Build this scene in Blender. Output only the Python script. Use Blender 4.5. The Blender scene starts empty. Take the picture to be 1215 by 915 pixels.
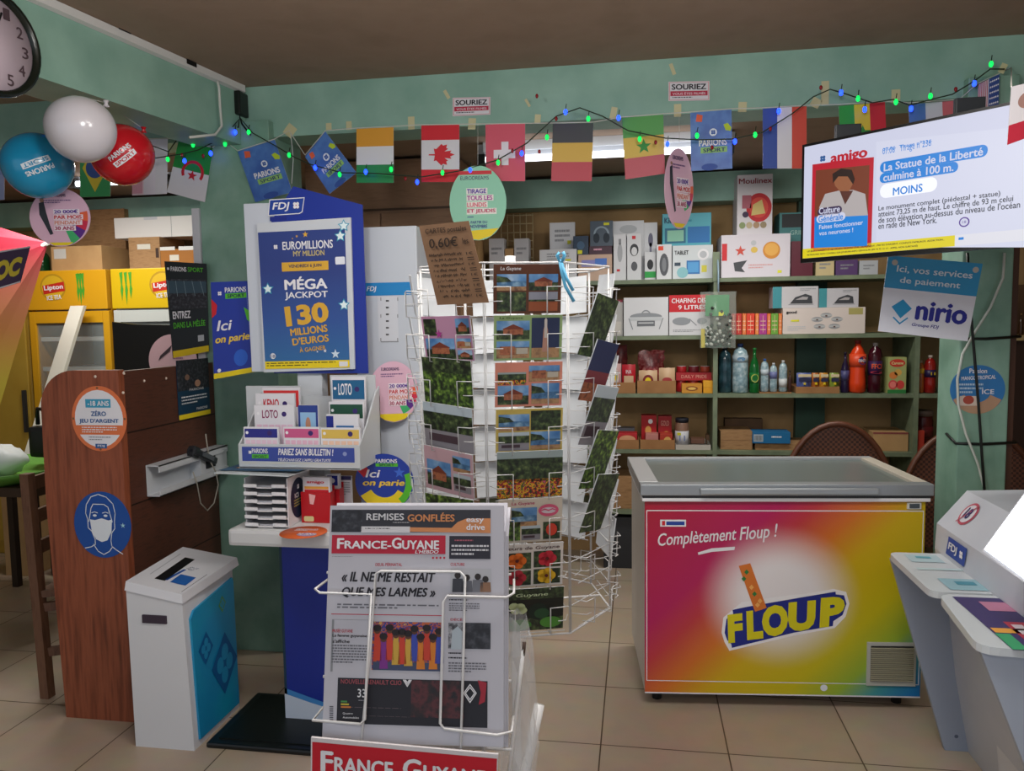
import bpy, bmesh, math, random
from mathutils import Matrix, Vector
R_ = math.radians
random.seed(7)
SC = bpy.context.scene
COL = SC.collection
# ------------------------------------------------------------------ camera, world, lamps, exposure
FPX, CW, CH, EYE = 915.0, 1215, 915, 1.63
cam = bpy.data.cameras.new('camera'); cam.sensor_width = 36; cam.lens = FPX / CW * 36; cam.clip_start = .05
cam_o = bpy.data.objects.new('camera', cam); COL.objects.link(cam_o)
CAMR = Matrix.Rotation(R_(9.3), 4, 'Z') @ Matrix.Rotation(R_(90 - 4.7), 4, 'X') @ Matrix.Rotation(R_(-.84), 4, 'Z')
cam_o.matrix_world = Matrix.Translation((0, 0, EYE)) @ CAMR
SC.camera = cam_o
w = bpy.data.worlds.new('world'); SC.world = w; w.use_nodes = True
w.node_tree.nodes['Background'].inputs[0].default_value = (.80, .88, 1, 1)
w.node_tree.nodes['Background'].inputs[1].default_value = .62
SC.view_settings.view_transform = 'Standard'; SC.view_settings.look = 'None'
SC.view_settings.exposure = .3; SC.view_settings.gamma = 1; SC.view_settings.use_curve_mapping = False
def area(name, loc, sx, sy, power, col=(1, 1, 1), rot=(0, 0, 0)):
    l = bpy.data.lights.new(name, 'AREA'); l.shape = 'RECTANGLE'; l.size = sx; l.size_y = sy; l.energy = power; l.color = col
    o = bpy.data.objects.new(name, l); COL.objects.link(o); o.location = loc; o.rotation_euler = rot
    return o
def bulb(name, loc, power, col=(1, .96, .92), r=.12):  # soft point light, used for the added fill
    l = bpy.data.lights.new(name, 'POINT'); l.energy = power; l.color = col; l.shadow_soft_size = r
    o = bpy.data.objects.new(name, l); COL.objects.link(o); o.location = loc
area('ceiling_tube_light', (-.2, 1.75, 2.60), 1.5, .25, 15, (1, .97, .93))
bulb('ceiling_fill', (.35, 1.55, 2.42), 22)  # added fill without a fixture, brightens the ceiling and beam
bulb('ceiling_fill', (-.9, 1.45, 2.42), 20)  # second added fill, likewise without a fixture
area('ceiling_tube_light', (.3, -.6, 2.60), 1.5, .25, 12, (1, .97, .93))
area('ceiling_tube_light', (-3.3, 4.1, 2.55), 1.2, .2, 20, (1, .97, .90))
area('ceiling_tube_light', (.6, 4.15, 2.46), 1.3, .12, 17, (1, .95, .88))

# ------------------------------------------------------------------ pixel -> world helpers
def ray(px, py):
    return CAMR.to_3x3() @ Vector(((px - 607.5) / FPX, -(py - 457.5) / FPX, -1))
def P(px, py, **k):
    a, v = next(iter(k.items())); i = 'xyz'.index(a); d = ray(px, py); o = (0, 0, EYE)
    return Vector(o) + d * ((v - o[i]) / d[i])
def X(px, Y, py=420): return P(px, py, y=Y).x
def Z(py, Y, px=800): return P(px, py, y=Y).z
# ------------------------------------------------------------------ materials
def lin(h):
    h = h.lstrip('#'); v = [int(h[i:i + 2], 16) / 255 for i in (0, 2, 4)]
    return tuple(x / 12.92 if x <= .04045 else ((x + .055) / 1.055) ** 2.4 for x in v) + (1,)
_m = {}
def _new(k):
    m = bpy.data.materials.new(k); m.use_nodes = True
    return m, m.node_tree, m.node_tree.nodes['Principled BSDF']
def c(h, rough=.55, metal=0., spec=.4, alpha=1., trans=0.):
    k = f'c{h}_{rough}_{metal}_{alpha}_{trans}'
    if k not in _m:
        m, t, b = _new(k); b.inputs['Base Color'].default_value = lin(h); b.inputs['Roughness'].default_value = rough
        b.inputs['Metallic'].default_value = metal; b.inputs['Specular IOR Level'].default_value = spec
        b.inputs['Alpha'].default_value = alpha; b.inputs['Transmission Weight'].default_value = trans
        _m[k] = m
    return _m[k]
def e(h, s=1.):
    k = f'e{h}_{s}'
    if k not in _m:
        m, t, b = _new(k); b.inputs['Base Color'].default_value = (0, 0, 0, 1); b.inputs['Emission Color'].default_value = lin(h)
        b.inputs['Emission Strength'].default_value = s; b.inputs['Roughness'].default_value = .4; _m[k] = m
    return _m[k]
def nm(k, cols, scale=30, rough=.6, detail=4, stretch=(1, 1, 1), lo=.3, hi=.7, bump=0, const=False):
    if k in _m: return _m[k]
    m, t, b = _new(k); N = t.nodes; L = t.links
    tc = N.new('ShaderNodeTexCoord'); mp = N.new('ShaderNodeMapping'); mp.inputs['Scale'].default_value = stretch
    nz = N.new('ShaderNodeTexNoise'); nz.inputs['Scale'].default_value = scale; nz.inputs['Detail'].default_value = detail
    rp = N.new('ShaderNodeValToRGB'); cr = rp.color_ramp
    if const: cr.interpolation = 'CONSTANT'
    n = len(cols); cr.elements[0].position = lo; cr.elements[0].color = lin(cols[0]); cr.elements[1].position = hi; cr.elements[1].color = lin(cols[-1])
    for i in range(1, n - 1):
        el = cr.elements.new(lo + (hi - lo) * i / (n - 1)); el.color = lin(cols[i])
    L.new(tc.outputs['Object'], mp.inputs[0]); L.new(mp.outputs[0], nz.inputs['Vector']); L.new(nz.outputs[0], rp.inputs[0]); L.new(rp.outputs[0], b.inputs['Base Color'])
    b.inputs['Roughness'].default_value = rough
    if bump:
        bp = N.new('ShaderNodeBump'); bp.inputs['Strength'].default_value = bump; bp.inputs['Distance'].default_value = .01
        L.new(nz.outputs[0], bp.inputs['Height']); L.new(bp.outputs[0], b.inputs['Normal'])
    _m[k] = m
    return m
def glass(k='glass', col='#ffffff', rough=.02, alpha=.25):
    kk = f'g{k}{col}{alpha}'
    if kk not in _m:
        m, t, b = _new(kk); b.inputs['Base Color'].default_value = lin(col); b.inputs['Roughness'].default_value = rough
        b.inputs['Alpha'].default_value = alpha; b.inputs['Specular IOR Level'].default_value = .6; _m[kk] = m
    return _m[kk]
WHITE = c('#e8e8ec', .5); PAPER = c('#dcdce2', .7); INK = c('#15161c', .7); BLACK = c('#0c0d10', .5)
NAVY = c('#1c2a86', .5); BLUE = c('#1f78c4', .5); CYAN = c('#1593cf', .5); YEL = c('#e8cf1e', .55); RED = c('#c8202c', .5)
GOLD = c('#d8a838', .5); GRN = c('#55b92e', .5); PINK = c('#e3a7bd', .55); GREY = c('#8a8d92', .6); LGREY = c('#b9bcc2', .6)
WIRE = c('#e6e6e6', .35); TAPE = c('#c9c49a', .5); PURP = c('#5b2a86', .5); ORANGE = c('#ef6a2c', .5)
CARD = nm('carton', ['#95714b', '#a27d55', '#8a6743'], 14, .8, stretch=(1, 1, 4))
CARD2 = nm('carton_light', ['#b08a5c', '#bc9767'], 10, .8)
TEAL = nm('teal_paint', ['#7fa898', '#8cb3a3', '#98bfae'], 5, .5, 8, bump=.15)
TEALK = nm('teal_column', ['#6f9684', '#7fa593', '#8cb0a0'], 7, .45, 8, bump=.15)
GREENSHELF = nm('green_shelf', ['#62705a', '#7b886c'], 12, .5)
FOL = nm('foliage', ['#0d160c', '#27391a', '#55752c', '#93b04a'], 90, .5, 6)
FOLD = nm('foliage_dark', ['#0a0f0a', '#1d2a18', '#3c4e2c', '#6a7a48'], 80, .5, 6)
CROWDM = nm('photo_crowd', ['#8b2f3c', '#2f3c8a', '#c06030', '#4a3a78', '#d09a50'], 90, .6, 3, const=True, lo=.35, hi=.65)
PHGREY = nm('photo_grey', ['#2a2b31', '#55565c', '#9b9ca2', '#c8c8cc'], 110, .6, 4)
PHDARK = nm('photo_dark', ['#14151c', '#24262e', '#4a4c54'], 70, .5, 4)
PHRED = nm('photo_redcar', ['#1c1d24', '#2b2024', '#5a2a30', '#1c1d24'], 40, .6, 3)
PHSKY = nm('photo_sky', ['#3f74ad', '#6d9ccb', '#b9d0e2'], 20, .5, 3)
PHSEA = nm('photo_sea', ['#2b4d75', '#4a78a0', '#8fb3cc'], 60, .5, 3)
PHSAND = nm('photo_sand', ['#8c6a4c', '#b58c62', '#6d4a38'], 60, .5, 3)
PHBRICK = nm('photo_house', ['#8a4a34', '#b06a48', '#5a3428'], 70, .5, 3)
PHFLOW = nm('photo_flowers', ['#2d3a1c', '#a4202c', '#d8a020', '#3c5a22', '#c04a70'], 110, .5, 2, const=True, lo=.32, hi=.66)
# ------------------------------------------------------------------ mesh builder
WM = {}
class MB:
    def __init__(s): s.v = []; s.f = []; s.mi = []; s.sm = []; s.mats = []; s.M = Matrix()
    def add(s, vs, fs, m, smooth=False):
        if m not in s.mats: s.mats.append(m)
        k = s.mats.index(m); b = len(s.v); s.v += [s.M @ Vector(v) for v in vs]
        for f in fs: s.f.append(tuple(b + i for i in f)); s.mi.append(k); s.sm.append(smooth)
    def bm(s, bm, m, smooth=False):
        bm.verts.ensure_lookup_table(); s.add([v.co.copy() for v in bm.verts], [[v.index for v in f.verts] for f in bm.faces], m, smooth); bm.free()
    def box(s, x0, y0, z0, x1, y1, z1, m, bev=0.):
        x0, x1 = sorted((x0, x1)); y0, y1 = sorted((y0, y1)); z0, z1 = sorted((z0, z1))
        vs = [(x, y, z) for z in (z0, z1) for y in (y0, y1) for x in (x0, x1)]
        fs = [(0, 2, 3, 1), (4, 5, 7, 6), (0, 1, 5, 4), (2, 6, 7, 3), (0, 4, 6, 2), (1, 3, 7, 5)]
        if not bev: return s.add(vs, fs, m)
        b = bmesh.new(); bv = [b.verts.new(v) for v in vs]
        for f in fs: b.faces.new([bv[i] for i in f])
        bmesh.ops.bevel(b, geom=b.edges[:], offset=bev, segments=2, affect='EDGES', profile=.6)
        b.verts.index_update(); s.bm(b, m)
    def prism(s, pts, d, m, side=None):            # pts: 3D polygon, d: extrusion vector
        n = len(pts); a = [Vector(p) for p in pts]; d = Vector(d); b = [p + d for p in a]
        s.add(a + b, [tuple(range(n))[::-1], tuple(range(n, 2 * n))], m)
        s.add(a + b, [(i, (i + 1) % n, n + (i + 1) % n, n + i) for i in range(n)], side or m)
    def quad(s, a, b, cc, d, m): s.add([a, b, cc, d], [(0, 1, 2, 3)], m)
    def tube(s, path, r, m, n=6, closed=False):
        p = [Vector(q) for q in path]; N = len(p); rs = r if isinstance(r, (list, tuple)) else [r] * N
        vs = []; u = None
        for i in range(N):
            if closed: t = p[(i + 1) % N] - p[i - 1]
            else: t = p[min(i + 1, N - 1)] - p[max(i - 1, 0)]
            if t.length < 1e-9: t = Vector((0, 0, 1))
            t.normalize()
            if u is None:
                u = t.orthogonal().normalized()
            else:
                u = u - t * u.dot(t)
                u = u.normalized() if u.length > 1e-6 else t.orthogonal().normalized()
            w_ = t.cross(u)
            for k in range(n):
                a = 2 * math.pi * k / n; vs.append(p[i] + (u * math.cos(a) + w_ * math.sin(a)) * rs[i])
        fs = []
        for i in range(N if closed else N - 1):
            j = (i + 1) % N
            for k in range(n): fs.append((i * n + k, i * n + (k + 1) % n, j * n + (k + 1) % n, j * n + k))
        if not closed: fs += [tuple(range(n))[::-1], tuple((N - 1) * n + k for k in range(n))]
        s.add(vs, fs, m, True)
    def lathe(s, prof, m, n=20, o=(0, 0, 0), cap=True):
        vs = []; o = Vector(o)
        for r, z in prof:
            for k in range(n):
                a = 2 * math.pi * k / n; vs.append(o + Vector((r * math.cos(a), r * math.sin(a), z)))
        fs = [(i * n + k, i * n + (k + 1) % n, (i + 1) * n + (k + 1) % n, (i + 1) * n + k) for i in range(len(prof) - 1) for k in range(n)]
        if cap: fs += [tuple(range(n))[::-1], tuple((len(prof) - 1) * n + k for k in range(n))]
        s.add(vs, fs, m, True)
    def ball(s, o, rx, ry, rz, m, n=20, q=12, taper=0.):
        vs = []; o = Vector(o); fs = []
        for i in range(q + 1):
            t = math.pi * i / q; z = -math.cos(t)
            for k in range(n):
                a = 2 * math.pi * k / n; f = math.sin(t) * (1 + taper * z); vs.append(o + Vector((rx * f * math.cos(a), ry * f * math.sin(a), rz * z)))
        for i in range(q):
            for k in range(n): fs.append((i * n + k, i * n + (k + 1) % n, (i + 1) * n + (k + 1) % n, (i + 1) * n + k))
        s.add(vs, fs, m, True)
    def crumple(s, amp, seed=0):
        rnd = random.Random(seed)
        s.v = [v + Vector((rnd.uniform(-amp, amp), rnd.uniform(-amp, amp), rnd.uniform(-amp, amp))) for v in s.v]
    def build(s, name, parent=None, loc=None, weld=False):
        me = bpy.data.meshes.new(name)
        if parent is not None: W = WM[parent.name]
        else:
            if loc is None:
                xs = [v.x for v in s.v]; ys = [v.y for v in s.v]; zs = [v.z for v in s.v]
                loc = ((min(xs) + max(xs)) / 2, (min(ys) + max(ys)) / 2, min(zs))
            W = Matrix.Translation(loc)
        I = W.inverted(); me.from_pydata([I @ v for v in s.v], [], s.f)
        for m in s.mats: me.materials.append(m)
        me.polygons.foreach_set('material_index', s.mi); me.polygons.foreach_set('use_smooth', s.sm); me.update()
        o = bpy.data.objects.new(name, me); COL.objects.link(o)
        if parent is not None: o.parent = parent
        else: o.matrix_world = W
        WM[o.name] = W
        return o
def tag(o, label, cat=None, group=None, kind=None):
    if label: o['label'] = label
    if cat: o['category'] = cat
    if group: o['group'] = group
    if kind: o['kind'] = kind
    return o
def thing(name, label, cat, loc=(0, 0, 0), rz=0., group=None):
    o = bpy.data.objects.new(name, None); COL.objects.link(o); o.empty_display_size = .1
    W = Matrix.Translation(Vector(loc)) @ Matrix.Rotation(rz, 4, 'Z'); o.location = loc; o.rotation_euler = (0, 0, rz)
    WM[o.name] = W
    return tag(o, label, cat, group)
def struct(name, mb): return tag(mb.build(name, loc=(0, 0, 0)), None, kind='structure')
def dup(root, loc, rz=0., label=None, group=None):
    r = root.copy(); COL.objects.link(r); r.location = loc; r.rotation_euler = (0, 0, rz)
    WM[r.name] = Matrix.Translation(Vector(loc)) @ Matrix.Rotation(rz, 4, 'Z')
    if label: r['label'] = label
    if group: r['group'] = group
    for ch in list(root.children):
        d = ch.copy(); COL.objects.link(d); d.parent = r; WM[d.name] = WM[r.name]
        for g in list(ch.children):
            q = g.copy(); COL.objects.link(q); q.parent = d
    return r
# ------------------------------------------------------------------ flat print on a face: rectangles, shapes and lettering
_tx = {}
def glyphs(s, bold):
    k = (s, bold)
    if k not in _tx:
        cu = bpy.data.curves.new('lettering', 'FONT'); cu.body = s; cu.offset = bold; cu.resolution_u = 3; cu.fill_mode = 'FRONT'
        o = bpy.data.objects.new('lettering', cu); COL.objects.link(o)
        dg = bpy.context.evaluated_depsgraph_get(); dg.update(); ev = o.evaluated_get(dg); me = ev.to_mesh()
        _tx[k] = ([(v.co.x, v.co.y) for v in me.vertices], [tuple(p.vertices) for p in me.polygons])
        ev.to_mesh_clear(); bpy.data.objects.remove(o); bpy.data.curves.remove(cu)
    return _tx[k]
class Canvas:
    def __init__(s, mb, o, ux, uy, W, H, eps=.0005):
        s.mb = mb; s.o = Vector(o); s.ux = Vector(ux).normalized(); s.uy = Vector(uy).normalized(); s.W = W; s.H = H; s.n = s.ux.cross(s.uy).normalized(); s.eps = eps
    q4 = None
    def pt(s, u, v, l=1):
        if s.q4: a, b, d, e_ = s.q4; return (a * (1 - u) + b * u) * (1 - v) + (e_ * (1 - u) + d * u) * v + s.n * (s.eps * l)
        return s.o + s.ux * (u * s.W) - s.uy * (v * s.H) + s.n * (s.eps * l)
    def uv(s, px, py):
        d = ray(px, py); o = Vector((0, 0, EYE)); t = (s.o - o).dot(s.n) / d.dot(s.n); q = o + d * t - s.o
        return q.dot(s.ux) / s.W, -q.dot(s.uy) / s.H
    def poly(s, pts, m, l=1):
        b = s.mb; M = b.M; b.M = Matrix(); q = [s.pt(u, v, l) for u, v in pts]
        nn = Vector()
        for i in range(len(q)): nn += q[i].cross(q[(i + 1) % len(q)])
        b.add(q, [tuple(range(len(q)))] if nn.dot(s.n) > 0 else [tuple(range(len(q)))[::-1]], m); b.M = M
    def rect(s, u0, v0, u1, v1, m, l=1): s.poly([(u0, v1), (u1, v1), (u1, v0), (u0, v0)], m, l)
    def rrect(s, u0, v0, u1, v1, r, m, l=1):
        ru = r / s.W; rv = r / s.H; p = []
        for cu, cv, a0 in ((u1 - ru, v0 + rv, -90), (u1 - ru, v1 - rv, 0), (u0 + ru, v1 - rv, 90), (u0 + ru, v0 + rv, 180)):
            for k in range(5):
                a = R_(a0 + 22.5 * k); p.append((cu + ru * math.cos(a), cv + rv * math.sin(a)))
        s.poly(p, m, l)
    def ell(s, u, v, ru, rv, m, l=1, n=28):
        s.poly([(u + ru * math.cos(2 * math.pi * k / n), v + rv * math.sin(2 * math.pi * k / n)) for k in range(n)], m, l)
    def circ(s, u, v, r, m, l=1, n=28): s.ell(u, v, r / s.W, r / s.H, m, l, n)
    def sector(s, u, v, r, a0, a1, m, l=1, r0=0., n=14):
        p = [(u + r / s.W * math.cos(R_(a0 + (a1 - a0) * k / n)), v + r / s.H * math.sin(R_(a0 + (a1 - a0) * k / n))) for k in range(n + 1)]
        q = [(u + r0 / s.W * math.cos(R_(a0 + (a1 - a0) * k / n)), v + r0 / s.H * math.sin(R_(a0 + (a1 - a0) * k / n))) for k in range(n, -1, -1)] if r0 else [(u, v)]
        if r0:
            for k in range(n): s.poly([p[k], p[k + 1], q[n - k - 1], q[n - k]], m, l)
        else: s.poly(p + q, m, l)
    def star(s, u, v, r, m, l=1, k=.4, rot=-90, n=5):
        s.poly([(u + (r if i % 2 == 0 else r * k) / s.W * math.cos(R_(rot + 180 / n * i)), v + (r if i % 2 == 0 else r * k) / s.H * math.sin(R_(rot + 180 / n * i))) for i in range(2 * n)], m, l)
    def line(s, pts, wd, m, l=1):                    # polyline of width wd (metres)
        for (a, b) in zip(pts, pts[1:]):
            d = Vector(((b[0] - a[0]) * s.W, (b[1] - a[1]) * s.H))
            if d.length < 1e-7: continue
            d.normalize(); n = Vector((-d.y, d.x)) * wd / 2; e_ = d * wd / 2
            f = lambda q, sx, sn: (q[0] + (e_.x * sx + n.x * sn) / s.W, q[1] + (e_.y * sx + n.y * sn) / s.H)
            s.poly([f(a, -1, -1), f(b, 1, -1), f(b, 1, 1), f(a, -1, 1)], m, l)
    def text(s, t, u0, v0, u1, v1, m, l=3, b=0., sh=0., rot=0.):
        vs, fs = glyphs(t, b if b >= .045 else 0.)
        if not vs: return
        if 0 < b < .045:                                # bold: the glyphs struck five times, each a hair above the last
            n0 = len(vs); al = []; af = []; b *= 1.15
            for i, (dx, dy) in enumerate(((-b, 0), (b, 0), (0, -b * .7), (0, b * .7), (0, 0))): af += [tuple(q + len(al) for q in f) for f in fs]; al += [(x + dx, y + dy) for x, y in vs]
            vs, fs = al, af
        else: n0 = len(vs)
        vs = [(x + y * sh, y) for x, y in vs]
        x0 = min(x for x, y in vs); x1 = max(x for x, y in vs); y0 = min(y for x, y in vs); y1 = max(y for x, y in vs)
        cu, cv = (u0 + u1) / 2, (v0 + v1) / 2; ww = (u1 - u0) * s.W; hh = (v1 - v0) * s.H; ca, sa = math.cos(R_(rot)), math.sin(R_(rot)); q = []
        for iv, (x, y) in enumerate(vs):
            a = ((x - x0) / max(x1 - x0, 1e-6) - .5) * ww; d = ((y - y0) / max(y1 - y0, 1e-6) - .5) * hh
            a, d = a * ca - d * sa, a * sa + d * ca
            q.append(s.pt(cu + a / s.W, cv - d / s.H, l + .3 * (iv // n0)))
        bb = s.mb; M = bb.M; bb.M = Matrix(); bb.add(q, fs, m); bb.M = M
    def dashes(s, u0, v0, u1, v1, n, m, l=2, fill=.5, seed=1):   # rows of illegible small print
        rnd = random.Random(seed); dv = (v1 - v0) / n
        for i in range(n):
            u = u0
            end = u1 if i < n - 1 else u0 + (u1 - u0) * .6
            while u < end:
                w_ = rnd.uniform(.03, .10) * (u1 - u0); s.rect(u, v0 + dv * i, min(u + w_, end), v0 + dv * (i + fill), m, l); u += w_ + .018 * (u1 - u0)
    # the same in pixel positions of the photograph, put on this face
    def T(s, t, x0, y0, x1, y1, m, **k):
        a = s.uv(x0, y0); d = s.uv(x1, y1); s.text(t, a[0], a[1], d[0], d[1], m, **k)
    def B(s, x0, y0, x1, y1, m, l=1, r=0.):
        a = s.uv(x0, y0); d = s.uv(x1, y1)
        if r: s.rrect(a[0], a[1], d[0], d[1], r, m, l)
        else: s.rect(a[0], a[1], d[0], d[1], m, l)
    def Pg(s, pts, m, l=1): s.poly([s.uv(*p) for p in pts], m, l)
    def D(s, x0, y0, x1, y1, n, m, **k):
        a = s.uv(x0, y0); d = s.uv(x1, y1); s.dashes(a[0], a[1], d[0], d[1], n, m, **k)
    def scribble(s, u0, v0, u1, v1, n, wd, m, l=2, seed=1):   # a line of handwriting too small to read
        rnd = random.Random(seed); p = []; u = u0
        for i in range(n):
            u = u0 + (u1 - u0) * i / n
            if rnd.random() < .16:
                if len(p) > 1: s.line(p, wd, m, l)
                p = []; continue
            p.append((u, v0 + (v1 - v0) * (rnd.uniform(.0, .45) if i % 2 else rnd.uniform(.6, 1))))
        if len(p) > 1: s.line(p, wd, m, l)
    def clover(s, u, v, r, m, l=3, m2=None):          # four rounded leaves in a diamond
        for a in (45, 135, 225, 315): s.circ(u + r * .5 * math.cos(R_(a)) / s.W, v + r * .5 * math.sin(R_(a)) / s.H, r * .40, m, l, 12)
        if m2: s.circ(u, v, r * .15, m2, l + 1, 8)
    def photo(s, u0, v0, u1, v1, kind, l=1):
        f = lambda a, b_: (u0 + (u1 - u0) * a, v0 + (v1 - v0) * b_)
        rc = lambda a, b_, cc, d, m, L: s.rect(*f(a, b_), *f(cc, d), m, L)
        if kind == 'house':
            rc(0, 0, 1, .55, PHSKY, l); rc(0, .5, 1, 1, FOLD, l); s.poly([f(.2, .45), f(.5, .25), f(.8, .45), f(.8, .75), f(.2, .75)], PHBRICK, l + 1); s.poly([f(.15, .45), f(.5, .18), f(.85, .45)], c('#7a3a2a'), l + 2)
        elif kind == 'sea':
            rc(0, 0, 1, .45, PHSKY, l); rc(0, .42, 1, .75, PHSEA, l + 1); rc(0, .72, 1, 1, PHSAND, l); s.poly([f(0, .1), f(.35, .2), f(.5, .45), f(0, .5)], FOLD, l + 2)
        elif kind == 'rocket':
            rc(0, 0, 1, 1, c('#2a3556'), l); rc(0, .75, 1, 1, PHSAND, l + 1); s.poly([f(.5, .1), f(.58, .3), f(.62, .85), f(.38, .85), f(.42, .3)], c('#b98a78'), l + 2); s.poly([f(.45, .05), f(.5, 0), f(.55, .05), f(.55, .5), f(.45, .5)], c('#c8c0b8'), l + 3)
        elif kind == 'trees': rc(0, 0, 1, .4, c('#9aa9a8'), l); rc(0, .15, 1, .65, FOLD, l + 1); rc(0, .6, 1, 1, PHFLOW, l + 1)
        elif kind == 'fol': rc(0, 0, 1, 1, FOL, l)
        elif kind == 'fold': rc(0, 0, 1, 1, FOLD, l)
        elif kind == 'sky': rc(0, 0, 1, .6, c('#232c55'), l); rc(0, .5, 1, 1, c('#7c3038'), l + 1); rc(0, .7, 1, 1, PHBRICK, l + 2)
        elif kind == 'street': rc(0, 0, 1, .4, PHSKY, l); rc(0, .35, 1, 1, PHSAND, l); rc(.1, .3, .55, .8, PHBRICK, l + 1); rc(.6, .4, .95, .75, c('#b8b0a0'), l + 1)
        elif kind == 'dusk': rc(0, 0, 1, .5, c('#8d8f9c'), l); rc(0, .45, 1, 1, c('#96502f'), l); rc(0, .4, 1, .5, FOLD, l + 1)
        elif kind == 'river': rc(0, 0, 1, .35, c('#b7c4cc'), l); rc(0, .2, 1, .6, FOLD, l + 1); rc(0, .58, 1, 1, c('#8e8a90'), l); rc(.1, .68, .7, .85, c('#4a3840'), l + 2)
        elif kind == 'flower':
            rc(0, 0, 1, 1, FOLD, l)
            s.ell(*f(.5, .45), (u1 - u0) * .33, (v1 - v0) * .36, c('#d0402c'), l + 1, 12)
def gradz(k, z0, z1, cols, rough=.35):                # print that changes colour with height
    m, t, b = _new(k); N = t.nodes; L = t.links; tc = N.new('ShaderNodeTexCoord'); sp = N.new('ShaderNodeSeparateXYZ'); mr = N.new('ShaderNodeMapRange'); rp = N.new('ShaderNodeValToRGB'); cr = rp.color_ramp
    mr.inputs['From Min'].default_value = z0; mr.inputs['From Max'].default_value = z1; L.new(tc.outputs['Object'], sp.inputs[0]); L.new(sp.outputs[2], mr.inputs[0]); L.new(mr.outputs[0], rp.inputs[0]); L.new(rp.outputs[0], b.inputs['Base Color'])
    cr.elements[0].color = lin(cols[0]); cr.elements[1].color = lin(cols[-1])
    for i in range(1, len(cols) - 1): el = cr.elements.new(i / (len(cols) - 1)); el.color = lin(cols[i])
    b.inputs['Roughness'].default_value = rough; return m
def front(mb, x0, x1, y, z0, z1, eps=.0006): return Canvas(mb, (x0, y, z1), (1, 0, 0), (0, 0, 1), x1 - x0, z1 - z0, eps)
# ================================================================== THE SETTING
def floor_mat():
    m, t, b = _new('floor_tiles'); N = t.nodes; L = t.links
    tc = N.new('ShaderNodeTexCoord'); mp = N.new('ShaderNodeMapping'); mp.inputs['Location'].default_value = (.143, -2.866 + .478 * 20, 0)
    br = N.new('ShaderNodeTexBrick'); br.offset = 0; br.squash = 1
    for k, v in (('Scale', 1), ('Mortar Size', .0028), ('Mortar Smooth', .1), ('Bias', 0), ('Brick Width', .478), ('Row Height', .478)): br.inputs[k].default_value = v
    br.inputs['Color1'].default_value = lin('#bcaa96'); br.inputs['Color2'].default_value = lin('#c4b4a0'); br.inputs['Mortar'].default_value = lin('#5b4a3a')
    nz = N.new('ShaderNodeTexNoise'); nz.inputs['Scale'].default_value = 9; nz.inputs['Detail'].default_value = 6
    mx = N.new('ShaderNodeMix'); mx.data_type = 'RGBA'; mx.blend_type = 'MULTIPLY'; mx.inputs[0].default_value = .25
    L.new(tc.outputs['Object'], mp.inputs[0]); L.new(mp.outputs[0], br.inputs['Vector']); L.new(tc.outputs['Object'], nz.inputs['Vector'])
    L.new(br.outputs['Color'], mx.inputs[6]); L.new(nz.outputs['Color'], mx.inputs[7]); L.new(mx.outputs[2], b.inputs['Base Color'])
    b.inputs['Roughness'].default_value = .38; b.inputs['Specular IOR Level'].default_value = .35
    return m
CEIL = nm('ceiling_board', ['#8c7764', '#97816e', '#917b68'], 4, .8)
WALLTAN = nm('tan_board', ['#a08054', '#ad8c5f', '#a68559'], 5, .8)
b = MB(); b.box(-6, -2, -.05, 3.4, 6, 0, floor_mat()); struct('floor', b)
b = MB(); b.box(-6, -2, 2.77, 3.4, 3.56, 2.82, CEIL); b.box(-6, 3.74, 2.60, 3.4, 5.6, 2.66, CEIL); struct('ceiling', b)
b = MB(); b.box(-6, 5.40, 0, 3.4, 5.5, 2.62, WALLTAN); struct('wall_back', b)
b = MB(); b.box(-6.0, -2, 0, -5.9, 5.4, 2.8, nm('yellow_wall', ['#a88f4c', '#b59a55'], 4, .8)); struct('wall_left', b)
b = MB(); b.box(3.3, -2, 0, 3.4, 5.4, 2.8, WALLTAN); struct('wall_right', b)
b = MB(); b.box(-6, 3.55, 2.53, 3.3, 3.75, 2.77, TEAL); struct('trim_1', b)
b = MB(); b.box(-2.09, 3.5, 0, -1.72, 3.85, 2.6, TEALK, .004); struct('trim_2', b)
b = MB(); b.box(1.335, 3.5, 0, 1.53, 3.73, 2.6, TEALK, .006); struct('trim_3', b)
LB = Vector((-.159, -1.05, 0)).normalized(); LBN = Vector((LB.y, -LB.x, 0)) * .22
if LBN.x > 0: LBN = -LBN
a0 = Vector((-1.855, 3.54, 0)); a1 = a0 + LB * 5.2
b = MB(); b.prism([a0 + Vector((0, 0, 2.49)), a1 + Vector((0, 0, 2.49)), a1 + Vector((0, 0, 2.77)), a0 + Vector((0, 0, 2.77))], LBN, TEAL); struct('trim_4', b)
b = MB(); b.box(-6, 5.2, 2.39, 3.3, 5.4, 2.575, TEAL); struct('trim_5', b)
b = MB(); b.box(X(945, 5.33), 5.33, 0, X(980, 5.33), 5.40, 2.4, nm('dark_green_paint', ['#2d4a3e', '#35574a'], 6, .6)); struct('trim_6', b)
b = MB(); b.box(1.535, 3.52, 0, 1.56, 3.72, 2.53, c('#4a2e20')); struct('trim_7', b)
b = MB(); b.box(-2.13, 3.49, .3, -2.092, 3.6, 2.2, c('#c9ccd2')); struct('trim_8', b)
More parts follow.
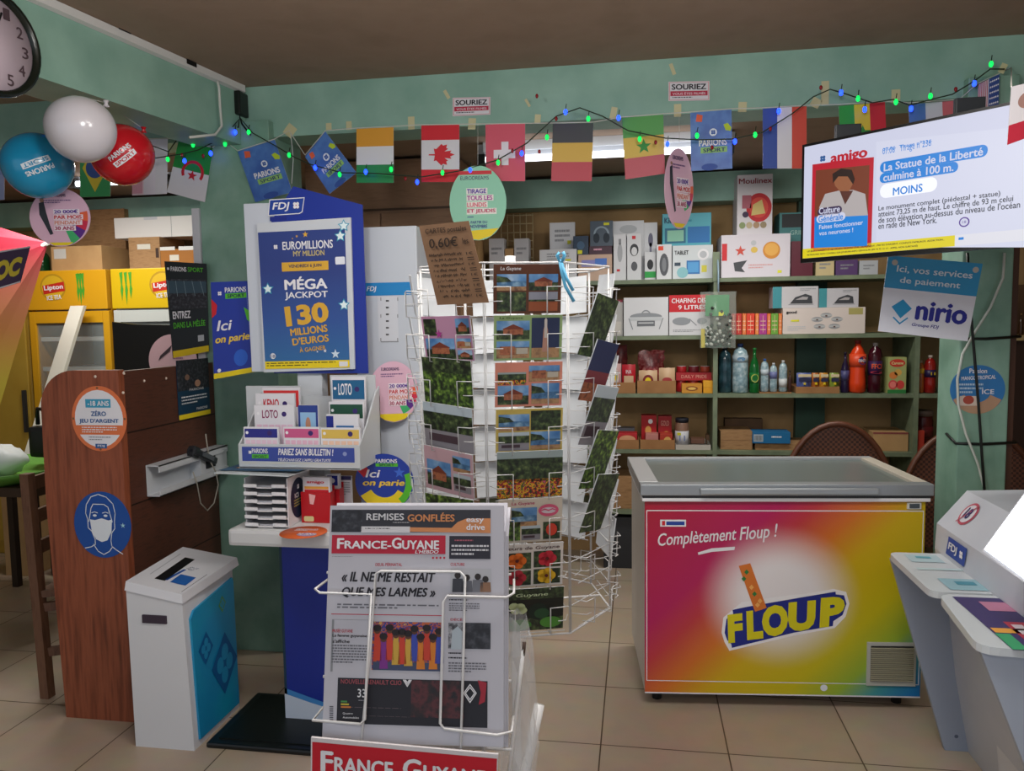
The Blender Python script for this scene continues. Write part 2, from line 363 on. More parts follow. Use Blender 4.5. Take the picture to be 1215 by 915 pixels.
# cable duct along the ceiling edge of the side beam
def on_beam(px, py, off=.0):                        # a point of the side beam's face
    n = -LBN.normalized(); d = ray(px, py); o = Vector((0, 0, EYE)); return o + d * ((a0 + n * off - o).dot(n) / d.dot(n))
t = thing('cable_duct', 'white plastic cable duct running along the ceiling edge of the green side beam', 'cable duct', tuple(a0 + Vector((0, 0, 2.70))))
b = MB(); n_ = -LBN.normalized(); s0 = a0 + LB * .02; b.prism([s0 + n_ * .001 + Vector((0, 0, 2.732)), s0 + n_ * .001 + Vector((0, 0, 2.768)), s0 + n_ * .02 + Vector((0, 0, 2.768)), s0 + n_ * .02 + Vector((0, 0, 2.738))], LB * 4, c('#d3d3d0')); b.build('duct', t)
for px, py in ((155, 37), (233, 77)):
    q = on_beam(px, py, .021); b = MB(); b.prism([q + Vector((0, 0, -.012)), q + LB * .06 + Vector((0, 0, -.012)), q + LB * .06 + Vector((0, 0, .02)), q + Vector((0, 0, .02))], n_ * .002, BLACK); b.build('black_tape', t)
b = MB(); b.tube([on_beam(258, 96, .03), on_beam(260, 105, .03), on_beam(261, 125, .03), on_beam(263, 150, .03), on_beam(255, 160, .03), on_beam(225, 163, .03)], .006, c('#cfd2cc')); b.build('white_cable', t)
# ================================================================== WALL CLOCK
t_o = on_beam(-16, 50, .03); t = thing('wall_clock', 'round black rimmed wall clock hung on the green side beam', 'clock', tuple(t_o))
b = MB(); ax = n_; ux = -LB if LB.y < 0 else LB; R = .165
Mk = Matrix((( *ux, ), (0, 0, 1), ( *ax, ))).transposed().to_4x4(); Mk.translation = t_o
b.M = Mk; b.lathe([(R * .9, 0), (R, 0), (R * 1.02, .02), (R, .035), (R * .93, .038), (R * .88, .02)], c('#101812', .25), 40, cap=False); b.build('rim', t)
b = MB(); b.M = Mk; b.lathe([(R * .9, .001), (R * .9, .018)], c('#c9b9c4', .4), 40)
cv = Canvas(b, Mk @ Vector((-R, R, .018)), ux, (0, 0, 1), 2 * R, 2 * R)
for i in range(1, 13):
    a = R_(30 * i - 90); u, v = .5 + .36 * math.cos(a), .5 + .36 * math.sin(a); cv.text(str(i), u - (.035 if i < 10 else .06), v - .055, u + (.035 if i < 10 else .06), v + .055, c('#4a3a40'), b=.01)
dial = b.build('dial', t)
b = MB(); cv = Canvas(b, Mk @ Vector((-R, R, .021)), ux, (0, 0, 1), 2 * R, 2 * R); cv.line([(.5, .5), (.36, .38)], .008, BLACK); b.build('hour_hand', dial)
b = MB(); cv = Canvas(b, Mk @ Vector((-R, R, .023)), ux, (0, 0, 1), 2 * R, 2 * R); cv.line([(.5, .5), (.62, .2)], .006, BLACK); b.build('minute_hand', dial)
# ================================================================== CHEST FREEZER
t = thing('chest_freezer', 'rainbow coloured chest freezer with sliding glass lid and blue and yellow logo', 'freezer', (.027, 3.19, 0), R_(5.4)); W = WM[t.name]
FW, FD = 1.125, .62
def rainbow():
    m, tr, bs = _new('rainbow_wrap'); N = tr.nodes; L = tr.links
    tc = N.new('ShaderNodeTexCoord'); sp = N.new('ShaderNodeSeparateXYZ'); L.new(tc.outputs['Object'], sp.inputs[0])
    def mth(op, a, bb, cc=None):
        n = N.new('ShaderNodeMath'); n.operation = op
        for i, q in enumerate((a, bb, cc)):
            if q is None: continue
            if isinstance(q, (int, float)): n.inputs[i].default_value = q
            else: L.new(q, n.inputs[i])
        return n.outputs[0]
    ua = mth('DIVIDE', sp.outputs[0], FW); vb = mth('SUBTRACT', 1, mth('DIVIDE', mth('SUBTRACT', sp.outputs[2], .06), .84))
    tt = mth('MULTIPLY_ADD', ua, .55, mth('MULTIPLY', vb, .42))
    rp = N.new('ShaderNodeValToRGB'); cr = rp.color_ramp
    st = [(0, '#a8122a'), (.10, '#b0123f'), (.28, '#b5165a'), (.36, '#c23a42'), (.45, '#d6742a'), (.55, '#d2b016'), (.70, '#cbbe18'), (.80, '#98b83a'), (.87, '#3f98a0'), (.95, '#1a78c0'), (1, '#1a78c0')]
    cr.elements[0].color = lin(st[0][1]); cr.elements[0].position = 0; cr.elements[1].position = 1; cr.elements[1].color = lin(st[-1][1])
    for p, h in st[1:-1]: el = cr.elements.new(p); el.color = lin(h)
    L.new(tt, rp.inputs[0])
    dx = mth('MULTIPLY', mth('SUBTRACT', ua, .49), 1.25); dz = mth('SUBTRACT', vb, .5)
    d = mth('SQRT', mth('ADD', mth('MULTIPLY', dx, dx), mth('MULTIPLY', dz, dz)), 0)
    r2 = N.new('ShaderNodeValToRGB'); r2.color_ramp.elements[0].color = (1, 1, 1, 1); r2.color_ramp.elements[0].position = .14; r2.color_ramp.elements[1].color = (0, 0, 0, 1); r2.color_ramp.elements[1].position = .38; r2.color_ramp.interpolation = 'EASE'
    L.new(d, r2.inputs[0]); mx = N.new('ShaderNodeMix'); mx.data_type = 'RGBA'; L.new(r2.outputs[0], mx.inputs[0]); L.new(rp.outputs[0], mx.inputs[6]); mx.inputs[7].default_value = lin('#ece8ea'); L.new(mx.outputs[2], bs.inputs['Base Color'])
    bs.inputs['Roughness'].default_value = .32
    return m
b = MB(); b.M = W; b.box(0, 0, .06, FW, FD, .90, c('#c8c3bd', .4), .008)
for x in (.06, FW - .06):
    for y in (.08, FD - .08): b.lathe([(.02, 0), (.022, .04), (.02, .062)], c('#222222'), 10, (x, y, 0))
b.build('body', t)
b = MB(); b.M = W; b.box(0, -.004, .06, FW, .001, .885, rainbow(), .003)
fw = W @ Vector((0, -.004, .885)); cv = Canvas(b, fw, W.to_3x3() @ Vector((1, 0, 0)), (0, 0, 1), FW, .825, .0006)
for q in ((.006, .047, .994, .052), (.006, .93, .994, .934), (.006, .047, .009, .934), (.991, .047, .994, .934), (0, .993, 1, 1)): cv.rect(*q, WHITE, 1)
k = lambda x, y: (740 + x / 2.774, 520 + y / 2.774)
sc = lambda pts: [k(*p) for p in pts]
cv.Pg(sc([(322, 640), (328, 590), (350, 572), (388, 540), (480, 526), (560, 515), (600, 512), (690, 496), (732, 506), (743, 545), (730, 588), (694, 625), (560, 650), (348, 700), (332, 672)]), c('#f2f0f2'), 1)
cv.Pg(sc([(332, 640), (338, 595), (360, 578), (358, 565), (400, 556), (560, 528), (697, 505), (698, 514), (725, 517), (733, 545), (720, 582), (690, 602), (688, 618), (560, 640), (356, 690), (354, 678), (340, 664)]), NAVY, 2)
for ch, q, r in (('F', (338, 578, 396, 672), 8), ('L', (400, 566, 455, 662), 8), ('O', (455, 548, 540, 652), 6), ('U', (540, 536, 636, 634), 6), ('P', (640, 522, 728, 620), 6)):
    cv.T(ch, *k(q[0], q[1]), *k(q[2], q[3]), c('#d9cf16'), l=4, b=.06, sh=.12, rot=r)
cv.T('Complètement', *k(112, 303), *k(372, 358), WHITE, l=3, b=.012, sh=.3, rot=5)
cv.T('Floup !', *k(380, 286), *k(508, 344), WHITE, l=3, b=.012, sh=.3, rot=6)
cv.Pg(sc([(244, 376), (290, 362), (366, 357), (364, 368), (290, 374), (246, 384)]), WHITE, 3)
cv.Pg(sc([(378, 420), (416, 411), (470, 558), (432, 571)]), c('#d9772e'), 5)
for i, (x, y) in enumerate(((404, 440), (420, 490), (430, 512), (440, 548), (395, 462), (448, 535))): cv.Pg(sc([(x - 8, y), (x, y - 9), (x + 8, y), (x, y + 9)]), c('#2f7a3c' if i % 2 == 0 else '#f0b060'), 6)
cv.T('Floup', *k(408, 462), *k(438, 530), c('#f4e0b0'), l=7, rot=-72, b=.02) if False else None
cv.B(*k(120, 268), *k(205, 291), WHITE, 2); cv.B(*k(126, 272), *k(136, 287), RED, 3); cv.B(*k(140, 274), *k(200, 286), c('#24449c'), 3)
cv.ell(.655, .955, .013, .017, c('#e6ecf4'), 4)
b.build('front_panel', t)
b = MB(); b.M = W; b.box(-.012, -.02, .885, FW + .012, FD + .01, .903, WHITE, .004); b.build('rim', t)
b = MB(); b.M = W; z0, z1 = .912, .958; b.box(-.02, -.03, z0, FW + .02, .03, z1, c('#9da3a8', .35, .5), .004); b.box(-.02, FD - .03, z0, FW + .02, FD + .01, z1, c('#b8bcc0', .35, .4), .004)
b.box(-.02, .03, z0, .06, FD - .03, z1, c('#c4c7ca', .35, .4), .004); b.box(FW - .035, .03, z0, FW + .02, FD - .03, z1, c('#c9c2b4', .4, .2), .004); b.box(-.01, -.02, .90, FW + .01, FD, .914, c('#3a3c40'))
lidf = b.build('lid_frame', t)
b = MB(); b.M = W; b.box(.055, .025, .93, FW - .03, FD - .025, .945, c('#67716f', .3, 0, .5)); b.build('glass_lid', lidf)
b = MB(); b.M = W; b.box(.22, -.047, .918, FW - .2, -.03, .945, c('#a9afb3', .3, .5), .006); b.build('lid_handle', lidf)
b = MB(); b.M = W; q0 = cv.uv(*k(800, 670)); q1 = cv.uv(*k(958, 815)); gx0, gx1 = q0[0] * FW, q1[0] * FW; gz0, gz1 = .885 - q1[1] * .825, .885 - q0[1] * .825
b.box(gx0, -.012, gz0, gx1, -.004, gz1, c('#b8bab4'), .002); b.box(gx0 + .014, -.014, gz0 + .02, gx1 - .012, -.012, gz1 - .014, c('#2c2c2c'))
for i in range(17): z = gz0 + .024 + i * (gz1 - gz0 - .045) / 16.5; b.box(gx0 + .014, -.02, z, gx1 - .012, -.014, z + .0045, c('#a9a590'))
b.build('vent_grille', t)
b = MB(); b.M = W; b.box(FW - .075, -.012, .853, FW - .02, -.004, .880, c('#d8d8d4'), .002); b.box(FW - .067, -.014, .858, FW - .028, -.012, .876, c('#4c555c')); b.build('thermometer', t)
# ================================================================== WOODEN COUNTER
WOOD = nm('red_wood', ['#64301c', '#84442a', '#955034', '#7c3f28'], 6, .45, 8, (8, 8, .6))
WOOD_SHADE = nm('shaded_wood', ['#42241a', '#573022', '#4a291d'], 6, .5, 8, (1, 2, 14))  # counter wood darkened: the side panel's shade is put into the colour
t = thing('counter', 'reddish brown wooden counter with rounded top corner and two round notices', 'counter', (-2.22, 2.78, 0))
b = MB(); pr = [(-2.375, 0), (-2.045, 0), (-2.045, 1.462)] + [(-2.245 - .155 * math.sin(R_(a)), 1.312 + .15 * math.cos(R_(a))) for a in range(0, 91, 10)] + [(-2.405, .9)]
b.prism([(x, 2.775, z) for x, z in pr], (0, .035, 0), WOOD); endp = b.build('end_panel', t)
b = MB(); b.box(-2.08, 2.81, 0, -2.05, 3.48, 1.455, WOOD_SHADE)
for z in (.30, .60, .9, 1.2): b.box(-2.0502, 2.812, z, -2.0494, 3.478, z + .006, c('#1c0d08'))
b.build('side_panel', t)
b = MB(); b.box(-2.3, 2.81, 1.40, -2.08, 3.48, 1.43, WOOD); b.build('top_shelf', t)
for i, (px, py) in enumerate(((113, 447), (147, 443), (171, 452), (146, 466), (197, 449))):
    q = P(px, py, y=2.774) if px < 165 else P(px, py, x=-2.049); b = MB(); b.ball(q, .006, .004, .006, c('#d8c8b8'), 8, 6); b.build('paint_fleck', t)
b = MB(); o0 = P(117, 497, y=2.77); r1 = .125; cv = None
def disc(b, cx, cy, cz, rw, rh, ux, th, m, n=40):
    ux = Vector(ux).normalized(); nn = ux.cross(Vector((0, 0, 1))); o = Vector((cx, cy, cz))
    b.prism([o + ux * rw * math.cos(2 * math.pi * i / n) + Vector((0, 0, rh * math.sin(2 * math.pi * i / n))) for i in range(n)], -nn * th, m)
    return Canvas(b, o - ux * rw + Vector((0, 0, rh)), ux, (0, 0, 1), 2 * rw, 2 * rh)
cv = disc(b, o0.x, 2.772, o0.z, .122, .132, (1, 0, 0), .003, c('#e07848'))
cv.ell(.5, .5, .44, .44, c('#e9e9ef'), 1)
cv.rect(.27, .20, .73, .33, c('#3a9fc4'), 2); cv.text('-18 ANS', .31, .225, .70, .305, WHITE, b=.03)
cv.text('ZÉRO', .36, .37, .64, .46, c('#2a5f9c'), b=.03); cv.text("JEU D'ARGENT", .14, .50, .86, .58, c('#2a5f9c'), b=.03)
cv.rect(.075, .60, .925, .745, c('#e07848'), 2); cv.dashes(.18, .625, .82, .73, 3, WHITE, 3, .45)
cv.dashes(.3, .775, .7, .85, 2, GREY, 3, .4); cv.rect(.41, .885, .62, .955, c('#2a5f9c'), 2); cv.text('FDJ', .45, .9, .58, .94, WHITE, b=.02)
for a in (0, 90, 180, 270): cv.circ(.5 + .47 * math.cos(R_(a)), .5 + .47 * math.sin(R_(a)), .005, c('#7a5a3a'), 2, 8)
tag(b.build('age_notice', endp), 'round orange and white age limit notice')
b = MB(); o0 = P(121, 623, y=2.77); cv = disc(b, o0.x, 2.772, o0.z, .128, .137, (1, 0, 0), .003, c('#1b4fa0'))
ln = [(.46, .04), (.33, .08), (.24, .2), (.22, .33), (.25, .42), (.25, .55), (.31, .6), (.36, .72), (.36, .8), (.28, .84), (.18, .86)]
wl = c('#e4ecf4')
cv.line(ln, .0035, wl, 2); cv.line([(.46, .04), (.6, .08), (.71, .18), (.74, .32), (.72, .44), (.72, .55), (.66, .62), (.64, .74), (.65, .82), (.72, .87), (.83, .93)], .0035, wl, 2)
cv.line([(.27, .45), (.32, .25), (.36, .19), (.55, .19), (.62, .23), (.68, .45)], .0035, wl, 2); cv.line([(.33, .8), (.4, .9), (.5, .95), (.6, .9), (.66, .83)], .0035, wl, 2)
cv.poly([(.29, .42), (.38, .43), (.5, .40), (.62, .43), (.68, .41), (.66, .6), (.58, .73), (.48, .76), (.38, .72), (.31, .6)], wl, 3)
for u in (.38, .57): cv.ell(u, .36, .035, .018, wl, 3); cv.line([(u - .05, .32), (u, .305), (u + .05, .32)], .003, wl, 3)
cv.star(.865, .5, .012, c('#a8d8e4'), 3, .35)
tag(b.build('mask_notice', endp), 'round blue notice of a masked face')
# notices and phone on the counter's side
def sheet(name, label, cat, o, ux, uy, W_, H_, m, th=.002, group=None):
    b = MB(); o = Vector(o); ux = Vector(ux).normalized(); uy = Vector(uy).normalized(); nn = ux.cross(uy)
    b.prism([o, o + ux * W_, o + ux * W_ - uy * H_, o - uy * H_][::-1], -nn * th, m)
    return b, Canvas(b, o, ux, uy, W_, H_)
def qsheet(pts, y, m, th=.002):                     # sheet whose corners stand at photo pixels on the plane Y = y (tl, tr, br, bl)
    q = [P(*p, y=y) for p in pts]; b = MB(); b.prism([q[3], q[2], q[1], q[0]], (0, th, 0), m)
    ux = (q[1] - q[0]); uy = (q[0] - q[3]); W_ = ux.length; H_ = uy.length
    ux.normalize(); uy = (uy - ux * uy.dot(ux)).normalized()
    cv = Canvas(b, q[0], ux, uy, W_, H_); cv.q4 = q; return b, cv
def fin(b, name, label, cat, group=None): return tag(b.build(name), label, cat, group)
CLOVW = WHITE
b, cv = qsheet([(195, 310), (245, 313), (248, 417), (205, 425)], 3.46, c('#121a1e', .35))
cv.rect(.0, .18, 1, .5, PHDARK, 1); cv.rect(.02, .2, .98, .33, c('#3a5260'), 2); cv.clover(.08, .075, .008, WHITE); cv.text('PARIONS', .14, .05, .52, .10, WHITE, b=.02); cv.text('SPORT', .55, .05, .92, .10, GRN, b=.02)
for i in range(5): cv.line([(.04 + .2 * i, .2), (.04 + .22 * i, .36)], .002, c('#8aa0aa'), 3)
cv.text('ENTREZ', .1, .52, .56, .60, WHITE, b=.03); cv.text('DANS LA MÊLÉE', .1, .62, .93, .70, GRN, b=.02); cv.rect(.72, .8, .88, .87, c('#b8c0c4'), 2); cv.rect(.02, .93, 1, 1, YEL, 2)
fin(b, 'sports_poster', 'dark stadium poster with white and green lettering hung beside the green column', 'poster')
b, cv = sheet('', '', '', P(209, 428, x=-2.046), (0, 1, 0), (0, 0, 1), .26, .27, c('#173a54', .4))
cv.rect(0, 0, 1, .52, PHDARK, 1); cv.ell(.62, .42, .09, .06, c('#b58a70'), 2); cv.ell(.3, .3, .07, .05, c('#8a6a5a'), 2); cv.text('PARIONS', .35, .5, .8, .54, WHITE); cv.dashes(.1, .62, .9, .78, 3, WHITE, 2, .4); cv.rect(0, .92, 1, 1, YEL, 2); cv.text('PARIONS', .55, .84, .9, .885, WHITE)
fin(b, 'sports_flyer', 'dark blue crowd flyer with yellow foot taped to the counter side', 'flyer')
t = thing('cable_trunking', 'open white plastic cable trunking fixed along the counter side below the flyer', 'cable trunking', (-2.01, 3.15, P(215, 575, x=-2.04).z))
y0, y1 = P(176, 575, x=-2.04).y, 3.47; zt, zb = P(176, 557, x=-1.98).z, P(186, 592, x=-1.98).z
b = MB(); WP = c('#c9cdd2', .4); b.box(-2.048, y0, zb, -2.044, y1, zt, WP); b.box(-2.044, y0, zt - .005, -1.985, y1, zt, WP); b.box(-2.044, y0, zb, -1.985, y1, zb + .005, WP); b.box(-1.99, y0, zt - .03, -1.985, y1, zt, WP); b.box(-1.99, y0, zb, -1.985, y1, zb + .03, WP); b.build('channel', t)
b = MB(); b.box(-2.044, y0 + .32, zb + .005, -1.992, y1, zt - .005, WP); b.box(-1.991, y0 + .36, zb + .05, -1.988, y0 + .44, zt - .03, c('#2a2c30')); b.build('socket_block', t)
t = thing('telephone_handset', 'dark grey corded telephone handset lying on the white trunking', 'telephone', (-2.0, 3.38, zt))
b = MB(); q = P(240, 540, x=-1.99); b.M = Matrix.Translation(q) @ Matrix.Rotation(R_(-24), 4, 'X'); b.box(-.02, -.10, -.022, .025, .10, .012, c('#2c2f34', .35), .01); b.box(-.015, -.1, -.03, .02, -.05, .02, c('#25282c', .35), .008); b.box(.026, -.04, -.014, .028, .06, .006, c('#5d636a')); b.M = Matrix()
for i in range(3): q2 = q + Vector((.026, -.02 + .03 * i, .03 - .013 * i))
b.build('handset', t)
b = MB(); b.tube([P(*p, x=-1.975) for p in ((229, 560), (234, 575), (238, 597), (246, 606), (254, 597), (259, 575), (256, 560), (248, 545), (244, 515))], .003, c('#a8a498')); b.build('cord', t)
# ================================================================== BALLOT BIN
t = thing('recycling_bin', 'white floor standing slip bin with blue clover side panel', 'bin', (-1.81, 2.78, 0))
WB = c('#dcdfe4', .4); bx0, bx1, by0, by1 = -1.937, -1.688, 2.61, 2.95
LC = [P(147, 690, y=2.6), P(216, 706, y=2.6), P(283, 661, y=2.955), P(217, 648, y=2.955)]
b = MB(); top = [q - Vector((0, 0, .03)) for q in LC]; ins = sum(top, Vector()) / 4; top = [ins + (q - ins) * .97 for q in top]; top[1].x = -1.706; top[2].x = -1.692; top[0].x = -1.938; top[3].x = -1.93
bot = [Vector((bx0, by0, 0)), Vector((bx1, by0, 0)), Vector((bx1, by1, 0)), Vector((bx0, by1, 0))]
b.add(bot + top, [(3, 2, 1, 0), (4, 5, 6, 7), (0, 1, 5, 4), (1, 2, 6, 5), (2, 3, 7, 6), (3, 0, 4, 7)], WB); bodyb = b.build('body', t)
b = MB(); lo = [q - Vector((0, 0, .035)) for q in LC]; up = [q + (ins - q) * .03 for q in LC]
b.add(lo + up, [(3, 2, 1, 0), (4, 5, 6, 7), (0, 1, 5, 4), (1, 2, 6, 5), (2, 3, 7, 6), (3, 0, 4, 7)], c('#e2e4ea', .35))
ux = (LC[1] - LC[0]); uy = (LC[3] - LC[0]); uxn = ux.normalized(); uyn = (uy - uxn * uy.dot(uxn)).normalized()
cv = Canvas(b, LC[3] + Vector((0, 0, .001)), uxn, uyn, ux.length, uy.length)
cv.rect(.28, .25, .46, .82, c('#0a0a0c'), 2); cv.line([(.60, .15), (.46, .78)], .012, c('#2454a8'), 2); cv.rect(.55, .62, .82, .82, c('#2463b4'), 2); cv.text('RECYCLEZ', .52, .4, .72, .48, c('#5a6a88'), rot=60); cv.clover(.93, .1, .02, c('#22324c')); cv.clover(.78, .12, .014, c('#22324c')); cv.line([(.93, .3), (.88, .95)], .003, GREY, 2); cv.line([(.14, .2), (.14, .75)], .004, LGREY, 2)
b.build('lid', t)
b = MB(); cv = Canvas(b, (bx1, by0, .62), (0, 1, 0), (0, 0, 1), by1 - by0, .62, .0025)
uo = [(u, v) for u, v in ((.14, .14), (.96, .10), (.985, .62), (.965, .93), (.2, .965), (.13, .93))]
nx = lambda v: (1 - v) * .0
bl = nm('bin_blue', ['#12a3c4', '#1b93c6', '#168cc0'], 3, .4)
cv.q4 = [top[1], top[2], bot[2], bot[1]]; cv.n = (bot[2] - bot[1]).cross(top[1] - bot[1]).normalized()
pn = [cv.pt(u, v, .2) for u, v in ((.09, .95), (.96, .955), (.965, .11), (.95, .08), (.16, .10), (.09, .14))]; b.prism(pn, cv.n * .009, bl); cv.o = cv.o + cv.n * .0096; cv.q4 = [q + cv.n * .0096 for q in cv.q4]; cv.eps = .0008
dk = c('#0d5f9c')
def clovermark(cv, u, v, r, m, rot, bg):
    d = [(u + r * 1.0 * math.cos(R_(a + rot)) / cv.W, v + r * 1.35 * math.sin(R_(a + rot)) / cv.H) for a in (45, 135, 225, 315)]
    cv.poly(d, m, 1)
    for a in (45, 135, 225, 315): cv.ell(u + r * .36 * math.cos(R_(a + rot)) / cv.W, v + r * .5 * math.sin(R_(a + rot)) / cv.H, r * .26 / cv.W, r * .36 / cv.H, bg, 2, 14)
clovermark(cv, .32, .4, .05, dk, 55, bl); clovermark(cv, .68, .60, .095, dk, 52, bl); clovermark(cv, .7, .2, .026, c('#5f9c5c'), 50, bl)
tag(b.build('side_panel', bodyb), 'turquoise panel printed with dark blue clovers')
b = MB(); b.box(X(170, 2.61, 735), 2.601, P(185, 740, y=2.605).z, X(199, 2.61, 735), 2.609, P(185, 730, y=2.605).z, c('#3d3240'), .003); b.build('handle_slot', bodyb)
# ================================================================== LOTTERY STAND
t = thing('lottery_stand', 'blue and white lottery display stand on a black base beside the green column', 'display stand', (-1.4, 2.9, 0))
b = MB(); b.box(-1.655, 2.635, 0, -1.12, 3.05, .022, c('#15191a', .3), .008); b.box(-1.62, 2.67, .022, -1.15, 3.02, .026, c('#0e1312', .45)); b.build('base_plate', t)
b = MB(); px0 = X(333, 2.85, 700); b.box(px0, 2.85, .02, -1.06, 3.05, .80, c('#1a2f92', .35), .006); cv = front(b, px0, -1.06, 2.85, .02, .80)
cv.poly([(0, .86), (.3, .90), (.9, .97), (1, 1), (0, 1)], c('#c8d4e4'), 2); cv.poly([(0, .83), (.5, .90), (1, .97), (1, 1), (.9, .97), (.3, .905), (0, .86)], c('#3f86c8'), 1); cv.rect(0, 0, .03, 1, c('#1b3a4c'), 1); b.build('pedestal', t)
b = MB(); sx0 = X(270, 2.62, 640); b.box(sx0, 2.62, P(300, 648, y=2.62).z - .004, -1.03, 3.0, P(300, 629, y=2.62).z, c('#d2d4d6', .4), .015); b.build('counter_shelf', t); SHZ = P(300, 629, y=2.62).z
b = MB(); b.box(X(357, 2.99, 500), 2.97, SHZ, X(386, 2.99, 500), 3.03, 2.05, c('#cbd0d6', .4), .004); b.build('post', t)
b = MB(); q = [P(*p, y=2.962) for p in ((289, 242), (345, 240), (345, 441), (299, 441))]; b.prism(q[::-1], (0, .008, 0), c('#c6cdd8', .4)); b.build('white_panel', t)
b = MB(); q = [P(*p, y=2.957) for p in ((322, 262), (348, 221), (430, 243), (437, 443), (325, 443))]; b.prism(q[::-1], (0, .005, 0), c('#1c3294', .35))
o = P(318, 238, y=2.954); cv = Canvas(b, P(317, 236, y=2.9565), (1, 0, 0), (0, 0, 1), .16, .068)
cv.poly([(.06, .05), (1, 0), (.93, .85), (.85, .95), (0, 1)], WHITE, 1); cv.poly([(.08, .1), (.98, .05), (.91, .82), (.84, .9), (.03, .95)], c('#1a3f9a'), 2); cv.text('FDJ', .13, .24, .6, .78, WHITE, b=.02, sh=.2); cv.clover(.77, .45, .017, WHITE, 3, RED); cv.rect(.05, 1.05, .5, 1.3, c('#1a2a86'), 1)
b.build('blue_panel', t)
b = MB(); q = [P(*p, y=2.945) for p in ((305, 265), (416, 258), (421, 438), (313, 442))]; b.prism(q[::-1], (0, .010, 0), c('#c9cfd6', .35)); pfr = b.build('poster_frame', t)
b = MB(); q = [P(*p, y=2.9435) for p in ((306, 276), (409, 271), (415, 436), (315, 438))]
POST = gradz('poster_blue', 1.45, 2.05, ['#2a6aa0', '#2b4f96', '#283a80', '#2b3f84']); b.prism(q[::-1], (0, .001, 0), POST)
ux = (q[1] - q[0]); uy = q[0] - q[3]; W1, H1 = ux.length, uy.length; ux.normalize(); uy = (uy - ux * uy.dot(ux)).normalized(); cv = Canvas(b, q[0], ux, uy, W1, H1); cv.q4 = q
cv.clover(.2, .11, .011, WHITE); cv.text('EUROMILLIONS', .28, .075, .86, .135, WHITE, b=.02); cv.text('MY MILLION', .4, .145, .76, .185, c('#c8b878'), b=.02)
cv.star(.55, .03, .013, GOLD, 2); cv.star(.45, .04, .006, GOLD, 2); cv.star(.40, .055, .004, GOLD, 2)
cv.rect(.26, .225, .8, .29, GOLD, 2); cv.text('VENDREDI 6 JUIN', .34, .242, .72, .272, c('#22305c'), b=.02)
cv.text('MÉGA', .28, .33, .78, .425, WHITE, b=.03); cv.text('JACKPOT', .28, .44, .78, .50, WHITE, b=.02); cv.text('130', .27, .53, .78, .68, GOLD, b=.045, rot=5)
cv.text('MILLIONS', .32, .695, .76, .75, GOLD, b=.03, rot=5); cv.text("D'EUROS", .34, .765, .77, .82, GOLD, b=.03, rot=5); cv.text('À GAGNER', .42, .835, .73, .875, GOLD, b=.02, rot=5)
cv.star(.84, .9, .02, c('#cfe0ee'), 2); cv.star(.72, .875, .008, WHITE, 2); cv.star(.63, .88, .005, WHITE, 2); cv.circ(.1, .905, .012, c('#d8dde6'), 2); cv.text('18', .075, .895, .125, .918, c('#22305c'))
cv.rect(0, .945, 1, 1.0, YEL, 2); cv.dashes(.02, .955, .84, .99, 2, c('#5a5418'), 3, .4); cv.rect(.88, .955, .98, .992, PAPER, 3); cv.rrect(.88, .2, .99, .255, .005, c('#dfe4ee'), 2)
for x, y in ((318, 343), (409, 362), (408, 268), (404, 280)): u, v = cv.uv(x, y); cv.star(u, v, .026, c('#3fa0c0'), 4, .5); cv.star(u, v, .019, c('#e0f0f4'), 5, .5)
b.build('jackpot_poster', pfr)
# brochure holder
HB = c('#c3c8cc', .4)
b = MB(); zl, zh = P(300, 556, y=2.70).z, P(300, 527, y=2.70).z; hx0, hx1 = X(283, 2.70, 540), X(427, 2.70, 540)
b.box(hx0, 2.70, zl, hx1, 2.706, zh, HB, .002); b.box(hx0, 2.70, zl, hx1, 2.93, zl + .006, HB)
for x in (hx0, hx1 - .006):
    b.prism([(x, 2.706, zl + .006), (x, 2.94, zl + .006), (x, 2.94, zh + .20), (x, 2.9, zh + .18), (x, 2.78, zh + .06), (x, 2.706, zh)], (.006, 0, 0), HB)
b.box(hx0, 2.934, zl, hx1, 2.94, P(300, 470, y=2.93).z, HB); b.box(X(292, 2.91, 470), 2.91, zl, X(357, 2.91, 470), 2.916, P(320, 458, y=2.91).z, HB, .002); b.box(X(392, 2.91, 470), 2.91, zl, hx1 - .006, 2.916, P(420, 445, y=2.91).z, HB, .002)
for yy, zz in ((2.75, .06), (2.80, .11), (2.85, .15)): b.box(hx0 + .006, yy, zl + .006, hx1 - .006, yy + .004, zl + zz, HB)
cv = front(b, hx0, hx1, 2.70, zl, zh); cv.B(287, 530, 421, 549, c('#3a4c9c'), 1); cv.B(287, 549, 421, 551, YEL, 1); cv.clover(.1, .33, .008, WHITE); cv.T('PARIONS', 299, 532, 318, 538, WHITE, b=.02); cv.B(299, 539, 319, 544, GRN, 2); cv.T('SPORT', 301, 540, 317, 543.5, c('#1c2a4c'), l=4); cv.T('PARIEZ SANS BULLETIN !', 330, 532, 396, 541, WHITE, b=.03, sh=.2); cv.T("TÉLÉCHARGEZ L'APPLI GRATUITE", 330, 543, 393, 548, WHITE, b=.02, sh=.2); cv.circ(.88, .35, .008, c('#8a98c8'), 2)
b.build('brochure_holder', t)
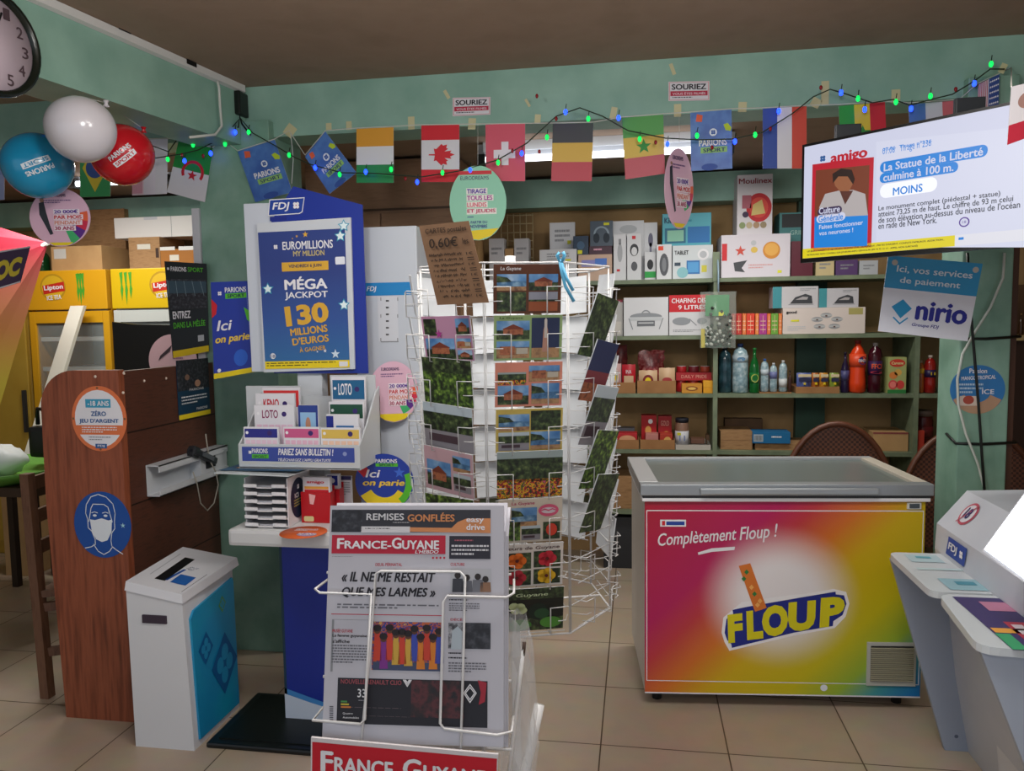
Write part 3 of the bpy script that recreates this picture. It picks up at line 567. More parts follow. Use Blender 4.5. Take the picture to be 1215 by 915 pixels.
# small sloped tray, letter trays and leaflet holders under the brochure holder
b = MB(); q = [P(254, 562, y=2.62), P(342, 566, y=2.62), P(386, 552, y=2.86), P(292, 551, y=2.86)]; b.prism(q, (0, 0, .004), c('#c7cfd2', .2))
q0 = q[3] + Vector((0, 0, .006)); ux = (q[2] - q[3]); uy = (q[3] - q[0]); cv = Canvas(b, q0, ux, (uy - ux.normalized() * uy.dot(ux.normalized())), ux.length, uy.length); cv.rect(-.02, .1, .95, .85, c('#1d4a6c'), 1); cv.rect(.1, .25, .9, .6, c('#c98a4c'), 2); cv.rect(.2, .35, .6, .5, c('#e0d8c0'), 3); b.build('acrylic_ledge', t)
def LT(label, x0, y0, x1, y1, Y, art, name='betting_slip_stack', cat='betting slips', grp='betting slips in the brochure holder', th=.012, zb=None):
    xa, xb = X(x0, Y, y1), X(x1, Y, y1); zt_ = Z(y0, Y, (x0 + x1) / 2); z_ = Z(y1, Y, (x0 + x1) / 2) if zb is None else zb
    b = MB(); b.box(xa, Y, z_, xb, Y + th, zt_, PAPER); cv = front(b, xa, xb, Y, z_, zt_, .0004); art(cv); return fin(b, name, label, cat, grp)
def slip(head, cells=None, word=None, wc=WHITE):
    def f(cv):
        cv.rect(.03, .04, .97, .27, head, 1); cv.circ(.1, .14, .006, WHITE, 2, 10)
        if word: cv.text(word, .2, .08, .6, .22, wc, b=.02)
        cv.circ(.75, .15, .010, c('#3a2a6c'), 2, 12)
        if cells:
            for i in range(6): cv.rect(.05 + .155 * i, .33, .18 + .155 * i, .7, cells, 1)
    return f
zf = zl + .008
LT('purple headed betting slips in the front row of the holder, beside its low end', 290, 507, 331, 533, 2.715, slip(c('#2b2f86'), c('#e4c8d8')), zb=zf)
LT('pink and green headed betting slips in the front row of the holder', 337, 507, 380, 533, 2.715, slip(c('#c85a8a'), c('#e2b8cc')), zb=zf)
LT('yellow headed betting slips in the front row of the holder', 381, 508, 428, 533, 2.715, slip(c('#d8b858'), c('#ecc8b0')), zb=zf)
LT('white lotto slips with a cyan band and pink columns, second row', 303, 481, 350, 520, 2.765, slip(PAPER, c('#e0c0d4'), 'LOTO', c('#8a2a5c')), zb=zf)
LT('white keno slips with red lettering and an orange band', 304, 467, 350, 490, 2.815, slip(PAPER, c('#e8a078'), 'KENO', RED), zb=zf)
LT('white slips edged in red at the back of the holder', 312, 460, 356, 480, 2.865, slip(c('#d83a3c'), None), zb=zf)
LT('blue leaflet stack showing a muscular person at the middle of the holder', 355, 481, 378, 520, 2.765, lambda cv: (cv.rect(0, 0, 1, 1, c('#2a3f8c'), 1), cv.rect(.1, .12, .9, .6, c('#8fb8dc'), 2), cv.poly([(.2, .95), (.25, .55), (.42, .45), (.58, .45), (.78, .55), (.85, .95)], c('#c4906c'), 3), cv.ell(.5, .33, .13, .13, c('#b8846a'), 4)), zb=zf, cat='leaflets')
LT('white slips with a teal header at the tall back of the holder', 394, 447, 434, 475, 2.865, slip(c('#1d5f8c'), c('#d8c4d4'), 'LOTO'), zb=zf)
LT('white slips with a dark green header in the holder', 391, 477, 432, 500, 2.815, slip(c('#1e4c3a'), None), zb=zf)
LT('white slips with a navy corner and blue label in the holder', 388, 492, 426, 520, 2.765, lambda cv: (cv.rect(.0, .03, .22, .35, NAVY, 1), cv.rect(.3, .22, .85, .62, c('#2a6aac'), 1), cv.text('Alloc', .38, .32, .75, .52, WHITE), cv.rect(.0, .5, .2, .75, c('#4a9ac4'), 1)), zb=zf)
t2 = thing('letter_tray', 'stack of white slanted paper trays on the stand shelf', 'paper tray', (-1.38, 2.75, SHZ))
tx0, tx1 = X(291, 2.66, 600), X(342, 2.66, 600); b = MB(); hz = (Z(569, 2.66, 320) - SHZ - .006)
b.box(tx0, 2.66, SHZ + .002, tx0 + .004, 2.86, SHZ + .01 + hz, WHITE); b.box(tx1 - .004, 2.66, SHZ + .002, tx1, 2.86, SHZ + .01 + hz, WHITE); b.box(tx0, 2.856, SHZ + .002, tx1, 2.86, SHZ + hz, WHITE); b.build('tray_case', t2)
for i in range(6):
    z = SHZ + .004 + i * hz / 6; b = MB(); b.box(tx0 + .004, 2.645, z, tx1 - .004, 2.85, z + .003, WHITE); m_ = (tx0 + tx1) / 2; b.box(tx0 + .004, 2.645, z, m_ - .03, 2.648, z + .016, WHITE); b.box(m_ + .03, 2.645, z, tx1 - .004, 2.648, z + .016, WHITE); b.box(tx0 + .01, 2.66, z + .003, tx1 - .01, 2.84, z + .009, c('#b4b6bc')); b.build('tray', t2)
b = MB(); cv = Canvas(b, (tx1 + .001, 2.68, SHZ + .175), (0, 1, 0), (0, 0, 1), .13, .155); cv.ell(.5, .5, .5, .5, c('#1d2742'), 1); cv.text('ICI', .25, .36, .5, .48, WHITE, b=.02); cv.dashes(.2, .52, .8, .72, 3, c('#b8b060'), 2); cv.clover(.5, .22, .012, WHITE); b.build('oval_tag', t2)
def holder(label, x0, y0, x1, y1, Y, fc, art):
    xa, xb = X(x0, Y, 590), X(x1, Y, 590); z1 = Z(y0, Y, 375); zm = z1 - (z1 - SHZ) * .32
    t = thing('leaflet_holder', label, 'leaflet holder', ((xa + xb) / 2, Y + .03, SHZ)); b = MB(); b.box(xa, Y, SHZ + .001, xb, Y + .004, zm, fc); b.box(xa, Y + .04, SHZ + .001, xb, Y + .044, zm + .02, fc); b.box(xa, Y + .004, SHZ + .001, xa + .003, Y + .04, zm, fc); b.box(xb - .003, Y + .004, SHZ + .001, xb, Y + .04, zm, fc); b.box(xa, Y + .004, SHZ + .001, xb, Y + .04, SHZ + .004, fc)
    cv = front(b, xa, xb, Y, SHZ, zm); cv.poly([(.28, .05), (.5, .1), (.42, .4), (.3, .38)], c('#e8b0b0'), 1); cv.rrect(.08, .78, .42, .95, .006, c('#d8c890'), 1); b.build('pocket', t)
    b = MB(); b.box(xa + .006, Y + .008, SHZ + .005, xb - .004, Y + .03, z1, PAPER); cv = front(b, xa + .006, xb - .004, Y + .008, SHZ, z1); art(cv); tag(b.build('leaflets', t), 'printed leaflets')
holder('red leaflet pocket on the stand shelf beside the paper trays', 357, 567, 392, 618, 2.74, c('#b8141e', .35), lambda cv: (cv.text('amigo', .15, .07, .8, .15, RED, b=.03), cv.rect(.06, .2, .95, .26, c('#e0a040'), 1), cv.rect(.06, .27, .95, .4, RED, 1)))
holder('second leaflet pocket, behind the red one on the stand shelf', 385, 563, 403, 612, 2.80, c('#c0202a', .35), lambda cv: (cv.rect(.1, .03, .9, .25, NAVY, 1), cv.circ(.5, .14, .01, WHITE, 2, 12)))
LT('small white leaflet stack on the stand shelf behind the round blue betting sign', 402, 565, 418, 612, 2.86, lambda cv: (cv.rect(0, 0, 1, .1, c('#3a3060'), 1), cv.dashes(.1, .15, .9, .5, 6, GREY, 1)), 'leaflet_stack', 'leaflets', None, zb=SHZ + .001)
b = MB(); q = P(360, 632, z=SHZ + .001); b.lathe([(.001, 0), (.085, 0), (.085, .0015), (.001, .0015)], c('#d8632c'), 30, (q.x, q.y, SHZ + .001)); cv = Canvas(b, (q.x - .085, q.y + .085, SHZ + .0026), (1, 0, 0), (0, 1, 0), .17, .17); cv.text('30 ANS', .45, .6, .85, .75, WHITE, b=.02); cv.ell(.65, .68, .22, .13, c('#b8a0c8'), 1); cv.dashes(.25, .25, .75, .45, 3, WHITE, 2); fin(b, 'round_leaflet', 'round orange leaflet lying flat on the white stand shelf', 'leaflet')
# round 'Ici on parie' sign
q = P(456, 572, y=2.87); b = MB(); cv = disc(b, q.x, 2.87, q.z, .118, .112, (1, .05, 0), .004, c('#1f3a9c', .35))
cv.clover(.3, .13, .008, WHITE); cv.text('PARIONS', .35, .09, .73, .16, WHITE, b=.02); cv.rect(.36, .17, .74, .225, GRN, 2); cv.text('SPORT', .42, .18, .68, .217, c('#1c2a4c'), b=.02); cv.text('Ici', .18, .28, .44, .42, WHITE, b=.018, sh=.2); cv.text('on parie', .13, .46, .85, .6, c('#e8c848'), b=.03, sh=.2); cv.poly([(.05, .3), (.16, .2), (.26, .3), (.15, .42)], RED, 1); cv.star(.76, .33, .024, c('#3f6ad0'), 1)
cv.sector(.5, .5, .112, 30, 150, YEL, 1, .062); cv.sector(.5, .5, .113, -20, 50, GRN, 2, .086)
fin(b, 'betting_sign', 'round blue betting sign with yellow foot standing on the stand shelf edge', 'sign')
b, cv = qsheet([(250, 335), (302, 333), (309, 440), (254, 450)], 3.02, c('#22389c', .4))
cv.clover(.2, .12, .011, WHITE); cv.text('PARIONS', .32, .06, .8, .115, WHITE, b=.02); cv.rect(.32, .125, .8, .18, GRN, 1); cv.text('SPORT', .37, .135, .76, .172, c('#18254c'), b=.02); cv.text('Ici', .1, .40, .45, .51, WHITE, b=.018, sh=.2); cv.text('on parie', .06, .56, .82, .66, c('#e8c848'), b=.03, sh=.2); cv.poly([(0, .17), (.13, .24), (.1, .33), (0, .37)], RED, 1); cv.poly([(.72, .28), (.88, .34), (.95, .42), (.9, .48), (.78, .42)], GRN, 1); cv.ell(.6, .82, .15, .09, c('#2f62c8'), 1); cv.circ(.12, .92, .008, WHITE, 2); cv.poly([(0, .945), (1, .945), (1, 1), (0, 1)], YEL, 2); cv.line([(.8, .05), (.84, .9)], .0015, c('#7a8ad0'), 1)
fin(b, 'betting_poster', 'blue betting poster with lime leaf and yellow foot taped beside the jackpot frame', 'poster')
# ================================================================== TALL WHITE CABINET
t = thing('white_cabinet', 'tall plain white cabinet with a blue strip behind the postcard rack', 'cabinet', (-1.0, 3.28, 0))
tx0, tx1 = -1.155, X(497, 3.06, 400); tz = P(480, 268, y=3.06).z
b = MB(); b.box(tx0, 3.06, 0, tx1, 3.48, tz, c('#c2c9d2', .35), .006); cv = front(b, tx0, tx1, 3.06, 0, tz)
cv.B(428, 336, 490, 350, c('#1b82c4'), 1); cv.T('FDJ', 435, 340, 447, 347, WHITE, b=.02, sh=.2); cv.B(448, 352, 473, 405, c('#cfd3da'), 1)
for i in range(6): cv.D(458, 356 + i * 8, 464, 360 + i * 8, 1, INK, l=2)
for (x, y) in ((452, 355), (472, 355), (452, 375), (472, 375), (452, 403), (472, 403)): cv.B(x - .6, y - 2, x + .6, y + 2, GREY, 2)
cv.B(452, 405, 473, 406, GREY, 2); b.build('body', t)
def clubdisc(px, py, rw, rh, Y, yaw, label, style, parent_z=None):
    q = P(px, py, y=Y); b = MB(); cv = disc(b, q.x, q.y, q.z, rw, rh, (math.cos(yaw), math.sin(yaw), 0), .003, c('#dbb2c6' if style != 'mint' else '#8fcfb2', .5))
    if style == 'mint':
        cv.rect(.18, .07, .75, .12, RED, 1); cv.text('EURODREAMS', .2, .14, .7, .19, c('#3a2a5c'))
        for i, (tx, cc) in enumerate((('TIRAGE', '#5b3fa8'), ('TOUS LES', '#a83a9c'), ('LUNDIS', '#e07888'), ('ET JEUDIS', '#c04a6c'))): cv.rect(.3, .3 + .09 * i, .36 + .052 * len(tx), .38 + .09 * i, c('#ecebe4'), 1); cv.text(tx, .31, .31 + .09 * i, .34 + .052 * len(tx), .373 + .09 * i, c(cc), b=.03)
        cv.rect(.31, .68, .42, .69, NAVY, 1); cv.text('À PARTIR DU', .31, .73, .66, .775, NAVY, b=.02); cv.text('6 NOVEMBRE', .31, .79, .66, .835, NAVY, b=.02); cv.poly([(.18, .88), (.86, .84), (.72, .945), (.5, .995), (.32, .965)], YEL, 2)
    else:
        for i, cc in enumerate(('#e0603a', '#c82a48', '#5a2a86', '#3fae6a')): cv.sector(.5, .5, min(rw, rh) * .99, -12 + 20 * i, 8 + 20 * i, c(cc), 1, min(rw, rh) * (.72 - .1 * i))
        cv.text('EURODREAMS', .26, .1, .62, .15, c('#3a2a5c'), b=.01); cv.dashes(.25, .2, .7, .27, 2, c('#6a4a7c'), 1)
        for i, (tx, cc) in enumerate((('20 000€', '#5b2f98'), ('PAR MOIS', '#c8323c'), ('PENDANT', '#d98a78'), ('30 ANS', '#a8325c'))):
            ww = (.44, .5, .48, .36)[i]; cv.rect(.40, .36 + .095 * i, .42 + ww * .93, .445 + .095 * i, c('#ecdfe6'), 2); cv.text(tx, .41, .37 + .095 * i, .40 + ww * .93, .435 + .095 * i, c(cc), l=4, b=.03)
        if style == 'man': cv.poly([(.17, .25), (.25, .22), (.28, .4), (.33, .62), (.38, .78), (.33, .8), (.24, .6), (.17, .45)], c('#2c3038'), 2); cv.circ(.22, .2, rw * .07, c('#9c7460'), 3)
        cv.poly([(.3 + .0, .93), (.7, .93), (.62, .98), (.38, .98)], YEL, 2) if style == 'man' else cv.poly([(.14, .86), (.86, .86), (.7, .955), (.5, .995), (.3, .955)], YEL, 2)
    return fin(b, 'promo_disc', label, 'sign')
clubdisc(467, 465, .100, .125, 3.02, R_(20), 'round pink and rainbow prize sign stuck on the tall white cabinet', 'plain')
# ================================================================== POSTCARD RACK
WR2 = c('#c4c4c4', .35)
SX, SY, AP = -.325, 1.985, .235; A0 = R_(18)
ZT = [1.745 - .1065 * i for i in range(8)]; FWD = 2 * AP * math.tan(math.pi / 8)
def face(k):                                         # frame of face k: centre on the floor, x along the face, y up, normal out
    a = A0 + k * math.pi / 4; n = Vector((math.sin(a), -math.cos(a), 0)); ux = Vector((math.cos(a), math.sin(a), 0)); return Vector((SX, SY, 0)) + n * AP, ux, n
t = thing('postcard_rack', 'revolving white wire rack holding postcards in eight tiers', 'postcard rack', (SX, SY, 0))
b = MB(); b.tube([(SX, SY, .02), (SX, SY, 1.80)], .014, c('#cfcfcf', .35), 12); b.build('pole', t)
b = MB(); b.lathe([(.2, 0), (.2, .015), (.03, .03), (.015, .06)], WIRE, 24, (SX, SY, 0)); b.build('foot', t)
for z, nme in ((1.765, 'top_ring'), (.885, 'bottom_ring')):
    b = MB(); pts = []
    for i in range(8):
        o, ux, n = face(i); pts += [o - ux * FWD / 2 + Vector((0, 0, z)), o + ux * FWD / 2 + Vector((0, 0, z))]
    b.tube(pts, .0024, WR2, 5, True)
    for i in range(0, 8, 2):
        o, ux, n = face(i); b.tube([o + Vector((0, 0, z)), (SX, SY, z)], .0025, WIRE, 5)
    b.build(nme, t)
for i in range(8):
    o, ux, n = face(i); b = MB()
    for s in (-.095, .095): b.tube([o + ux * s + Vector((0, 0, .885)), o + ux * s + Vector((0, 0, 1.765))], .0017, WR2, 5)
    for z in ZT:
        zb = z - .098; up = Vector((0, 0, 1))
        b.tube([o - ux * .095 + up * (zb + .05), o + ux * .095 + up * (zb + .05)], .0013, WR2, 4)
        for s in (-1, 1):
            b.tube([o + ux * s * .078 + up * (zb + .06), o + ux * s * .078 + n * .034 + up * (zb + .062), o + ux * s * .042 + n * .036 + up * (zb + .062), o + ux * s * .042 + n * .034 + up * zb, o + ux * s * .042 + up * (zb - .004)], .0014, WR2, 5)
            b.tube([o + ux * s * .06 + n * .036 + up * (zb + .03), o + ux * s * .078 + n * .034 + up * (zb + .03), o + ux * s * .09 + up * (zb + .03)], .0012, WR2, 4)
        b.tube([o - ux * .08 + n * .012 + up * (zb - .003), o + ux * .08 + n * .012 + up * (zb - .003)], .0013, WR2, 4)
    b.build('pocket_column', t)
def card(k, row, label, art, w_=.150, h_=.102, lean=.016, roll=0., grp='postcards in the rack', sx=0.):
    o, ux, n = face(k); zb = ZT[row] - .096; up = (Vector((0, 0, h_)) + n * lean).normalized(); ux2 = (ux + up * math.tan(R_(roll))).normalized(); up2 = (up - ux2 * up.dot(ux2)).normalized()
    q = o + n * .010 + ux * sx + Vector((0, 0, zb)) + up * h_ - ux2 * w_ / 2; b = MB()
    b.prism([q, q + ux2 * w_, q + ux2 * w_ - up2 * h_, q - up2 * h_][::-1], -ux2.cross(up2) * .0025, c('#c3c7cb', .5)); cv = Canvas(b, q, ux2, up2, w_, h_, .0004)
    if art: art(cv)
    return fin(b, 'postcard', label, 'postcard', grp)
def multi(bg, cells, title=None, tc=WHITE, extra=None):
    def f(cv):
        cv.rect(0, 0, 1, 1, c(bg, .4), 1)
        for (u0, v0, u1, v1, kk) in cells: cv.photo(u0, v0, u1, v1, kk, 2)
        if title: cv.text(title[0], *title[1], tc, l=6, b=.01, sh=.1)
        if extra: extra(cv)
    return f
Q4 = lambda a, b_, cc, d, top=.15: [(.05, top, .48, .53, a), (.52, top, .95, .53, b_), (.05, .56, .48, .95, cc), (.52, .56, .95, .95, d)]
lips = lambda cv: (cv.ell(.78, .28, .16, .14, c('#d85a7c'), 5), cv.ell(.78, .28, .12, .07, c('#d8c8d0'), 6), cv.line([(.66, .28), (.72, .25), (.78, .28), (.84, .25), (.9, .28)], .003, c('#d85a7c'), 7))
def flw(cv):
    for (u, v, h) in ((.28, .38, '#e87020'), (.75, .36, '#c8283a'), (.28, .78, '#b82838'), (.74, .76, '#e0b020')):
        for a in range(5): cv.ell(u + .075 * math.cos(R_(72 * a)), v + .09 * math.sin(R_(72 * a)), .075, .1, c(h), 4, 12)
        cv.ell(u, v, .03, .04, c('#5a1a14'), 5, 8)
def orchid(cv):
    for (u, v, a) in ((.22, .4, 0), (.32, .42, 50), (.25, .5, 100), (.35, .5, 20)): cv.ell(u, v, .08, .09, c('#b9c898'), 4, 10)
    cv.ell(.3, .85, .2, .13, c('#3c7a2c'), 4, 16); cv.ell(.8, .82, .17, .13, c('#4c8a34'), 4, 16); cv.ell(.6, .55, .15, .2, c('#10241a'), 3, 16); cv.ell(.66, .6, .12, .12, c('#234a2c'), 4, 16)
card(0, 0, 'brown bordered postcard of four guyanese views in the top tier', multi('#5a3018', Q4('sea', 'house', 'fold', 'dusk', .2), ('La Guyane', (.1, .05, .4, .14))), .156, .112)
card(0, 1, 'green bordered postcard with a rocket launch in the second tier', multi('#8fa870', [(.04, .12, .52, .53, 'house'), (.04, .57, .52, .95, 'street'), (.55, .06, .96, .95, 'rocket')], ('La Guyane', (.08, .03, .42, .09)), c('#33502a')), .158, .104)
card(0, 2, 'coral bordered postcard of town and shore in the third tier', multi('#d88a74', [(.04, .22, .46, .5, 'trees'), (.5, .08, .96, .44, 'street'), (.04, .52, .5, .95, 'house'), (.54, .48, .96, .95, 'sea')]), .156, .104)
card(0, 3, 'yellow bordered postcard of shore and palms in the fourth tier', multi('#c8b058', [(.04, .12, .5, .5, 'sea'), (.52, .05, .97, .5, 'fold'), (.04, .53, .5, .95, 'river'), (.52, .53, .97, .95, 'sea')]), .156, .104)
card(0, 4, 'postcard of a lake and flower bed in the fifth tier', lambda cv: cv.photo(0, 0, 1, 1, 'trees'), .154, .112)
card(0, 5, 'postcard with a lipstick kiss and flowers in the sixth tier', multi('#cfc4b4', [(.2, .2, .6, .62, 'sea'), (.36, .62, .66, .95, 'river'), (.02, .5, .34, .95, 'fol'), (.7, .55, .97, .95, 'flower')], ('La Guyane', (.2, .06, .56, .15)), c('#b83a6c'), lips), .15, .108)
card(0, 6, 'postcard of four bright blossoms in the seventh tier', multi('#d8d2cc', [(.04, .2, .5, .58, 'fold'), (.54, .18, .96, .56, 'fold'), (.04, .62, .5, .96, 'fold'), (.54, .6, .96, .95, 'fold')], ('Fleurs de Guyane', (.06, .05, .94, .15)), c('#4a2a30'), flw), .152, .108)
card(0, 7, 'postcard of a pale orchid on dark leaves in the lowest tier', multi('#0e1510', [(0, 0, 1, .25, 'fold'), (0, .7, 1, 1, 'fold')], ('Guyane', (.25, .1, .75, .2)), c('#c8d8b0'), orchid), .152, .108)
card(-1, 1, 'lilac postcard of a villa and palms below the price board', multi('#b98aa6', [(.04, .06, .3, .44, 'fold'), (.7, .06, .97, .44, 'house'), (.04, .5, .64, .97, 'house'), (.68, .5, .97, .72, 'street'), (.68, .76, .97, .97, 'house')], None, WHITE, lambda cv: cv.star(.35, .4, .012, c('#a83a8c'), 6)), .15, .105)
card(-1, 2, 'postcard full of grassy green plants on the turned face', lambda cv: (cv.photo(0, 0, 1, 1, 'fol'), cv.rect(0, 0, 1, .3, FOLD, 2)), .15, .112, roll=-3)
card(-1, 3, 'postcard of a pirogue under grey clouds on the turned face', lambda cv: cv.photo(0, 0, 1, 1, 'river'), .15, .11, roll=-4)
card(-1, 4, 'lilac bordered postcard of houses tilted behind the newspaper holder', multi('#c8a4ac', [(.05, .3, .55, .9, 'house'), (.6, .1, .95, .45, 'sea'), (.6, .5, .95, .9, 'river')]), .15, .11, roll=-5)
card(-1, 5, 'dark leafy postcard peeping over the newspaper, turned face', lambda cv: cv.photo(0, 0, 1, 1, 'fol'), .15, .105)
for r, kk, lb in ((1, 'fold', 'dark forest trail postcard high on the side face'), (2, 'sky', 'postcard of a rocket in a night sky on the side face'), (3, 'river', 'postcard of a misty river bank on the side face'), (4, 'fol', 'postcard of tall green rushes on the side face'), (5, 'fold', 'lowest side face postcard, showing a shady creek')):
    card(1, r if r < 4 else r, lb, (lambda kk: lambda cv: cv.photo(0, 0, 1, 1, kk))(kk), .112, .15, lean=.045, roll=-9)
for kf in (2, 3, 4, 5, 6):
    for r in range(7):
        if kf in (4, 5) and r > 5: continue
        card(kf, r, 'plain white back of a postcard seen through the wires of the rack', None, .15, .104, lean=.014 + .004 * (r % 3), roll=(r * 7 + kf * 3) % 9 - 4, grp='postcards seen from behind')
# price board hung on the rack
b, cv = qsheet([(497, 268), (556, 262), (580, 359), (519, 362)], 1.70, nm('kraft_board', ['#6f5138', '#7f5f44', '#76573d'], 12, .8), .003)
INKB = c('#2c2018', .8)
for s_, bx in (('CARTES postales', (.1, .05, .92, .13)), ('0,60€', (.12, .17, .7, .31)), ('les', (.78, .2, .9, .27))): cv.text(s_, *bx, INKB, b=.005, sh=.15)
for i in range(9): cv.scribble(.06 + .008 * i, .36 + .065 * i, .72, .40 + .065 * i, 46, .0011, INKB, 2, i); cv.text('=' if i % 2 else '1€', .8, .37 + .065 * i, .93, .405 + .065 * i, INKB)
fin(b, 'price_board', 'brown cardboard with handwritten postcard prices hung on the wire rack', 'sign')
b = MB(); rb = c('#5aa9cf', .4)
q = lambda x, y: P(x, y, y=1.74)
for pts in ([(664, 308), (667, 325), (671, 340), (681, 358)], [(666, 312), (672, 330), (680, 345)], [(665, 312), (661, 303), (664, 300)], [(666, 312), (670, 303), (668, 299)]): b.tube([q(*p) for p in pts], [.004] * len(pts), rb, 6)
fin(b, 'blue_ribbon', 'light blue ribbon tied to the top of the wire rack', 'ribbon')
# ================================================================== NEWSPAPER STAND
TL, BL, TR = P(392, 600, y=1.43), P(384, 872, y=1.33), P(598, 600, y=1.45)
NU = (TR - TL).normalized(); NVd = (TL - BL); NVd = (NVd - NU * NVd.dot(NU)).normalized(); NN = NU.cross(NVd)
WN = (TR - TL).length; HN = (TL - BL).length + .012
t = thing('newspaper_stand', 'white wire newspaper stand with a red title plate', 'newspaper stand', ((TL.x + TR.x) / 2, 1.45, 0))
def np_(u, v, off=0.): return TL + NU * (u * WN) - NVd * (v * HN) + NN * off
nv = Canvas(MB(), TL, NU, NVd, WN, HN)
def nq(px, py, off): u, v = nv.uv(px, py); return np_(u, v, off)
kk = lambda x, y: (360 + x / 2.73, 580 + y / 2.73)
SW = c('#dadada', .35)
b = MB()
for u in (.12, .88): b.tube([np_(u, .3, -.034), np_(u, 1.05, -.034), np_(u, 1.05, -.034) + Vector((0, .0, -.6)), Vector((np_(u, 1, 0).x, 1.36, .02))], .005, SW)
for v in (.3, .75, 1.03): b.tube([np_(-.04, v, -.034), np_(1.03, v, -.034)], .003, SW)
for x0_, x1_ in ((np_(.1, 1, 0).x, np_(.9, 1, 0).x),): b.tube([(x0_, 1.12, .012), (x0_, 1.36, .02), (x0_, 1.7, .012)], .008, SW); b.tube([(x1_, 1.12, .012), (x1_, 1.36, .02), (x1_, 1.7, .012)], .008, SW)
b.build('back_frame', t)
def hoop(pts, off=.004, r=.0026, nme='wire_hoop'):
    b = MB(); b.tube([nq(*kk(*p[:2]), p[2] if len(p) > 2 else off) for p in pts], r, SW, 6); b.build(nme, t)
hoop([(60, 300, -.034), (38, 325, .0), (60, 335), (225, 340), (213, 560), (205, 742), (190, 757), (30, 750, .0), (45, 722, -.034)], .012)
hoop([(190, 830), (222, 500), (238, 275), (255, 266), (510, 268), (526, 285), (520, 560), (512, 850)], .008)
hoop([(676, 300, -.036), (682, 338, .0), (660, 350), (470, 345), (457, 365), (447, 755), (460, 772), (630, 792), (676, 785, .005), (674, 755, -.036)], .012)
b = MB(); q = [nq(*kk(40, 795), .02), nq(*kk(635, 850), .02)]
sg = Canvas(MB(), nq(*kk(38, 795), .022), (nq(*kk(635, 850), .02) - nq(*kk(38, 795), .022)), (0, 0, 1), 1, 1); ux = sg.ux; wd = (nq(*kk(635, 850), .022) - nq(*kk(38, 795), .022)).length
o = nq(*kk(38, 795), .022); uz = (Vector((0, 0, 1)) - ux * ux.z).normalized()
b.prism([o, o + ux * wd, o + ux * wd - uz * .16, o - uz * .16][::-1], -ux.cross(uz) * .005, c('#d8d4d6', .3)); cv = Canvas(b, o, ux, uz, wd, .16)
cv.rect(.008, .05, .995, .95, c('#c4162c', .35), 1); cv.text('F', .055, .14, .125, .40, WHITE, b=.03); cv.text('RANCE-', .13, .20, .48, .40, WHITE, b=.03); cv.text('G', .50, .14, .60, .40, WHITE, b=.03); cv.text('UYANE', .61, .20, .94, .40, WHITE, b=.03)
tag(b.build('title_plate', t), 'red plate lettered in white')
b = MB(); b.tube([P(640, 836, y=1.62), P(632, 875, y=1.60), P(618, 940, y=1.57), Vector((P(590, 1100, y=1.5).x, 1.5, .02))], .0115, SW, 10); b.build('leg', t)
b = MB(); b.tube([P(622, 762, y=1.52), P(615, 820, y=1.50), P(607, 890, y=1.47), P(600, 960, y=1.45)], .0042, SW, 8); b.tube([P(622, 762, y=1.519), P(620.5, 778, y=1.515)], .0045, c('#4a3a30'), 6); b.build('side_rod', t)
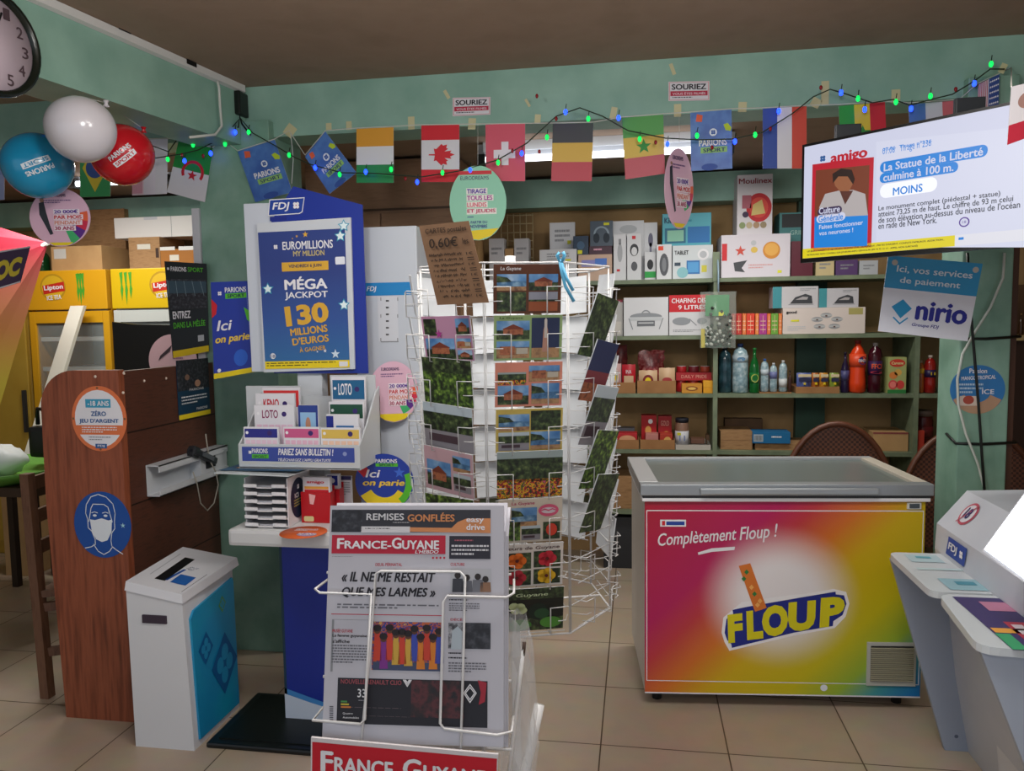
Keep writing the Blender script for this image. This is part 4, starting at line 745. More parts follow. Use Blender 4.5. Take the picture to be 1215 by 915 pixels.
# the newspapers
def paper_mesh(off, du, dv, th, art=None, curl=.0, name='newspaper', label='', grp='newspapers in the stand'):
    b = MB(); n = 16; pts = []
    for side in (0, 1):
        for i in range(n + 1):
            v = i / n
            bend = curl * max(0, .12 - v) * .4
            for u in (0, 1): pts.append(np_(u + du, v + dv, off - bend - side * th))
    k = 2 * (n + 1); fs = []
    for i in range(n): a = 2 * i; fs += [(a, a + 2, a + 3, a + 1), (k + a, k + a + 1, k + a + 3, k + a + 2), (a, k + a, k + a + 2, a + 2), (a + 1, a + 3, k + a + 3, k + a + 1)]
    fs += [(0, 1, k + 1, k), (2 * n, k + 2 * n, k + 2 * n + 1, 2 * n + 1)]
    b.add(pts, fs, c('#bfbfc8', .75)); 
    if art: art(b)
    return fin(b, name, label, 'newspaper', grp)
def frontpage(b):
    cv = Canvas(b, np_(0, 0, .0003), NU, NVd, WN, HN, .0003); K = kk; INKN = c('#2c2c34', .8); RN = c('#b92840', .7)
    def R4(x0, y0, x1, y1, m, l=1): cv.B(*K(x0, y0), *K(x1, y1), m, l)
    def T4(s, x0, y0, x1, y1, m, **kw): cv.T(s, *K(x0, y0), *K(x1, y1), m, **kw)
    def D4(x0, y0, x1, y1, n, m=c('#6a6a72'), **kw): cv.D(*K(x0, y0), *K(x1, y1), n, m, **kw)
    R4(93, 68, 606, 142, c('#33343c')); R4(95, 68, 190, 136, PHDARK, 2); R4(188, 122, 345, 142, c('#d2d2d6'), 2); cv.Pg([K(345, 125), K(480, 127), K(500, 108), K(530, 96), K(606, 96), K(606, 144), K(345, 139)], c('#d08a58'), 2)
    T4('REMISES', 205, 80, 326, 102, c('#d4d4d8'), b=.02); T4('GONFLÉES', 338, 77, 490, 107, c('#d08a58'), b=.03); T4('easy', 528, 96, 585, 114, WHITE, b=.02, l=4); T4('drive', 528, 114, 588, 134, WHITE, b=.02, l=4); D4(290, 108, 380, 113, 1, c('#b0b0b4')); D4(200, 127, 335, 134, 1, INKN)
    R4(93, 150, 460, 212, RN); T4('F', 110, 160, 132, 195, WHITE, b=.03); T4('RANCE-', 134, 168, 285, 195, WHITE, b=.03); T4('G', 287, 158, 318, 195, WHITE, b=.03); T4('UYANE', 320, 167, 440, 197, WHITE, b=.03); T4("L'HEBDO", 362, 198, 438, 210, WHITE, b=.02, sh=.2)
    R4(473, 153, 606, 228, c('#2a2a36')); D4(490, 165, 590, 174, 1, c('#a85868')); D4(480, 182, 600, 222, 3, c('#d0d0d6'), fill=.45, seed=5)
    D4(93, 219, 205, 222, 1); 
    for i in range(4): u, v = cv.uv(*K(420 + 12 * i, 224)); cv.circ(u, v, .0022, RN, 2, 10)
    T4('DEUIL PÉRINATAL', 234, 238, 320, 251, RN, b=.01); T4('« IL NE ME RESTAIT', 125, 268, 428, 304, INKN, b=.03, sh=.22); T4('QUE MES LARMES »', 125, 318, 428, 356, INKN, b=.03, sh=.22)
    D4(110, 372, 438, 395, 2); R4(90, 407, 450, 410, RN)
    T4('MUSÉE GUYANE', 95, 452, 160, 466, RN, b=.01); T4('La femme guyanaise', 95, 470, 206, 484, INKN, b=.02); T4("s'affiche", 95, 488, 150, 500, INKN, b=.02); D4(93, 505, 205, 570, 7, seed=3); R4(93, 424, 215, 425, GREY); R4(93, 424, 94, 592, GREY)
    R4(225, 430, 450, 592, CROWDM, 1); R4(225, 560, 450, 592, c('#3f4a68'), 2)
    rn = random.Random(4)
    for i in range(11):
        x = 240 + i * 20; y = 455 + rn.uniform(-8, 10) + (18 if i % 2 else 0); col = c(rn.choice(['#c8402c', '#3a48a8', '#d07a28', '#7a2f88', '#c8a040', '#b83058']))
        cv.Pg([K(x - 8, y + 14), K(x + 8, y + 14), K(x + 14, y + 105), K(x - 14, y + 105)], col, 3); u, v = cv.uv(*K(x, y + 6)); cv.ell(u, v, .019, .017, c('#5a3626'), 4, 12); cv.ell(u, v - .008, .024, .014, c('#20161a'), 5, 10)
    T4('CULTURE', 477, 240, 522, 250, RN, b=.01); R4(477, 258, 608, 335, c('#b4b6bc')); 
    for x, hh, cc in ((500, 62, '#3c3e46'), (530, 55, '#5a5c64'), (565, 58, '#6c6e76'), (590, 50, '#88664f')): cv.Pg([K(x - 18, 335), K(x - 16, 335 - hh + 18), K(x + 16, 335 - hh + 18), K(x + 18, 335)], c(cc), 3); u, v = cv.uv(*K(x, 335 - hh + 8)); cv.ell(u, v, .018, .014, c('#2a2424'), 4, 10)
    D4(472, 342, 580, 350, 1, INKN); D4(472, 358, 575, 366, 1, INKN); D4(472, 370, 570, 400, 4, seed=9)
    T4('DÉCÈS', 477, 418, 522, 428, RN, b=.01); R4(470, 434, 606, 520, PHGREY); cv.Pg([K(478, 520), K(482, 460), K(500, 445), K(515, 462), K(514, 520)], c('#b4c0c8'), 3); R4(520, 434, 606, 520, PHDARK, 2)
    D4(470, 530, 540, 540, 1, INKN); D4(470, 545, 570, 556, 1, INKN); D4(470, 562, 592, 600, 4, seed=12)
    R4(112, 612, 596, 775, c('#22222a')); R4(350, 620, 520, 745, PHRED, 2); cv.Pg([K(565, 620), K(594, 628), K(588, 690), K(568, 700), K(575, 660)], c('#a02838'), 3)
    T4('NOUVELLE RENAULT CLIO', 122, 616, 318, 636, c('#a05058'), b=.02); u, v = cv.uv(*K(337, 629)); 
    for i in range(3): cv.line([(u - .022 + .006 * i, v - .012), (u, v + .014 - .008 * i), (u + .022 - .006 * i, v - .012)], .0016, WHITE, 4)
    T4('33', 176, 648, 202, 676, WHITE, b=.01); D4(178, 684, 225, 690, 1, c('#9a9aa2')); D4(150, 708, 430, 713, 1, c('#6a5a60')); D4(200, 736, 440, 741, 1, c('#6a5a60'))
    for i, cc in enumerate(('#4a8a4c', '#c8b840', '#c87838')): R4(122, 686 + 9 * i, 142 + 6 * i, 692 + 9 * i, c(cc), 3)
    T4('Quattro', 128, 724, 160, 732, WHITE); T4('Automobiles', 128, 737, 180, 745, WHITE)
    for s_ in (0, 1): 
        d = 0 if s_ == 0 else 5
        cv.line([cv.uv(*K(540, 634 + d * 1.8)), cv.uv(*K(560 - d, 662)), cv.uv(*K(540, 692 - d * 1.8)), cv.uv(*K(520 + d, 662)), cv.uv(*K(540, 634 + d * 1.8))], .0018, WHITE, 4)
    for i in range(7): R4(85, 704 + i * 7, 97, 708 + i * 7, c('#5a5a62'), 2)
paper_mesh(0, 0, 0, .005, frontpage, .0, label='front newspaper in the wire stand, its front page fully visible')
paper_mesh(-.007, .010, -.012, .006, None, .5, label='second newspaper, its white edge showing just behind the front page')
paper_mesh(-.015, .020, .008, .007, None, .8, label='rearmost newspaper, its edge showing behind the other two')
b = MB(); q = P(618, 860, y=1.60); rn = random.Random(3); 
n = 12; rows = 9; vs = []
for i in range(rows):
    f = i / (rows - 1); z = 1.02 - .55 * f
    cx = P(621, 830 + 40 * f, y=1.56).x - .012; rr = .016 + .035 * math.sin(math.pi * min(1, .15 + f * .85)) 
    for k_ in range(n): a = 2 * math.pi * k_ / n; g = rr * rn.uniform(.7, 1.25); vs.append((cx + g * math.cos(a) * .8, 1.545 + g * math.sin(a), z + rn.uniform(-.012, .012)))
fs = [(i * n + k_, i * n + (k_ + 1) % n, (i + 1) * n + (k_ + 1) % n, (i + 1) * n + k_) for i in range(rows - 1) for k_ in range(n)]
b.add(vs, fs, glass('clear_plastic', '#e8ecf0', .12, .3)); fin(b, 'plastic_bag', 'crumpled clear plastic bag hanging behind the newspaper stand', 'bag')
# ================================================================== TELEVISION
def tvp(px, py, s): return None
L0, L1 = P(952, 172, y=3.12), P(952, 312, y=3.12)
t = thing('television', 'wall mounted flat television showing a lottery quiz screen', 'television', (L0.x, L0.y, L1.z))
TU = Vector((P(1215, 140, y=2.62).x - L0.x, 2.62 - 3.12, 0)).normalized(); TN = TU.cross(Vector((0, 0, 1))); TH = L0.z - L1.z; TWd = TH * 1.80
o = Vector((L0.x, L0.y, L0.z)); up = Vector((0, 0, 1))
b = MB(); b.prism([o, o + TU * TWd, o + TU * TWd - up * TH, o - up * TH][::-1], -TN * .03, c('#0c0d10', .3)); m0 = o + TU * TWd * .2 - TN * .03
b.prism([m0 - up * .08, m0 + TU * TWd * .6 - up * .08, m0 + TU * TWd * .6 - up * (TH - .05), m0 - up * (TH - .05)][::-1], -TN * .03, BLACK); bezel = b.build('bezel', t)
bz = .010; so = o + TU * bz - up * bz + TN * .001; sw, sh_ = TWd - 2 * bz, TH - 2 * bz - .006
b = MB(); ES = .72
ew, eb, er, ey, en = e('#d6d9f0', ES), e('#1a86e0', ES), e('#c0182e', ES), e('#e8d820', ES), e('#1d2430', ES)
b.prism([so, so + TU * sw, so + TU * sw - up * sh_, so - up * sh_][::-1], -TN * .0008, ew); cv = Canvas(b, so, TU, up, sw, sh_, .0006)
k = lambda x, y: (840 + x * 375 / 1183, 40 + y * 290 / 915)
def KT(s, x0, y0, x1, y1, m, **kw): cv.T(s, *k(x0, y0), *k(x1, y1), m, **kw)
def KP(pts, m, l=1): cv.Pg([k(*p) for p in pts], m, l)
KP([(630, 405), (1300, 335), (1300, 800), (630, 800)], e('#dcdff4', ES), 1)
KP([(392, 490), (540, 470), (622, 462), (612, 800), (385, 817)], er, 2); KP([(405, 512), (606, 492), (600, 680), (400, 690)], e('#7a3a24', ES), 3); KP([(400, 685), (600, 675), (597, 795), (398, 802)], eb, 3)
KP([(418, 650), (440, 600), (490, 588), (545, 585), (590, 600), (600, 680), (415, 690)], e('#b8b0b0', ES), 4); KP([(495, 590), (515, 640), (545, 588)], e('#5a3028', ES), 5); KP([(470, 545), (490, 525), (530, 530), (545, 560), (530, 590), (495, 590), (478, 570)], e('#9a6040', ES), 5); KP([(470, 560), (468, 525), (500, 505), (540, 510), (552, 545), (545, 565), (525, 535), (490, 535)], e('#2a1814', ES), 6)
u, v = cv.uv(*k(431, 468)); cv.clover(u, v, .014, e('#2a5a98', ES), 4)
def pill(x0, y0, x1, y1, m, l=3): a = cv.uv(*k(x0, y0)); d = cv.uv(*k(x1, y1)); cv.rrect(a[0], a[1], d[0], d[1], (d[1] - a[1]) * sh_ * .49, m, l)
pill(412, 655, 503, 672, e('#3a2a50', ES), 5); KT('Culture', 418, 653, 496, 667, ew, l=7, b=.02); pill(408, 680, 516, 698, ew, 5); KT('Générale', 416, 683, 508, 696, eb, l=7, b=.02); pass
KT('07:06 · Tirage n°236', 655, 430, 836, 424, eb, l=4, b=.015) if False else KT('07:06   Tirage n°236', 655, 428, 836, 428, eb, l=4)
a = cv.uv(*k(655, 438)); d = cv.uv(*k(838, 420)); hgt = .02; cv.text('07:06  Tirage n°236', a[0], a[1] - hgt, d[0], a[1] + hgt * .6, eb, l=4, b=.015)
def row(s, x0, x1, yc, hpx, m, l=6, bold=.02):
    a = cv.uv(*k(x0, yc)); d = cv.uv(*k(x1, yc)); h_ = hpx * .3165 / 140 / 2 * 1.02; cv.text(s, a[0], a[1] - h_, d[0], a[1] + h_, m, l=l, b=bold)
def bar(x0, x1, yc, hpx, m, l=3):
    a = cv.uv(*k(x0, yc)); d = cv.uv(*k(x1, yc)); h_ = hpx * .3165 / 140 / 2 * 1.02; cv.rrect(a[0], a[1] - h_, d[0], a[1] + h_, h_ * sh_ * .9, m, l)
row('amigo', 460, 598, 474, 50, er, 4, .04); bar(645, 1046, 503, 40, eb); row('La Statue de la Liberté', 660, 1030, 502, 28, ew); row('Faites fonctionner', 418, 582, 725, 17, ew, 6, .015); row('vos neurones !', 418, 545, 748, 17, ew, 6, .015); bar(644, 936, 543, 36, eb); row('culmine à 100 m.', 658, 920, 540, 28, ew); bar(645, 858, 592, 50, e('#f2f4ff', .85)); row('MOINS', 694, 805, 592, 28, eb)
for s, x0, x1, yc in (('Le monument complet (piédestal + statue)', 640, 1094, 657), ('atteint 73,25 m de haut. Le chiffre de 93 m celui', 640, 1142, 678), ('de son élévation au-dessus du niveau de l’océan', 640, 1168, 699), ('en rade de New York.', 640, 858, 721)): row(s.replace('’', "'"), x0, x1, yc, 22, en, bold=.01)
a = cv.uv(*k(360, 845)); cv.rect(0, .915, .70, 1, ey, 2); cv.text("LES JEUX D'ARGENT ET DE HASARD PEUVENT ÊTRE DANGEREUX : PERTES D'ARGENT, CONFLITS FAMILIAUX, ADDICTION...", .025, .93, .66, .952, en, l=4, b=.02); cv.text('RETROUVEZ NOS CONSEILS SUR JOUEURS-INFO-SERVICE.FR (09 74 75 13 13 - APPEL NON SURTAXÉ)', .025, .962, .55, .984, en, l=4, b=.02); cv.rect(.70, .915, 1, 1, e('#e8e8f2', ES), 2)
cv.rect(.715, .935, .735, .955, eb, 4); cv.circ(.735, .82, .016, e('#5a3a98', ES), 4); cv.circ(.735, .82, .012, ew, 5); cv.text('18', .728, .81, .743, .83, e('#5a3a98', ES), l=6)
b.build('screen', bezel)
b = MB(); m1 = o + TU * TWd * .5 - up * TH * .45 - TN * .06; b.tube([m1, Vector((1.43, 3.49, m1.z))], .02, BLACK, 8); b.box(1.37, 3.48, m1.z - .12, 1.49, 3.5, m1.z + .12, BLACK, .004); b.build('wall_bracket', t)
for px in (1005, 1112):
    q = P(px, 150, y=3.0); a_ = (q.x - o.x) / TU.x; qq = o + TU * a_; b = MB(); b.box(qq.x - .03, qq.y + .035, qq.z - .03, qq.x + .06, qq.y + .06, qq.z + .05, c('#2c3034', .4), .004); b.build('mounting_lug', t)
# ================================================================== SHELVING AND ITS GOODS
SZ = (1.885, 1.53, 1.162, .80, .40); SF = 4.98; SB = 5.36
t = thing('shelving_unit', 'pale green built-in shelving along the back wall', 'shelving', (.6, 5.17, 0))
UX = (X(590, 5.0), X(848.5, 5.0), X(1087, 5.0), 2.05)
for z in SZ: b = MB(); b.box(-1.5, SF, z - .025, 2.05, SB + .035, z, GREENSHELF); b.build('shelf', t)
for x in (-1.515,) + UX[1:]: b = MB(); b.box(x - .014, SF - .004, 0, x + .014, SB + .035, SZ[0] if x > 0 else 2.2, GREENSHELF); b.build('upright', t)
b = MB(); b.box(UX[1] - .02, SF - .01, SZ[0] - .02, UX[1] + .02, SF + .02, SZ[0] + .16, GREENSHELF); b.build('post_head', t)
def carton(label, x0, y0, x1, sh, Y, dep, m=CARD, art=None, name='cardboard_box', cat='box', grp='goods on the shelves', ztop=None, zbase=None, eps=.0008):
    ym = (y0 + 340) / 2; zb = (SZ[sh] if sh is not None else zbase) + .0008; xm = (x0 + x1) / 2; z1 = Z(y0, Y, xm) if ztop is None else ztop
    xa, xb = X(x0, Y, y0), X(x1, Y, y0); b = MB(); b.box(xa, Y, zb, xb, Y + dep, z1, m, .0015)
    if art: art(front(b, xa, xb, Y, zb, z1, eps))
    o = fin(b, name, label, cat, grp); o['_t'] = z1; return z1
WBX = c('#d3d5d9', .45)
ys = c('#d8d830')
def dev(cv): cv.rect(.15, .5, .4, .75, c('#7c92a8'), 1); cv.dashes(.2, .12, .8, .35, 3, GREY, 1); cv.rect(.7, .3, .85, .36, ys, 2)
carton('white blister pack standing behind the navy box on the top shelf', 652, 264, 682, 0, 5.16, .03, WBX, dev, 'electronics_box')
z = carton('beige gadget box at the end of the top shelf near the rack', 686, 302, 726, 0, 5.05, .14, c('#c3a692', .5), lambda cv: (cv.rect(.1, .2, .75, .45, c('#8a8ac8'), 1), cv.rect(.5, .15, .85, .4, c('#4a78c8'), 2)), 'electronics_box')
carton('small navy box standing on the beige gadget box', 680, 280, 698, None, 5.06, .05, c('#2b3d52', .4), lambda cv: (cv.ell(.5, .5, .25, .22, c('#44607c'), 1), cv.rect(.3, .75, .6, .95, ys, 2)), 'electronics_box', zbase=z)
z2 = carton('flat dark purple box lying on the beige gadget box', 699, 292, 726, None, 5.06, .12, c('#4b3440', .5), lambda cv: cv.dashes(.2, .3, .8, .7, 1, PINK, 1), 'electronics_box', zbase=z)
carton('grey headphones box stacked on the flat purple box', 700, 262, 727, None, 5.07, .08, c('#4d5a68', .4), lambda cv: (cv.sector(.5, .52, .05, 180, 360, c('#8fa0ae'), 1, .038), cv.ell(.28, .68, .14, .2, c('#24303c'), 2), cv.ell(.72, .68, .14, .2, c('#24303c'), 2), cv.rect(.6, .08, .85, .18, ys, 2)), 'electronics_box', zbase=z2)
carton('tall white box with a silver roll picture on the top shelf', 727, 262, 764, 0, 5.14, .12, WBX, lambda cv: (cv.ell(.5, .14, .28, .07, c('#b4b8bc'), 1), cv.dashes(.2, .25, .8, .32, 2, GREY, 1)), 'electronics_box')
carton('slim white box with a bottle picture in front of the tall white box', 728, 278, 743, 0, 5.06, .06, WBX, lambda cv: (cv.ell(.5, .4, .2, .2, c('#a8abb0'), 1), cv.rect(.4, .1, .6, .22, GREY, 1), cv.rect(.25, .75, .5, .8, RED, 1)), 'electronics_box')
carton('white headset box with black headphones picture on the top shelf', 744, 277, 761, 0, 5.05, .06, WBX, lambda cv: (cv.ell(.5, .35, .3, .13, c('#3a3c40'), 1), cv.ell(.5, .38, .2, .09, WBX, 2), cv.rect(.35, .05, .6, .12, RED, 1), cv.ell(.5, .7, .22, .1, c('#5a5c62'), 1)), 'electronics_box')
carton('narrow white shaver box standing behind the charger box', 764, 264, 780, 0, 5.14, .08, WBX, lambda cv: (cv.ell(.5, .3, .18, .12, c('#6a6a80'), 1), cv.rect(.42, .35, .58, .55, c('#7a7a90'), 1)), 'electronics_box')
carton('small charger box with green foot on the top shelf', 765, 299, 778, 0, 5.05, .05, WBX, lambda cv: (cv.rect(0, .7, 1, .92, c('#2fa04c'), 1), cv.ell(.5, .45, .28, .18, c('#2a2c30'), 1)), 'electronics_box')
carton('white speaker box with grey speaker picture and red mark', 779, 290, 797, 0, 5.02, .08, WBX, lambda cv: (cv.rect(.12, .05, .45, .17, c('#e0482c'), 1), cv.ell(.5, .58, .3, .32, c('#55585e'), 1), cv.ell(.5, .58, .14, .2, c('#7c8086'), 2)), 'electronics_box')
z = carton('large white tablet box with a fan picture on the top shelf', 798, 291, 846, 0, 5.06, .14, c('#cfd6da', .45), lambda cv: (cv.rect(.35, .45, .68, .85, c('#3a78b8'), 1), cv.rect(.38, .5, .65, .8, c('#58a0d8'), 2), cv.circ(.76, .28, .035, WHITE, 2), cv.circ(.76, .28, .022, LGREY, 3), cv.text('TABLET', .05, .15, .4, .27, INK, b=.02), cv.ell(.25, .8, .14, .16, c('#8ac0c8'), 2), cv.rect(.72, .6, .85, .8, c('#d8d050'), 2), cv.rect(.05, .5, .2, .6, c('#3a4a5a'), 2)), 'electronics_box')
carton('turquoise kids tablet box on top of the white tablet box', 786, 253, 844, None, 5.08, .12, c('#4aa7b8', .45), lambda cv: (cv.rect(.05, .45, .48, .92, c('#2a6a88'), 1), cv.rect(.1, .52, .44, .86, c('#88c0a8'), 2), cv.rect(.52, .42, .97, .92, c('#2872b4'), 1), cv.text('Kids', .04, .12, .26, .3, c('#1c4a64'), b=.03), cv.rect(.3, .2, .6, .26, c('#2f88a0'), 1)), 'electronics_box', zbase=z)
z = carton('wide white fryer box picturing a bowl of chips on the top shelf', 856, 278, 938, 0, 5.0, .3, c('#d2cdd6', .45), lambda cv: (cv.rect(.01, .2, .085, .6, RED, 1), cv.ell(.73, .38, .125, .2, c('#cf8a34'), 1), cv.ell(.73, .36, .1, .15, c('#e0a850'), 2), cv.ell(.48, .36, .05, .07, c('#d8b858'), 2), cv.star(.28, .38, .035, c('#c84a3c'), 2), cv.ell(.47, .2, .04, .06, LGREY, 2), cv.poly([(.18, .65), (.38, .6), (.3, .78), (.35, .88), (.2, .85)], c('#44464c'), 1), cv.dashes(.4, .7, .75, .82, 2, c('#d09a9a'), 1), cv.rect(.82, .85, .88, .91, ys, 2)), 'appliance_box')
carton('tall white kitchen appliance box with red circle standing on the fryer box', 875, 207, 917, None, 5.03, .22, c('#d6d2d8', .45), lambda cv: (cv.text('Moulinex', .04, .06, .98, .15, c('#8a1c2c'), b=.015), cv.ell(.62, .55, .36, .24, c('#c2202c'), 1), cv.ell(.62, .55, .26, .17, c('#d8483c'), 2), cv.poly([(.45, .5), (.7, .42), (.8, .65), (.4, .68)], c('#d8c078'), 3), cv.rect(.14, .34, .4, .56, c('#b06070'), 2), cv.ell(.24, .66, .09, .05, c('#3a2a4a'), 3), *[cv.ell(.15 + .2 * i, .84, .09, .055, c(('#8a9a6a', '#c0b090', '#b09070', '#98886a')[i]), 2) for i in range(4)]), 'appliance_box', zbase=z)
carton('maroon box beside the fryer box, partly behind the television', 939, 286, 965, 0, 5.02, .25, c('#5c1f30', .45), None, 'appliance_box')
carton('teal box with black appliance picture behind the television edge', 925, 252, 962, None, 5.1, .2, c('#3a7a7c', .45), lambda cv: (cv.rect(.08, .05, .9, .5, c('#23282c'), 1), cv.text('GRIL', .35, .6, .75, .75, c('#9ac0b8'))), 'appliance_box', zbase=Z(286, 5.02, 950))
for x0, x1, y0, cc, lb in ((968, 990, 306, '#cbb98c', 'cream box on the top shelf just under the television'), (992, 1018, 308, '#5a3f70', 'purple box on the top shelf just under the television'), (1020, 1042, 309, '#b8bcc2', 'pale grey box on the top shelf below the television'), (1084, 1106, 310, '#a8b448', 'lime box on the top shelf above the payment sign')):
    carton(lb, x0, y0, x1, 0, 5.05, .15, c(cc, .5), lambda cv: cv.dashes(.2, .3, .8, .7, 2, GREY, 1), 'small_box')
# second shelf
carton('grey lidded storage box on the second shelf beside the rack', 704, 356, 739, 1, 5.02, .25, c('#a9a8a6', .5), lambda cv: (cv.rect(0, 0, 1, .07, c('#7c2436'), 1), cv.rect(.1, .6, .95, .95, c('#bdb9b2'), 1)), 'storage_box')
carton('black box behind the grey storage box', 711, 342, 728, 1, 5.29, .06, c('#1d2022', .4), None, 'small_box')
def chafe(cv, y=.55):
    g = c('#8d9298'); cv.ell(.5, y - .05, .36, .1, g, 1); cv.rect(.14, y - .04, .86, y + .05, c('#bfc4c8'), 2); cv.rect(.3, y + .06, .7, y + .2, c('#6c7076'), 2); cv.line([(.12, y), (.2, y + .27)], .006, g, 2); cv.line([(.88, y), (.8, y + .27)], .006, g, 2); cv.sector(.5, y - .1, .03, 180, 360, g, 2, .022); cv.rect(.33, y + .1, .67, y + .13, c('#c8ccd0'), 3)
carton('white chafing dish box without red on the second shelf', 740, 353, 793, 1, 5.0, .3, c('#d0d2d6', .4), chafe, 'appliance_box')
carton('red and white chafing dish box beside the plain white one', 794, 350, 843, 1, 5.0, .3, c('#cfd0d4', .4), lambda cv: (cv.rect(0, 0, 1, .42, c('#c4202c'), 1), cv.text('CHAFING DISH', .06, .08, 1.12 if False else .98, .2, WHITE, b=.02), cv.text('9 LITRES', .22, .25, .9, .36, WHITE, b=.02), cv.ell(.3, .65, .22, .1, c('#8d9298'), 1), cv.line([(.5, .6), (.66, .75)], .006, GREY, 1), cv.ell(.8, .65, .12, .08, c('#9aa0a6'), 1), cv.dashes(.1, .86, .9, .93, 2, GREY, 1)), 'appliance_box')
PK = [(868, 873, '#b03028', 'narrow dark red'), (873.5, 880, '#c43a34', 'red'), (881, 885.5, '#e0743c', 'light orange'), (886, 895.5, '#d8402c', 'vermilion'), (896.5, 900.5, '#e88440', 'bright orange'), (901, 910, '#a83a88', 'purple'), (910.5, 914.5, '#e06c38', 'orange'), (915, 923.5, '#6aa03c', 'green'), (924, 928, '#e07a3c', 'tangerine')]
for i, (x0, x1, cc, nme) in enumerate(PK):
    where = ('at the end near the hanging bag', 'second from the hanging bag', 'between the two red ones and the purple', 'next to the purple one', 'touching the purple one', 'in the middle of the row', 'between purple and green', 'near the cookware box', 'last before the cookware box')[i]
    carton(f'{nme} incense packet {where} on the second shelf', x0, 372, x1, 1, 5.0, .2, c(cc, .5), lambda cv: (cv.line([(.5, .1), (.5, .9)], .002, c('#f0c8a0'), 1), *[cv.rect(.15, .15 + .1 * j, .85, .18 + .1 * j, c('#f4d0b0'), 2) for j in range(2, 7, 2)]), 'incense_packet', 'packet', 'incense packets on the second shelf')
z = carton('long white cookware box picturing saucepans on the second shelf', 929, 365, 1027, 1, 5.0, .3, c('#d3c8c2', .45), lambda cv: (cv.text('good', .04, .1, .17, .24, INK, b=.03), *[(cv.ell(u, v, .07, .1, c('#97999c'), 1), cv.rect(u - .07, v - .04, u + .07, v + .03, c('#b4b6b8'), 2), cv.rect(u - .012, v - .01, u + .012, v + .04, c('#5a3a34'), 3)) for u, v in ((.42, .45), (.53, .3), (.66, .45), (.45, .72), (.63, .72))], cv.rect(.8, .03, .97, .28, c('#a8a060'), 1), cv.rect(.1, .45, .2, .52, ys, 2), cv.dashes(.06, .7, .28, .9, 3, LGREY, 1)), 'cookware_box')
iron = lambda cv: (cv.rect(0, 0, .2, 1, c('#3f8e98'), 1), cv.poly([(.38, .8), (.5, .5), (.72, .35), (.86, .45), (.88, .8)], c('#3c3e44'), 1), cv.poly([(.5, .62), (.66, .48), (.78, .5), (.76, .62)], c('#a8a4a6'), 2), cv.dashes(.6, .1, .95, .25, 2, GREY, 1), cv.rect(.35, .82, .9, .86, GREY, 1))
carton('larger of the two white steam iron boxes on the cookware box', 917, 340, 971, None, 5.02, .14, c('#c2c0c4', .45), iron, 'appliance_box', zbase=z)
carton('smaller of the two white steam iron boxes on the cookware box', 972, 342, 1019, None, 5.02, .14, c('#bdbcc2', .45), iron, 'appliance_box', zbase=z)
def bottle(label, x0, x1, ytop, sh, Y, body, cap, lab=None, shape='soda', grp='bottles on the third shelf', name='drink_bottle', liquid=None, lt=None):
    xc = (X(x0, Y, 440) + X(x1, Y, 440)) / 2; r = (X(x1, Y, 440) - X(x0, Y, 440)) / 2; zb = SZ[sh] + .001; h = Z(ytop, Y, (x0 + x1) / 2) - zb
    yc = Y + r; t = thing(name, label, 'bottle', (xc, yc, zb), 0, grp)
    S = {'soda': [(.7, 0), (.97, .03), (1, .2), (.9, .42), (1, .62), (.98, .70), (.6, .84), (.3, .92), (.3, .95)], 'water': [(.85, 0), (1, .02), (1, .3), (.95, .34), (1, .38), (1, .74), (.8, .86), (.3, .93), (.3, .95)], 'jar': [(.9, 0), (1, .04), (1, .74), (.92, .82), (.92, .86)], 'wine': [(.95, 0), (1, .03), (1, .55), (.75, .68), (.32, .8), (.3, .95)]}[shape]
    b = MB(); b.lathe([(r * a, h * q) for a, q in S], body, 18, (xc, yc, zb)); b.build('body', t)
    b = MB()
    if shape == 'jar': b.lathe([(r * .95, h * .86), (r * .97, h * .98), (r * .9, h)], cap, 18, (xc, yc, zb))
    else: b.lathe([(r * .36, h * .93), (r * .38, h * .99), (r * .34, h)], cap, 12, (xc, yc, zb))
    b.build('cap', t)
    if lab:
        z0, z1 = lab[1], lab[2]; b = MB(); n = 20; rr = r * 1.012; b.lathe([(rr, h * z0), (rr, h * z1)], lab[0], n, (xc, yc, zb))
        if lt:
            cv = Canvas(b, (xc - rr, yc - rr - .001, zb + h * z1), (1, 0, 0), (0, 0, 1), 2 * rr, h * (z1 - z0)); i0 = len(b.v); lt(cv)
            for i in range(i0, len(b.v)):
                v = b.v[i]; dx = max(-1, min(1, (v.x - xc) / rr)); ex = (yc - rr - .001) - v.y; b.v[i] = Vector((v.x, yc - math.sqrt(max(0, 1 - dx * dx)) * rr - .001 + min(0, -ex), v.z))
        b.build('label', t)
    return t
PL = glass('plastic_clear', '#b8c8d0', .08, .45)
